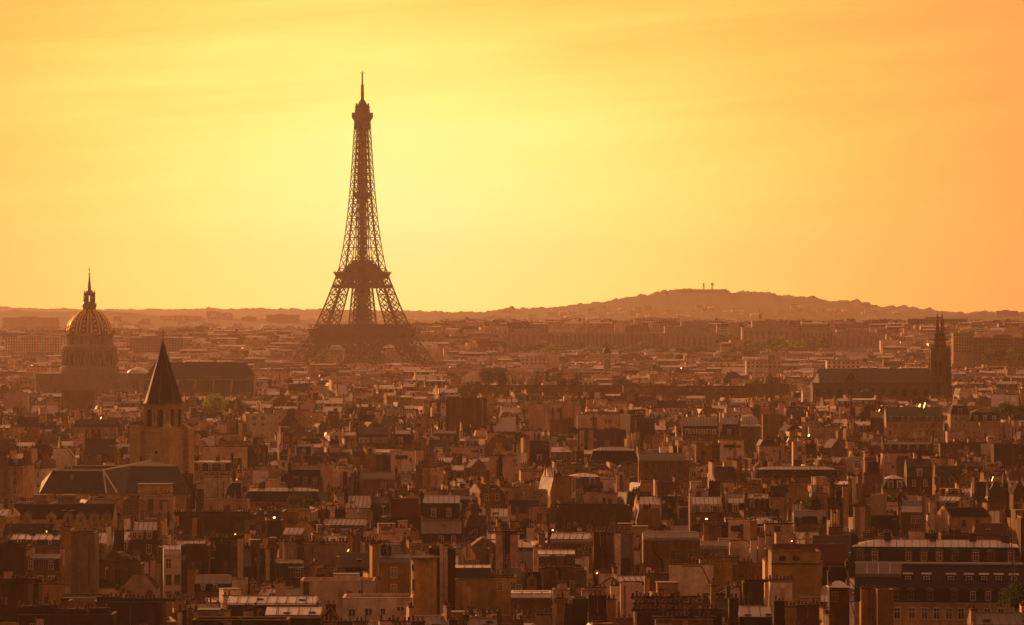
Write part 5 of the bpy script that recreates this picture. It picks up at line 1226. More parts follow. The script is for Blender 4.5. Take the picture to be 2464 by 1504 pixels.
pv2 = tw.mb('platform_pavilion'); pv2.box(-13, 13, -13, 13, 112.61, 118.0, 'iron'); pv2.box(-11.5, 11.5, -10, 10, 118.01, 121.5, 'iron'); pv2.box(-8, 8, -9, 9, 121.51, 125.0, 'iron')
for k in range(10): pv2.box(-12 + k * 2.4, -11.2 + k * 2.4, -12, 12, 118.01, 119.4 + (k % 3) * .7, 'iron')
mp = tw.mb('middle_platform'); mp.frus((-5, 5, -5, 5), 189.5, (-6.2, 6.2, -6.2, 6.2), 192, 'iron'); mp.box(-6.2, 6.2, -6.2, 6.2, 192.01, 196.5, 'iron')
tp = tw.mb('top_platform')
tp.frus((-5.7, 5.7, -5.7, 5.7), 262, (-5.6, 5.6, -5.6, 5.6), 270, 'iron'); tp.frus((-5.6, 5.6, -5.6, 5.6), 270.01, (-7.8, 7.8, -7.8, 7.8), 274.5, 'iron')
tp.box(-7.9, 7.9, -7.9, 7.9, 274.51, 279.8, 'iron'); tp.box(-5.6, 5.6, -5.6, 5.6, 279.81, 283.5, 'iron'); tp.box(-4.6, 4.6, -4.6, 4.6, 283.51, 287.5, 'iron')
tp.lathe([(4.9, 287.5), (4.5, 289.5), (3.4, 291.6), (2.1, 293.2), (1.5, 295.5), (1.5, 297)], 12, 'iron', smooth=False)
for a in range(8):
    x, y = 7.2 * cos(a * pi / 4 + .4), 7.2 * sin(a * pi / 4 + .4)
    tp.bar((x, y, 279.8), (x, y, 290), .22, 'iron'); tp.box(x - .8, x + .8, y - .8, y + .8, 284.5, 286.3, 'iron'); tp.box(x * .9 - .6, x * .9 + .6, y * .9 - .6, y * .9 + .6, 287.5, 289, 'iron')
an = tw.mb('antenna_mast')
an.bar((0, 0, 296), (0, 0, 309), 1.15, 'iron', .95); an.bar((0, 0, 309), (0, 0, 322), .6, 'iron', .5)
for z in (298.5, 300.5, 303, 305.5, 308): an.box(-1.7, 1.7, -1.7, 1.7, z, z + .5, 'iron')
an.bar((-2.0, 2.0, 321.5), (2.0, -2.0, 321.5), .25, 'iron'); an.bar((0, 0, 321), (0, 0, 324), .2, 'iron')
tw.done()

# ------------------------------------------------------------------ helpers for big churches
def arch_panel(b, cx, z0, w, h, y, mat, n=10, flat=False):
    """a round-headed dark opening lying just in front of a wall that faces -y"""
    if flat: pts = [(cx - w / 2, y, z0), (cx + w / 2, y, z0), (cx + w / 2, y, z0 + h), (cx - w / 2, y, z0 + h)]
    else:
        s_ = z0 + h - w / 2
        pts = [(cx - w / 2, y, z0), (cx + w / 2, y, z0)] + [(cx + w / 2 * cos(pi * k / n), y, s_ + w / 2 * sin(pi * k / n)) for k in range(n + 1)]
    b.add(pts, [tuple(range(len(pts)))], mat)
    return pts
# golden dome
D = 3000.0; cx0 = PX(205.5, D); k_ = D / FPX; zy = lambda y: PZ(y, D)
dm = Thing('domed_church', (cx0, D, 0), 0, 'large domed church with gilded ribs, a slim lantern spire and a tall columned drum', 'church')
bo = dm.mb('nave_block'); bo.box(-38, 88, 6, 60, 0, zy(902), 'dome_stone'); bo.box(-38.6, 88.6, 5.4, 60.6, zy(902), zy(899), 'dome_stone')
bo.box(-16, 16, 1, 6, 0, zy(900), 'dome_stone'); bo.box(-16.6, 16.6, .4, 6, zy(900), zy(896.5), 'dome_stone')
for x in (-38.5, -31, -27): bo.box(x, x + 2.2, 4.6, 6, 0, zy(903), 'dome_stone')
wn = [(137.5, 13, 925, 15, True), (209, 24, 917, 22, False), (280, 13, 920, 17, True), (325, 16, 915, 18, True)]
for px, w, yt, hh, fl in wn:
    wd = dm.mb('window'); x = (px - 206) * k_; y = .95 if abs(x) < 16 else 5.95
    pts = arch_panel(wd, x, zy(yt + hh), w * k_, hh * k_ , y, 'glass', flat=fl)
    for a, b in zip(pts, pts[1:] + pts[:1]): wd.bar(a, b, .3, 'dome_stone')
R1, R2, R3 = 62.5 * k_, 66 * k_, 58 * k_
dr = dm.mb('drum'); cyy = 28.0
dr.lathe([(R1 + 3, zy(905)), (R1 + 3, zy(884)), (R1 + .3, zy(881)), (R1, zy(880)), (R1, zy(846)), (R2 + .6, zy(842)), (R2 + 1.0, zy(835)), (R2 - .6, zy(832.5)), (R3 + .6, zy(831)), (R3, zy(829)), (R3, zy(808)), (R3 + .9, zy(805.5)), (R3 + .9, zy(803.5)), (R3 - 1, zy(802.5))], 56, 'dome_stone', 0, cyy)
for k in range(28):
    a = 2 * pi * k / 28; x, y = (R1 + .9) * sin(a), cyy - (R1 + .9) * cos(a)
    if cos(a) > -.2:
        cl = dm.mb('column'); cl.lathe([(.75, zy(880)), (.62, zy(846))], 8, 'dome_stone', x, y)
for k in range(14):
    a = 2 * pi * (k + .5) / 14
    if cos(a) < .1: continue
    for rr, z0, h, w in ((R1 + .06, zy(877), 24 * k_, 3.0), (R3 + .06, zy(828), 18 * k_, 2.4)):
        wd = dm.mb('window'); pts = []
        for u, v in [(-w / 2, 0), (w / 2, 0)] + [(w / 2 * cos(pi * j / 8), h - w / 2 + w / 2 * sin(pi * j / 8)) for j in range(9)]:
            aa = a + u / rr; pts.append(((rr + .1) * sin(aa), cyy - (rr + .1) * cos(aa), z0 + v))
        wd.add(pts, [tuple(range(len(pts)))], 'glass')
for sgn in (-1, 1):      # urns that stand at the foot of the dome
    for f in (1.0, .7):
        un = dm.mb('urn'); x = sgn * R3 * f; y = cyy - R3 * sqrt(max(0, 1 - f * f)); un.lathe([(.7, zy(803.5)), (.5, zy(800)), (.9, zy(797)), (.3, zy(793)), (.15, zy(789.5))], 8, 'dome_stone', x, y)
dome = dm.mb('dome')
DP = [(54, 803), (53.6, 793), (51.5, 784), (47.5, 775), (42, 767.5), (35, 759), (27, 752), (18, 746)]
dome.lathe([(r * k_, zy(y)) for r, y in DP], 96, 'gold_ground', 0, cyy)
for k in range(12):
    for off in (-.085, .085):
        rb = dm.mb('gilded_rib', dome); a = 2 * pi * k / 12 + off + .12
        for (r0, y0), (r1, y1) in zip(DP, DP[1:]):
            rb.bar((r0 * k_ * 1.006 * sin(a), cyy - r0 * k_ * 1.006 * cos(a), zy(y0)), (r1 * k_ * 1.006 * sin(a), cyy - r1 * k_ * 1.006 * cos(a), zy(y1)), .5, 'gold')
    tr = dm.mb('gilded_trophy', dome)
    for (r, y, s_) in ((53.6, 795, 1.2), (52, 785, 1.0), (46.5, 774, .9), (40, 765, .7), (32, 756.5, .5)):
        a = 2 * pi * (k + .5) / 12 + .12; x, yv, z = r * k_ * 1.004 * sin(a), cyy - r * k_ * 1.004 * cos(a), zy(y)
        tr.lathe([(.05, z - s_ * 1.2), (s_, z - s_ * .3), (s_ * .8, z + s_ * .5), (.05, z + s_ * 1.3)], 6, 'gold', x, yv, smooth=False)
lb = dm.mb('lantern_base'); lb.lathe([(17.5 * k_, zy(747)), (15.5 * k_, zy(743)), (16.5 * k_, zy(740)), (17.5 * k_, zy(737)), (17.8 * k_, zy(731)), (14.5 * k_, zy(729)), (14.5 * k_, zy(726))], 24, 'gold_ground', 0, cyy)
lt = dm.mb('lantern')
for k in range(8):
    a = 2 * pi * (k + .5) / 8; x, y = 10.5 * k_ * sin(a), cyy - 10.5 * k_ * cos(a)
    lt.lathe([(.62, zy(726)), (.55, zy(710))], 8, 'gold_ground', x, y)
    x, y = 14 * k_ * sin(a), cyy - 14 * k_ * cos(a); lt.lathe([(.3, zy(726)), (.28, zy(708))], 6, 'gold_ground', x, y)
lt.lathe([(11 * k_, zy(711)), (13.5 * k_, zy(709)), (15 * k_, zy(707)), (15 * k_, zy(704.5)), (9 * k_, zy(702)), (6 * k_, zy(699))], 16, 'gold_ground', 0, cyy)
for k in range(4):
    a = pi / 4 + k * pi / 2 + .35; st = dm.mb('statue'); st.lathe([(.5, zy(705)), (.7, zy(702)), (.35, zy(700)), (.45, zy(699)), (.1, zy(697.5))], 6, 'gold', 13.8 * k_ * sin(a), cyy - 13.8 * k_ * cos(a))
sr = dm.mb('spire'); sr.lathe([(6 * k_, zy(699.5)), (4.6 * k_, zy(696)), (4.0 * k_, zy(690)), (2.2 * k_, zy(672)), (1.2 * k_, zy(660)), (1.9 * k_, zy(659)), (2.1 * k_, zy(657.5)), (1.2 * k_, zy(656))], 8, 'gold_ground', 0, cyy, smooth=False)
cr = dm.mb('cross'); cr.bar((0, cyy, zy(657)), (0, cyy, zy(642)), .22, 'gold'); cr.bar((-.9, cyy, zy(648)), (.9, cyy, zy(648)), .2, 'gold')
sdm = dm.mb('side_dome'); sdm.lathe([(27 * k_, zy(902)), (26 * k_, zy(897)), (21 * k_, zy(891)), (12 * k_, zy(887.5)), (.3, zy(886))], 32, 'zinc', (323 - 206) * k_, 32)
dm.done()

# long dark hall
D = 2600.0; k_ = D / FPX; zy = lambda y: PZ(y, D)
lh = Thing('long_hall', (PX(480, D), D, 0), 0, 'long hall under one huge plain slate hipped roof, beside the church spire', 'hall')
W = 262 * k_
b = lh.mb('wall'); b.box(-W / 2, W / 2, 0, 20, 0, zy(908), 'ashlar'); b.box(-W / 2 - .4, W / 2 + .4, -.5, 0, zy(912), zy(907), 'tan')
b = lh.mb('roof'); b.frus((-W / 2 - .5, W / 2 + .5, -.6, 20.6), zy(906.5), (-W / 2 + 6, W / 2 - 5.5, 9.8, 10.2), PZ(872, D + 10), 'slate')
b = lh.mb('lower_roof'); b.prx([(-14, zy(942)), (-.55, zy(915)), (-.55, zy(942))], -W / 2, W / 2, 'slate')
b = lh.mb('lower_wall'); b.box(-W / 2, W / 2, -14, -.55, 0, zy(942.5), 'tan')
for k in range(5):
    p = lh.mb('pilaster'); x = -W / 2 + (k + .8) * W / 6; p.box(x, x + .8, -14.2, -.9, zy(944), zy(914), 'ashlar')
lh.done()

# stone bell tower and its church
D = 1150.0; k_ = D / FPX; zy = lambda y: PZ(y, D)
rt = radians(-28)
ch = Thing('stone_church', (PX(388, D), D, 0), 0, 'old stone church with a square arched belfry, a pointed slate spire and dark roofs', 'church')
ch.sub = XF(0, 6.0, 0, rt)
hb, hs = 4.15, 5.1
tb = ch.mb('tower_shaft')
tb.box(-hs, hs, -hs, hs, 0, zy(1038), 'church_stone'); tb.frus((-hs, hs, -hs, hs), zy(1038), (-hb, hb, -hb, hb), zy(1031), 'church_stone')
for sx in (-1, 1):
    for sy in (-1, 1):
        t2 = ch.mb('buttress'); x, y = sx * hs, sy * hs; top = zy(1034 if sx > 0 else 1044)
        t2.box(x - 1.6, x + 1.6, y - 1.6, y + 1.6, 0, top, 'church_stone'); t2.frus((x - 1.75, x + 1.75, y - 1.75, y + 1.75), top, (x - sx * 1.2 - .3, x - sx * 1.2 + .3, y - sy * 1.2 - .3, y - sy * 1.2 + .3), top + 2.0, 'church_stone')
tt = ch.mb('stair_turret'); tt.box(-hs - 2.6, -hs + 1.2, -hs - 1.2, -hs + 2.6, 0, zy(1022), 'church_stone'); tt.frus((-hs - 2.9, -hs + 1.3, -hs - 1.5, -hs + 2.8), zy(1022), (-hs - .8, -hs - .2, -hs + .4, -hs + .9), zy(1013), 'slate_grey')
be = ch.mb('belfry'); zb0, zb1 = zy(1031), zy(975)
be.box(-hb, hb, -hb, hb, zb0, zb1, 'church_stone'); be.box(-hb - .35, hb + .35, -hb - .35, hb + .35, zb1, zb1 + .45, 'church_stone'); be.box(-hb - .3, hb + .3, -hb - .3, hb + .3, zb0 - .3, zb0 + .25, 'church_stone')
for k in range(4):
    for sx in (-1, 1):
        ch.sub = comp(XF(0, 6.0, 0, rt), XF(0, 0, 0, k * pi / 2))
        lo = ch.mb('belfry_opening'); pts = arch_panel(lo, sx * 1.95, zb0 + .5, 2.3, 5.3, -hb - .04, 'soot')  # flat dark fill paints the shade within the opening
        n = len(pts)
        for a, b_ in zip(pts[1:], pts[2:] + pts[:1]): lo.bar(a, b_, .24, 'church_stone')
        for rr in (1.5,):
            s_ = zb0 + .5 + 5.3 - 1.15
            q_ = [(sx * 1.95 + rr * cos(pi * j / 10), -hb - .2, s_ + rr * sin(pi * j / 10)) for j in range(11)]
            for a, b_ in zip(q_, q_[1:]): lo.bar(a, b_, .26, 'church_stone')
        for j in range(7): lo.box(sx * 1.95 - 1.1, sx * 1.95 + 1.1, -hb - .14, -hb - .05, zb0 + .9 + j * .62, zb0 + 1.05 + j * .62, 'frame_brown')
        for xx in (sx * 1.95 - 1.5, sx * 1.95 + 1.5):
            lo.bar((xx, -hb - .25, zb0 + .3), (xx, -hb - .25, zb0 + 4.6), .26, 'church_stone'); lo.box(xx - .42, xx + .42, -hb - .62, -hb, zb0 + 4.6, zb0 + 4.95, 'church_stone')
        ch.sub = XF(0, 6.0, 0, rt)
sw = ch.mb('slit_window'); sw.box(.6, 1.4, -hs - .05, -hs, zy(1092), zy(1085), 'soot'); sw.box(-3.6, -3.1, -hs - 1.8, -hs - 1.6, zy(1110), zy(1098), 'soot')
ch.sub = XF(0, 6.0, 0, rt)
spz = [(6.15, zb1 + .45), (5.6, zb1 + 1.1), (4.7, zb1 + 4.0), (3.1, zb1 + 9.2), (1.2, zb1 + 15.0), (.18, zy(822))]
sp2 = ch.mb('spire'); sp2.lathe(spz, 8, 'spire_slate', ph=pi / 8, smooth=False)
for k in range(8):
    a = pi / 8 + 2 * pi * k / 8
    for (r0, z0), (r1, z1) in zip(spz, spz[1:]): sp2.bar((r0 * cos(a), r0 * sin(a), z0), (r1 * cos(a), r1 * sin(a), z1), .07, 'lead')
ch.sub = XF(0, 6.0)
cs = ch.mb('cross'); cs.lathe([(.1, zy(823)), (.34, zy(820)), (.12, zy(817))], 8, 'iron'); cs.bar((0, 0, zy(818)), (0, 0, zy(792)), .09, 'iron'); cs.bar((-1.05, 0, zy(801.5)), (1.05, 0, zy(801.5)), .08, 'iron')
ch.sub = None
bx, by = PX(388, D), D
def Q(px, py, d): return (PX(px, d) - bx, d - by, PZ(py, d))
nr = ch.mb('nave_roof')
A = [Q(94, 1188, 1092), Q(256, 1188, 1092), Q(248, 1132, 1101), Q(126, 1132, 1101), Q(100, 1160, 1112), Q(256, 1160, 1112)]
nr.add(A, [(0, 1, 2, 3), (4, 3, 2, 5), (0, 3, 4), (1, 5, 2)], 'slate')
B_ = [Q(256, 1188, 1092), Q(300, 1189, 1090), Q(314, 1121, 1106), Q(248, 1132, 1101), Q(362, 1109, 1136), Q(427, 1121, 1106), Q(462, 1189, 1090), Q(420, 1140, 1124)]
nr.add(B_, [(0, 1, 2, 3), (3, 2, 4), (1, 6, 5, 2), (2, 5, 4), (5, 7, 4), (5, 6, 7)], ['slate_grey', 'slate', 'slate', 'slate', 'slate', 'slate'])
far = [Q(172, 1121, 1122), Q(330, 1121, 1122), Q(330, 1136, 1116), Q(172, 1136, 1116)]
nr.add(far, [(0, 1, 2, 3)], 'slate')
for a, b_ in ((A[3], A[2]), (A[2], B_[4]), (A[2], A[1]), (B_[2], B_[5]), (far[0], far[1])): nr.bar(a, b_, .22, 'lead_white')
nr.bar(Q(250, 1134, 1100), Q(283, 1188, 1090), .18, 'lead_white')
nw = ch.mb('nave_wall')
for pts in ([Q(96, 1188.5, 1092.4), Q(256, 1188.5, 1092.4)], [Q(256, 1188.5, 1092.4), Q(300, 1189.5, 1090.4)], [Q(300, 1189.5, 1090.4), Q(460, 1189.5, 1090.4)], [Q(96, 1188.5, 1092.4), Q(102, 1161, 1112)]):
    a, b_ = pts; nw.add([a, b_, (b_[0], b_[1], 0), (a[0], a[1], 0)], [(0, 1, 2, 3)], 'church_stone')
for px, py in ((172, 1150), (193, 1178), (237, 1176), (138, 1178), (420, 1164)):
    d = ch.mb('roof_vent'); x, y, z_ = Q(px, py, 1094); d.box(x - .35, x + .35, y - .5, y + 3, z_ - .5, z_ + .5, 'lead')
sc_ = ch.mb('side_chapel'); q0 = Q(332, 1168, 1080); q1 = Q(410, 1168, 1080); sc_.box(q0[0], q1[0], q0[1], q0[1] + 8, 0, q0[2], 'church_stone'); sc_.box(q0[0] - .3, q1[0] + .3, q0[1] - .3, q0[1] + 8, q0[2], q0[2] + .35, 'lead')
ch.done()

# church with two spires
D = 2300.0; k_ = D / FPX; zy = lambda y: PZ(y, D)
tc_ = Thing('twin_spired_church', (PX(2265, D), D, 0), 0, 'gothic church with two slender openwork spires and a long blue-grey nave roof', 'church')
ox = lambda px: (px - 2265) * k_
for px, dy in ((2256.8, 2.0), (2273.2, 14.0)):
    x = ox(px); h = 4.15
    t = tc_.mb('tower'); y = dy
    for (z0, z1, g) in ((0, zy(952), 1.0), (zy(952), zy(915), .75), (zy(915), zy(866), .45), (zy(866), zy(840), .15)):
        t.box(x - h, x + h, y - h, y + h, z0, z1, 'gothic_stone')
        for sx in (-1, 1):
            for sy in (-1, 1): t.frus((x + sx * h - g - .25, x + sx * h + g + .25, y + sy * h - g - .25, y + sy * h + g + .25), z0, (x + sx * h - g, x + sx * h + g, y + sy * h - g, y + sy * h + g), z1 + .4, 'gothic_stone')
    for sx in (-1, 1):
        for sy in (-1, 1):
            p = tc_.mb('pinnacle'); p.lathe([(.6, zy(850)), (.5, zy(841)), (.08, zy(826))], 6, 'gothic_stone', x + sx * h * .92, y + sy * h * .92, smooth=False)
    for k in (-1, 1):
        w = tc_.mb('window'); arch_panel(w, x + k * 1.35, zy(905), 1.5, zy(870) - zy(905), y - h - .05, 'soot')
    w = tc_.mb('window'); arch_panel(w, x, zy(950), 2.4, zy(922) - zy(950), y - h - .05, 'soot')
    s2 = tc_.mb('spire'); prof = [(3.0, zy(842)), (2.25, zy(826)), (1.5, zy(803)), (.8, zy(775)), (.26, zy(757)), (.12, zy(754))]
    s2.lathe(prof, 8, 'gothic_stone', x, y, ph=pi / 8, smooth=False)
    for z_, r in ((zy(833), 2.55), (zy(818), 1.98), (zy(806), 1.6)):
        for a in range(8):
            aa = 2 * pi * a / 8; s2.box(x + r * .93 * cos(aa) - .26, x + r * .93 * cos(aa) + .26, y + r * .93 * sin(aa) - .26, y + r * .93 * sin(aa) + .26, z_ - .8, z_ + .8, 'soot')
    for k in range(10):
        z_ = zy(841) + (zy(757) - zy(841)) * k / 10; r = itp([(b_, a) for a, b_ in prof], z_)
        for a in range(8):
            aa = pi / 8 + 2 * pi * a / 8; s2.box(x + r * cos(aa) - .16, x + r * cos(aa) + .16, y + r * sin(aa) - .16, y + r * sin(aa) + .16, z_, z_ + .5, 'gothic_stone')
    f = tc_.mb('finial'); f.bar((x, y, zy(755)), (x, y, zy(748)), .1, 'iron'); f.lathe([(.1, zy(758)), (.4, zy(756.5)), (.1, zy(755))], 6, 'iron', x, y)
xl, xr = ox(1955), ox(2241)
n = tc_.mb('nave_roof'); n.prx([(2, zy(921)), (9, PZ(887.5, D + 9)), (16, zy(921))], ox(1972), xr, 'nave_lead')
n.add([(ox(1972), 2, zy(921)), (ox(1972), 9, PZ(887.5, D + 9)), (ox(1972), 16, zy(921)), (xl, 9, zy(921))], [(0, 3, 1), (1, 3, 2)], 'nave_lead')
n.bar((xl, 6, zy(921)), (ox(1972), 9, PZ(887.5, D + 9)), .25, 'ashlar'); n.bar((ox(1972), 9, PZ(887.5, D + 9)), (xr, 9, PZ(887.5, D + 9)), .18, 'lead')
w = tc_.mb('nave_wall'); w.box(xl, xr, 2.3, 15.7, 0, zy(921.2), 'gothic_stone'); w.box(xl, xr, -2.5, 2.3, 0, zy(930), 'gothic_stone'); w.box(xl, xr, -2.7, 2.3, zy(930), zy(928.6), 'gothic_stone')
nb = 11
for k in range(nb):
    x = xl + (xr - xl) * (k + .5) / nb
    bt = tc_.mb('buttress'); bt.frus((x - .45 + 2.9, x + .45 + 2.9, -4.2, -2.5), 0, (x - .4 + 2.9, x + .4 + 2.9, -3.0, -2.5), zy(929), 'gothic_stone')
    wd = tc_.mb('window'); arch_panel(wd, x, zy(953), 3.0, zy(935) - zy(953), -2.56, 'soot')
tg = tc_.mb('transept_gable'); a, c = ox(2028), ox(2067); m_ = (a + c) / 2
tg.pry([(a, 0), (c, 0), (c, zy(921)), (m_, zy(889)), (a, zy(921))], -1.0, 8, 'gothic_stone')
for p, q_ in (((a - .3, zy(921.5)), (m_, zy(887.5))), ((m_, zy(887.5)), (c + .3, zy(921.5)))): tg.bar((p[0], -1, p[1]), (q_[0], -1, q_[1]), .32, 'ashlar')
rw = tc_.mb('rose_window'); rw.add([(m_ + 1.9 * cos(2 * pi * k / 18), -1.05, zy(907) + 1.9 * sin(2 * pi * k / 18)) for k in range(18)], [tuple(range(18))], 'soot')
for k in range(8): rw.bar((m_, -1.12, zy(907)), (m_ + 1.9 * cos(pi * k / 4), -1.12, zy(907) + 1.9 * sin(pi * k / 4)), .1, 'gothic_stone')
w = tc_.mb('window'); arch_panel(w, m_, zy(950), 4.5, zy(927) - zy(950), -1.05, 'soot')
tc_.done()

# palace wings on the far hill
D = 4650.0; k_ = D / FPX
def wing(px0, px1, blocks, col, label):
    bx = PX((px0 + px1) / 2, D); G = ground_z(bx, D)
    w = Thing('palace_wing', (bx, D, G), 0, label, 'palace')
    zy = lambda y: PZ(y, D) - G
    X = lambda px: PX(px, D) - bx
    for (a, b_, yt, yb, dy, ncol) in blocks:
        p = w.mb('pavilion'); p.box(X(a), X(b_), dy, 30, zy(870), zy(yt), 'palace_stone'); p.box(X(a) - .6, X(b_) + .6, dy - .6, 30.6, zy(yt), zy(yt) + .8, 'palace_stone')
        for k in range(ncol):
            x = X(a) + (X(b_) - X(a)) * (k + .5) / ncol; wd = (X(b_) - X(a)) / ncol * .42
            o = w.mb('tall_window'); o.box(x - wd / 2, x + wd / 2, dy - .08, dy, zy(842), zy(yt + 7), 'frame_brown')
    a, b_, yt, n = col
    g = w.mb('colonnade'); g.box(X(a), X(b_), 8, 26, zy(870), zy(yt), 'palace_stone'); g.box(X(a), X(b_), 6.6, 26.5, zy(yt), zy(yt - 3.5), 'palace_stone')
    for k in range(n):
        x = X(a) + (X(b_) - X(a)) * (k + .5) / n; wd = (X(b_) - X(a)) / n
        c = w.mb('pier'); c.box(x - wd * .24, x + wd * .24, 6.8, 8, zy(870), zy(yt), 'palace_stone')
        o = w.mb('tall_window'); o.box(x + wd * .26, x + wd * .74, 7.9, 8, zy(868), zy(yt + 2), 'frame_brown')
    w.done()
wing(1227, 1730, [(1227, 1310, 800, 850, 2, 5), (1238, 1300, 793.5, 800, 6, 0), (1585, 1730, 803, 850, 0, 11), (1600, 1712, 787, 803, 5, 0), (1640, 1705, 775.5, 787, 8, 0)], (1310, 1585, 804, 26), 'stone palace wing whose colonnade ends in a tall block, nearer the iron tower')
wing(1786, 2104, [(1786, 1916, 789, 850, 0, 9), (1811, 1900, 773.5, 789, 8, 0), (2003, 2104, 801, 850, 2, 7), (2015, 2090, 795, 801, 6, 0)], (1916, 2003, 800, 9), 'second stone palace wing under a flagpole, nearer the two slender spires')
for px, yt, nm, lb in ((1633.5, 746, 'flagpole', 'bare flagpole on the palace wing nearer the iron tower'), (1827, 744, 'flagpole', 'flagpole flying a small red flag over the second palace wing')):
    d = D + 18; f = Thing('flagpole', (PX(px, d), d, PZ(775 if px < 1700 else 773.2, d)), 0, lb, 'flagpole', 'flagpoles on the palace')
    m = f.mb('pole'); m.bar((0, 0, 0), (0, 0, PZ(yt, d) - PZ(775, d)), .3, 'iron', .18)
    if px > 1700:
        fl = f.mb('flag'); z = PZ(767, d) - PZ(775, d); fl.add([(0.3, 0, z), (2.2, .5, z - .8), (3.6, .1, z - .6), (3.4, .1, z + 3.2), (2.0, .5, z + 3.4), (.3, 0, z + 4.4)], [(0, 1, 4, 5), (1, 2, 3, 4)], 'flag_red')
    f.done()
# hill fort, relay masts
D = 10520.0; k_ = D / FPX
ft = Thing('hill_fort', (PX(1684, D), D - 60, PZ(713, D)), 0, 'long low fort wall along the top of the wooded hill', 'fort')
b = ft.mb('rampart'); b.box(-62 * k_, 60 * k_, 0, 60, -25, 16.6 * k_, 'ashlar'); b = ft.mb('bastion'); b.box(-66 * k_, -52 * k_, -8, 0, -25, 9 * k_, 'white'); b = ft.mb('gatehouse'); b.box(-38 * k_, -20 * k_, 20, 50, 16.6 * k_, 18.2 * k_, 'ashlar')
ft.done()
for px, lb in ((1691.5, 'slimmer relay mast with three drums on the hill fort'), (1712, 'relay mast with one broad round head on the hill fort')):
    m = Thing('relay_mast', (PX(px, D), D - 40, PZ(697, D)), 0, lb, 'mast', 'relay masts on the hill')
    s_ = m.mb('lattice'); H_ = 15 * k_
    for a, c in ((-1, -1), (1, -1), (1, 1), (-1, 1)): s_.bar((a * 1.6, c * 1.6, 0), (a * 1.0, c * 1.0, H_), .5, 'red_paint')
    for j in range(5): s_.bar((-1.5, -1.5, j * H_ / 5), (1.4, -1.4, (j + 1) * H_ / 5), .4, 'red_paint')
    for z in ((.55, .75, .95) if px < 1700 else (.8, .95)):
        d_ = m.mb('drum'); d_.lathe([(1.6 if px < 1700 else 3.6, H_ * z - 2.0), (2.2 if px < 1700 else 4.2, H_ * z), (1.2 if px < 1700 else 2.6, H_ * z + 2.2)], 10, 'red_paint')
    m.done()
# blocks of flats and other large buildings far off
def block(px0, px1, yt, D, label, wall='tan', n=0, fl=0, top=None, depth=16, cat='building', name='apartment_block', zb=None):
    k_ = D / FPX; bx = PX((px0 + px1) / 2, D); G = ground_z(bx, D); W = (px1 - px0) * k_; H_ = PZ(yt, D) - G
    t = Thing(name, (bx, D, G), 0, label, cat, 'blocks of flats far off' if D > 7000 else None)
    b = t.mb('wall'); b.box(-W / 2, W / 2, 0, depth, zb or 0, H_, wall)
    r = t.mb('roof'); r.box(-W / 2 - .3, W / 2 + .3, -.3, depth + .3, H_, H_ + .6, top or 'gravel_roof'); r.box(-W * .2, W * .1, depth * .3, depth * .7, H_ + .6, H_ + 2.6, wall)
    for j in range(fl):
        for i in range(n):
            x = (i + .5) / n * W - W / 2; w = W / n * .5
            q_ = t.mb('window'); q_.box(x - w / 2, x + w / 2, -.06, 0, H_ - 2.6 - j * 3.1, H_ - .9 - j * 3.1, 'glass')
    return t.done()
block(497, 520, 750, 8780, 'square tower of flats on the hazy ridge left of the iron tower', 'white', depth=20)
block(521, 536, 753, 8790, 'lower tower of flats with a stepped top right beside the square tower', 'white', depth=18)
block(537, 559, 754, 8795, 'wide tower of flats at the end of the ridge cluster', 'white', depth=18)
block(582, 616, 763, 8700, 'low block of flats between the ridge cluster and the long slab', 'tan')
block(640, 720, 758, 8650, 'long stepped slab of flats behind the iron tower legs', 'tan', depth=22)
block(386, 486, 761, 8600, 'very long low slab of flats on the misty slope', 'pink', depth=20)
block(272, 292, 763, 8500, 'small block of flats right of the golden dome on the misty slope', 'tan')
block(6, 140, 765, 7400, 'broad pale slab of flats at the frame edge behind the golden dome', 'tan', depth=24)
block(1208, 1236, 745, 10300, 'flat-topped building on the crest where the wooded hill begins', 'pink', depth=20)
block(2398, 2450, 748.5, 8700, 'flat-topped fort-like block on the ridge beyond the two slender spires', 'tan', depth=20)
block(1526, 1618, 767, 4920, 'pale flat block with a hedge along its roof terrace', 'white', n=16, fl=2, name='terrace_block')
block(2184, 2328, 768, 4800, 'long flat building with a planted roof behind the two slender spires', 'tan', n=20, fl=2, name='terrace_block')
block(1253, 1346, 862, 3500, 'white modern block with a tall stair end before the palace', 'white', n=9, fl=2, name='office_block')
block(1320, 1346, 851, 3495, 'narrow white stair tower of the white modern block', 'white', name='stair_tower', depth=8)
block(2344, 2500, 813, 3700, 'large brown grid-windowed office building right of the two slender spires', 'tan', n=18, fl=7, name='office_block')
block(2294, 2344, 802, 3720, 'ornate pale apartment building between the office grid and the two slender spires', 'cream', n=8, fl=6, name='apartment_building')
block(12, 150, 812, 4300, 'large pale apartment front with rows of windows left of the golden dome', 'pink', n=22, fl=6, name='apartment_building')
block(312, 440, 814, 4300, 'wide apartment front behind the pointed spire', 'tan', n=18, fl=5, name='apartment_building')
block(602, 726, 881, 3620, 'long low hall with a pale green roof at the foot of the iron tower', 'tan', top='copper_green', depth=30, name='green_roofed_hall')
block(1796, 1880, 868, 3300, 'low white building with a bright sawtooth roof below the palace trees', 'white', n=8, fl=2, name='workshop')
block(1990, 2070, 868, 3200, 'white apartment block with balconies above the long nave roof', 'white', n=7, fl=4, name='apartment_block')

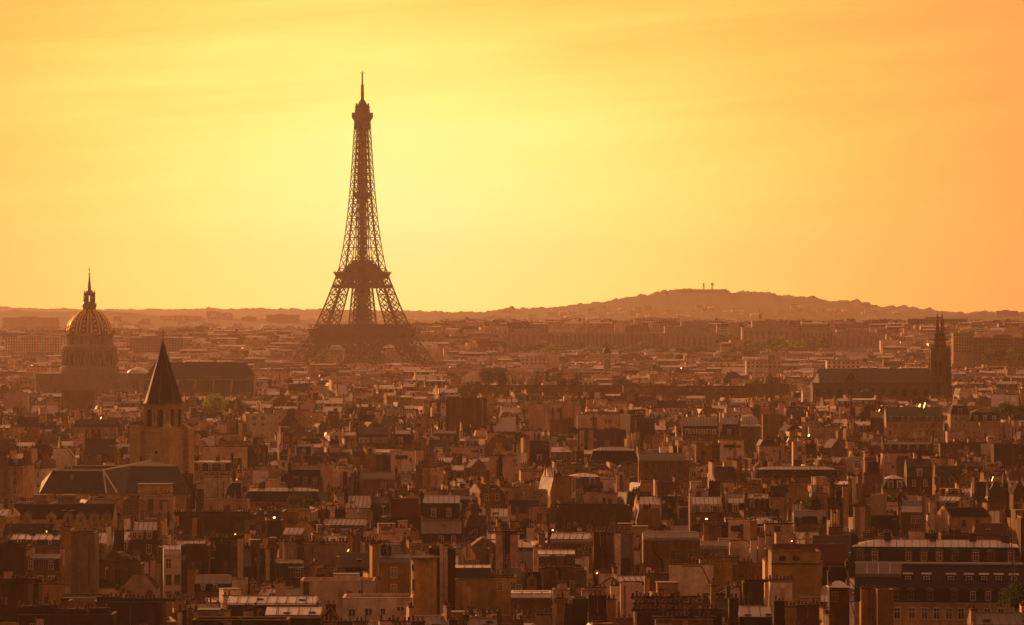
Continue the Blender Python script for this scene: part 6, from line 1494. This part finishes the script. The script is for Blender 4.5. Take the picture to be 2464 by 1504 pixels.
# pepper-pot turret, roof lattice, thin mast, two big dishes
D = 3350.0; k_ = D / FPX; zy = lambda y: PZ(y, D)
t = Thing('pepperpot_turret', (PX(1460.5, D), D, 0), 0, 'small domed bell turret rising from the roofs below the palace', 'turret')
b = t.mb('shaft'); b.box(-3, 3, -3, 3, 0, zy(862), 'ashlar')
for sx in (-1, 1):
    for sy in (-1, 1): t.mb('post').bar((sx * 2.3, sy * 2.3, zy(862)), (sx * 2.3, sy * 2.3, zy(850)), .6, 'ashlar')
b = t.mb('dome'); b.lathe([(3.9, zy(850)), (3.7, zy(848)), (3.2, zy(843)), (2.2, zy(838)), (.9, zy(835)), (.3, zy(833)), (.1, zy(831))], 12, 'slate', smooth=False)
t.done()
lift = [s for s in SPECS if s['hero'] and s['label'].startswith('small lift house')][0]
D = lift['D'] + 2; k_ = D / FPX
t = Thing('rooftop_frame', (PX(1296, D), D, lift['ze'] + .12), 0, 'open steel lattice frame standing on a rooftop lift house', 'frame')
h = PZ(886, D) - lift['ze']
for i in range(5):
    for dy in (0, 3): t.mb('post').bar((-3.4 + 1.7 * i, dy, 0), (-3.4 + 1.7 * i, dy, h), .14, 'iron')
g = t.mb('lattice')
for j in range(4):
    z = h * (.45 + .55 * j / 3)
    for dy in (0, 3): g.bar((-3.6, dy, z), (3.6, dy, z), .13, 'iron')
for i in range(9):
    x = -3.4 + .85 * i; g.bar((x, 0, h * .45), (x, 0, h * (1.02 if i % 2 else .95)), .09, 'iron')
for i in range(4): g.bar((-3.4 + 1.7 * i, 0, 0), (-1.7 + 1.7 * i, 0, h * .45), .09, 'iron'); g.bar((-1.7 + 1.7 * i, 0, 0), (-3.4 + 1.7 * i, 0, h * .45), .09, 'iron')
t.done()
hall = [s for s in SPECS if s['hero'] and s['label'].startswith('wide tan hall')][0]
D = hall['D'] + 6
t = Thing('radio_mast', (PX(1850, D), D, hall['ze'] - .42), 0, 'thin radio mast with one short arm above the wide tan hall', 'mast')
h = PZ(842, D) - hall['ze'] + .42
t.mb('pole').bar((0, 0, 0), (0, 0, h), .28, 'iron', .12); t.mb('arm').bar((-.5, 0, h * .78), (3.0, 0, h * .80), .14, 'iron'); t.mb('aerial_panel').box(2.6, 3.1, -.2, .2, h * .72, h * .84, 'iron'); t.done()
att = [s for s in SPECS if s['hero'] and s['label'].startswith('dark red-brown attic row')][0]
for px, lb in ((2203, 'big pale satellite dish on the attic row, the lower of two'), (2222, 'big pale satellite dish on the attic row, tilted towards its twin')):
    D = att['D'] + 3; z0 = att['zr'] - .6
    t = Thing('satellite_dish', (PX(px, D), D, z0), radians(-48), lb, 'dish', 'two big dishes on the attic row')
    hz = PZ(1047 if px < 2210 else 1043.5, D) - z0
    t.mb('stand').bar((0, 0, 0), (0, 0, hz), .12, 'steel')
    q_ = t.mb('reflector'); R_ = 1.15; vs_ = [(0, 0, hz)]; fs = []
    for j, f in enumerate((.35, .7, 1.0)):
        for k in range(20):
            a = 2 * pi * k / 20; vs_.append((R_ * f * cos(a), -.45 * f * f, hz + R_ * f * sin(a)))
    for k in range(20):
        k2 = (k + 1) % 20; fs.append((0, 1 + k, 1 + k2))
        for j in range(2): fs.append((1 + j * 20 + k, 1 + (j + 1) * 20 + k, 1 + (j + 1) * 20 + k2, 1 + j * 20 + k2))
    q_.add(vs_, fs, 'lead_white', True); t.mb('feed_arm').bar((0, -.3, hz - R_ * .9), (0, -1.1, hz), .05, 'steel'); t.done()

# ------------------------------------------------------------------ trees
def crown_proto(name, seed, n_blob, n_leaf, leaf, mats, squash=.8):
    """a crown about one unit across, made of leaf clumps round many small centres, with gaps between"""
    r = random.Random(seed); b = MB()
    cs = []
    for _ in range(n_blob):
        a, t = r.uniform(0, 2 * pi), r.uniform(-.55, 1)
        rad = .36 * sqrt(max(0.05, 1 - t * t)) * r.uniform(.55, 1.05)
        cs.append((rad * cos(a), rad * sin(a), .42 + .36 * t * squash, r.uniform(.10, .20)))
    for _ in range(n_leaf):
        x, y, z, s = cs[r.randrange(len(cs))]
        d = Vector((r.gauss(0, 1), r.gauss(0, 1), r.gauss(0, 1))).normalized() * s * r.uniform(.55, 1.1)
        p = Vector((x, y, z)) + d
        u = Vector((r.gauss(0, 1), r.gauss(0, 1), r.gauss(0, 1))).normalized(); w = u.cross(d.normalized() + Vector((.01, .02, .03))).normalized()
        l = leaf * r.uniform(.6, 1.3)
        b.add([tuple(p - u * l), tuple(p + w * l * .6), tuple(p + u * l), tuple(p - w * l * .6)], [(0, 1, 2, 3)], mats[r.randrange(len(mats))])
    return Proto(name, b)
CROWN = {'dark': [crown_proto('crown', 31 + i, 26, 2600, .032, ('leaf_dark', 'leaf_dark', 'leaf_mid')) for i in range(3)],
         'mid': [crown_proto('crown', 51 + i, 26, 2600, .032, ('leaf_mid', 'leaf_mid', 'leaf_dark')) for i in range(3)],
         'lime': [crown_proto('crown', 71 + i, 24, 2600, .034, ('leaf_lime', 'leaf_lime', 'leaf_lime', 'leaf_mid')) for i in range(2)],
         'far': [crown_proto('crown', 91 + i, 20, 900, .06, ('leaf_mid', 'leaf_mid', 'leaf_lime' if i % 2 else 'leaf_dark')) for i in range(4)]}
TRN = []
for i in range(3):
    r = random.Random(300 + i); b = MB()
    b.bar((0, 0, 0), (.01, 0, .32), .022, 'bark', .016)
    for k in range(7):
        a = r.uniform(0, 2 * pi); z = r.uniform(.2, .34); e = (.28 * cos(a) * r.uniform(.6, 1), .28 * sin(a), r.uniform(.45, .75))
        b.bar((0, 0, z), e, .011, 'bark', .004)
    TRN.append(Proto('trunk', b))
tr_ = random.Random(5)
def tree(px, pyt, wpx, D, kind, label, group=None, base=None, vis=None):
    x = PX(px, D); g = ground_z(x, D) if base is None else base
    H_ = PZ(pyt, D) - g; W = wpx / FPX * D
    t = Thing('tree', (x, D, g), tr_.uniform(0, 6), label, 'tree', group)
    cz = min(H_ / .84, W * 1.05)
    sc = (W / .92, W / .92, cz)
    ph = H_ - .84 * cz
    t.inst('trunk', TRN[tr_.randrange(3)], (0, 0, 0), 0, (cz, cz, (ph + .35 * cz) / .42))
    t.inst('crown', CROWN[kind][tr_.randrange(len(CROWN[kind]))], (0, 0, ph), tr_.uniform(0, 6), sc)
    return t.done()
tree(520, 946, 62, 2100, 'lime', 'bright lime-green tree rising over the roofs right of the pointed spire')
tree(562, 958, 58, 2110, 'mid', 'darker green tree crowding the bright lime-green tree')
tree(590, 970, 34, 2120, 'mid', 'smallest tree at the end of the lime-green clump')
tree(1172, 889, 46, 2560, 'mid', 'round green tree above the long brown hall, first of its pair')
tree(1200, 892, 48, 2570, 'dark', 'round dark tree above the long brown hall, second of its pair')
tree(1352, 908, 34, 2420, 'mid', 'bushy tree behind the long brown hall near the rooftop lattice frame')
tree(1382, 911, 40, 2430, 'dark', 'low dark tree next to the rooftop lattice frame tree')
tree(1495, 909, 50, 2400, 'mid', 'olive tree behind the flat-roofed brown hall')
tree(1818, 907, 66, 2560, 'lime', 'yellow-green tree over the wide tan hall')
tree(1858, 911, 46, 2565, 'mid', 'green tree at the end of the wide tan hall')
tree(1375, 1023, 34, 1500, 'dark', 'dark upright tree beside the olive chimney block')
tree(1352, 1046, 26, 1495, 'mid', 'low lighter bush at the foot of the dark upright tree')
tree(1960, 1192, 50, 1030, 'dark', 'dark round tree in the courtyard behind the orange sunlit slabs')
tree(1998, 1197, 44, 1034, 'dark', 'second dark courtyard tree beside the plain orange wall')
tree(1925, 1200, 40, 1026, 'mid', 'greener courtyard tree under the bright-ribbed slate mansard')
tree(2168, 1186, 44, 1045, 'dark', 'dark tree in front of the black mansard with white casements')
tree(2130, 1189, 40, 1042, 'mid', 'bushy tree before the black mansard, nearer the plain orange wall')
tree(712, 1189, 46, 1062, 'mid', 'leafy tree in front of the striped long mansard')
tree(745, 1198, 34, 1058, 'mid', 'smaller leafy tree right of the striped long mansard')
tree(2086, 935, 44, 2240, 'mid', 'green tree below the long nave roof of the twin-spired church')
tree(2108, 960, 60, 2180, 'dark', 'wide dark tree in front of the long nave roof')
tree(2420, 966, 60, 1850, 'mid', 'green tree behind the cream wing with the blackish roof')
tree(2455, 974, 50, 1860, 'dark', 'dark tree at the frame edge behind the cream wing')
tree(1690, 1083, 16, 1250, 'mid', 'tiny round green roof shrub below the bright orange slabs')
tree(2448, 1402, 92, 634, 'dark', 'big dark tree in the corner beside the bright-ridged slate roof')
rows = random.Random(77)
n_far = 0
for px, pyt, w, D in [(1240 + 22 * k, 828 + 6 * sin(k * 1.7) + (6 if 8 < k < 14 else 0), 30, 4480 + 25 * (k % 4)) for k in range(17)] + \
        [(1636 + 18 * k, 836 + 4 * sin(k * 2.1), 26, 4470) for k in range(5)] + [(1735 + 13 * k, 805 + 9 * (k % 2), 24, 4600) for k in range(4)] + \
        [(1800 + 20 * k, 817 + 5 * sin(k * 1.3), 32, 4420 + 30 * (k % 3)) for k in range(10)] + [(1770 + 26 * k, 836 + 4 * sin(k), 34, 4300) for k in range(9)] + \
        [(1255 + 30 * k, 846 + 3 * sin(k * 2), 34, 4250) for k in range(7)] + [(2380 + 26 * k, 843, 30, 3500) for k in range(3)] + [(772 + 24 * k, 853 + 3 * (k % 2), 26, 4330) for k in range(9)]:
    tree(px, pyt - 2, w * 1.25, D, 'far', 'hazy green park tree at the foot of the palace and the iron tower', 'park trees before the palace and tower')
# a leafless tree
D = 722.0; bx = PX(1794, D); r = random.Random(8)
t = Thing('bare_tree', (bx, D, 0), 0, 'leafless dead tree standing before the dull olive wall', 'tree')
b = t.mb('trunk'); zt = PZ(1405, D); b.bar((0, 0, 0), (0, 0, zt), .3, 'bark', .16)
br_ = t.mb('branches')
def grow(p, d, l, rad, n):
    q_ = p + d * l; br_.bar(p, q_, rad, 'bark', rad * .6)
    if n == 0: return
    for _ in range(3): grow(q_, (d + Vector((r.gauss(0, .55), r.gauss(0, .5), r.uniform(-.1, .5)))).normalized(), l * .72, rad * .6, n - 1)
for a in range(4): grow(Vector((0, 0, zt - .3 * a)), Vector((r.gauss(0, .6), r.gauss(0, .4), .8)).normalized(), 1.3, .10, 3)
t.done()

# ------------------------------------------------------------------ raise the houses
ROOF_W = {'zinc': 'zinc', 'zinc_dull': 'dull metal', 'slate': 'dark slate', 'slate_grey': 'grey slate', 'dark_roof': 'black', 'red_tile': 'red tiled', 'brown_tile': 'brown tiled', 'copper_green': 'green copper'}
WALL_W = {'pink': 'rose', 'rust': 'rust-red', 'ivory': 'yellowish', 'rubble': 'rough stone', 'ashlar': 'stone', 'church_stone': 'stone'}
REFS = [('the iron tower', 875, 800), ('the golden dome', 206, 800), ('the pointed church spire', 388, 1000), ('the dark nave roofs', 200, 1160), ('the twin-spired church', 2265, 930), ('the long nave roof', 2110, 930),
        ('the long dark hall', 500, 905), ('the rooftop lattice frame', 1295, 905), ('the lime-green tree clump', 540, 965), ('the dark upright tree', 1375, 1040), ('the dark courtyard trees', 1975, 1205)]
for s in heroes:
    if s.get('ref'): REFS.append((s['ref'], (s['px0'] + s['px1']) / 2, (s['ytop'] + min(1504, s['ybot'])) / 2))
def what(s, lv):
    wl, rf = WALL_W.get(s['wall'], s['wall']), ROOF_W.get(s['top'], s['top'])
    k = s['kind']
    size = 'wide ' if s['W'] > 15 else ('narrow ' if s['W'] < 9.5 else '')
    sz = size if lv > 0 else ''
    if k == 'mansard':
        d = f"{sz}{wl} house with a {ROOF_W.get(s['low'], s['low'])} mansard"
        if lv > 1: d = f"{sz}{wl} house with {ROOF_W.get(s['low'], s['low'])} mansard and {rf} top"
        return d
    if k == 'gable': return f"{sz}{wl} house with a {rf} sloping roof"
    if k == 'end': return f"{sz}{wl} {'blank gable wall' if lv < 2 else ('peaked blank gable' if s.get('plateau', 0) < .3 else 'flat-topped blank gable')}"
    if k == 'flat': return f"{sz}{wl} flat-roofed block" + (' without windows' if lv > 1 and not s.get('floors') else '')
    return f"{sz}{wl} row of chimney slabs"
for s in single_fill:
    cx_, cy_ = (s['px0'] + s['px1']) / 2, toPY(s['ze'] + s.get('g', 0), s['D'])
    c = []
    for nm, x, y in REFS:
        dx_, dy_ = cx_ - x, cy_ - y
        c.append((sqrt(dx_ * dx_ + (1.6 * dy_) ** 2), nm, dx_, dy_))
    c.sort(); s['near'] = c[:4]
def rel(n):
    _, nm, dx_, dy_ = n
    if abs(dx_) > 1.3 * abs(dy_): return ('left of ' if dx_ < 0 else 'right of ') + nm
    return ('in front of ' if dy_ > 0 else 'behind ') + nm
used = {s['label'] for s in heroes}
for s in single_fill:
    opts = [what(s, lv) + ', ' + rel(s['near'][k]) for k in (0, 1) for lv in (0, 1, 2)]
    opts += [what(s, 0) + ' between ' + s['near'][0][1] + ' and ' + s['near'][k][1] for k in (1, 2, 3)]
    opts += [p + what(s, 0) + ', ' + rel(s['near'][k]) for k in (0, 1, 2) for p in ('second ', 'third ', 'fourth ', 'fifth ')]
    for o in opts:
        if o not in used and len(o.replace('-', '').split()) <= 16: break
    used.add(o); s['label'] = o
for px, py, w, h in ((243, 987, 7, 5), (372, 1188, 4, 3), (552, 1394, 10, 4), (647, 1390, 5, 3), (485, 1328, 5, 4), (838, 1334, 9, 5), (2116, 984, 6, 5), (2213, 998, 13, 7), (2224, 1003, 9, 14),
                     (1330, 1296, 14, 3), (565, 1289, 16, 4), (660, 1250, 20, 4), (1700, 1230, 20, 3), (2388, 1160, 4, 12), (770, 1445, 8, 4), (1437, 1370, 8, 4),
                     (1905, 1310, 8, 3), (112, 1310, 6, 3), (700, 1180, 5, 3)):
    best = None
    for s in heroes + single_fill:
        if s['px0'] + 3 < px < s['px1'] - 3:
            zt = s.get('zr', s['ze']); d = abs(toPY(zt, s['D'] + 2) - py)
            if best is None or d < best[0]: best = (d, s)
    if best and best[0] < 40:
        s = best[1]; d = s['D'] + s['Dp'] * .4; zt = s.get('zr', s['ze']) + .7
        s.setdefault('glints', []).append((PX(px, d), d, zt, w * .7 / FPX * d, h / FPX * d))
gr = random.Random(99)
for s in mass_fill:
    if gr.random() < .003 and s['D'] < 4000:
        s['glints'] = [(s['x'] + gr.uniform(-.3, .3) * s['W'], s['D'] + 3, s.get('zr', s['ze']) + s.get('g', 0) + .6, gr.uniform(.8, 2.2), gr.uniform(.5, 1.2))]  # a few more panes added at random for sparkle
GROUP = 'houses and blocks of the old city'
for s in heroes + single_fill:
    k = s['kind']
    nm = {'mansard': 'mansard_house', 'gable': 'pitched_roof_house', 'end': 'gabled_house', 'flat': 'flat_roofed_block', 'round': 'round_tower_house', 'slab': 'chimney_stack_block'}[k]
    t = Thing(nm, (s['x'], s['D'], s.get('g', 0.0)), s['rz'], s['label'], s['cat'], GROUP)
    raise_house(t, s); t.done()
mass = MB()
for s in mass_fill:
    q_ = dict(s)
    if s['D'] > 2400: q_['floors'] = min(1, q_.get('floors', 1)); q_['nd'] = 3
    if s['D'] > 3300: q_['floors'] = 0; q_['dormer'] = None
    raise_house(Mass(mass, (s['x'], s['D'], s.get('g', 0.0)), s['rz']), q_)
# low houses scattered up the far slopes
vr = random.Random(12)
for _ in range(420):
    D = vr.uniform(5700, 8300); px = vr.uniform(-40, 2500); x = PX(px, D); g = ground_z(x, D)
    w, h, d = vr.uniform(10, 34), vr.uniform(7, 18), 12
    m_ = Mass(mass, (x, D, g - 1), vr.uniform(-.3, .3)).mb('x'); m_.box(-w / 2, w / 2, 0, d, 0, h, vr.choice(('white', 'pink', 'cream', 'tan')))
    m_.prx([(-.3, h), (d / 2, h + 3), (d + .3, h)], -w / 2, w / 2, vr.choice(('red_tile', 'zinc', 'slate', 'gravel_roof')))
for zf, D0, dep, prof in HZ[1:]:       # houses among the woods of the slopes
    for _ in range(170):
        D = D0 - dep * vr.uniform(.45, .98); px = vr.uniform(max(-40, prof[0][0]), min(2500, prof[-1][0])); x = PX(px, D)
        w, h, d = vr.uniform(8, 26), vr.uniform(5, 12), 10; z = zf(x, D) - 2
        m_ = Mass(mass, (x, D, z), vr.uniform(-.3, .3)).mb('x'); m_.box(-w / 2, w / 2, 0, d, 0, h, vr.choice(('white', 'pink', 'cream', 'tan')))
        m_.prx([(-.3, h), (d / 2, h + 2.5), (d + .3, h)], -w / 2, w / 2, vr.choice(('red_tile', 'zinc', 'slate')))
print('mass faces', len(mass.f))
single('distant_rooftops', mass, None, None, kind='stuff')

# ------------------------------------------------------------------ evening haze over the whole city
hz = MB(); hz.box(-3600, 3600, -400, 15600, -1.2, 345, 'plaster')
me = bpy.data.meshes.new('haze'); me.from_pydata(hz.v, [], hz.f)
hm = bpy.data.materials.new('haze'); hm.use_nodes = True
ht = hm.node_tree; ht.nodes.clear()
pv_ = ht.nodes.new('ShaderNodeVolumePrincipled'); ho = ht.nodes.new('ShaderNodeOutputMaterial')
pv_.inputs['Color'].default_value = (*HAZE_COLOR, 1); pv_.inputs['Density'].default_value = HAZE_DENSITY; pv_.inputs['Anisotropy'].default_value = HAZE_G
ht.links.new(pv_.outputs[0], ho.inputs['Volume'])
me.materials.append(hm)
hzo = bpy.data.objects.new('haze', me); hzo['kind'] = 'stuff'; COL.objects.link(hzo)
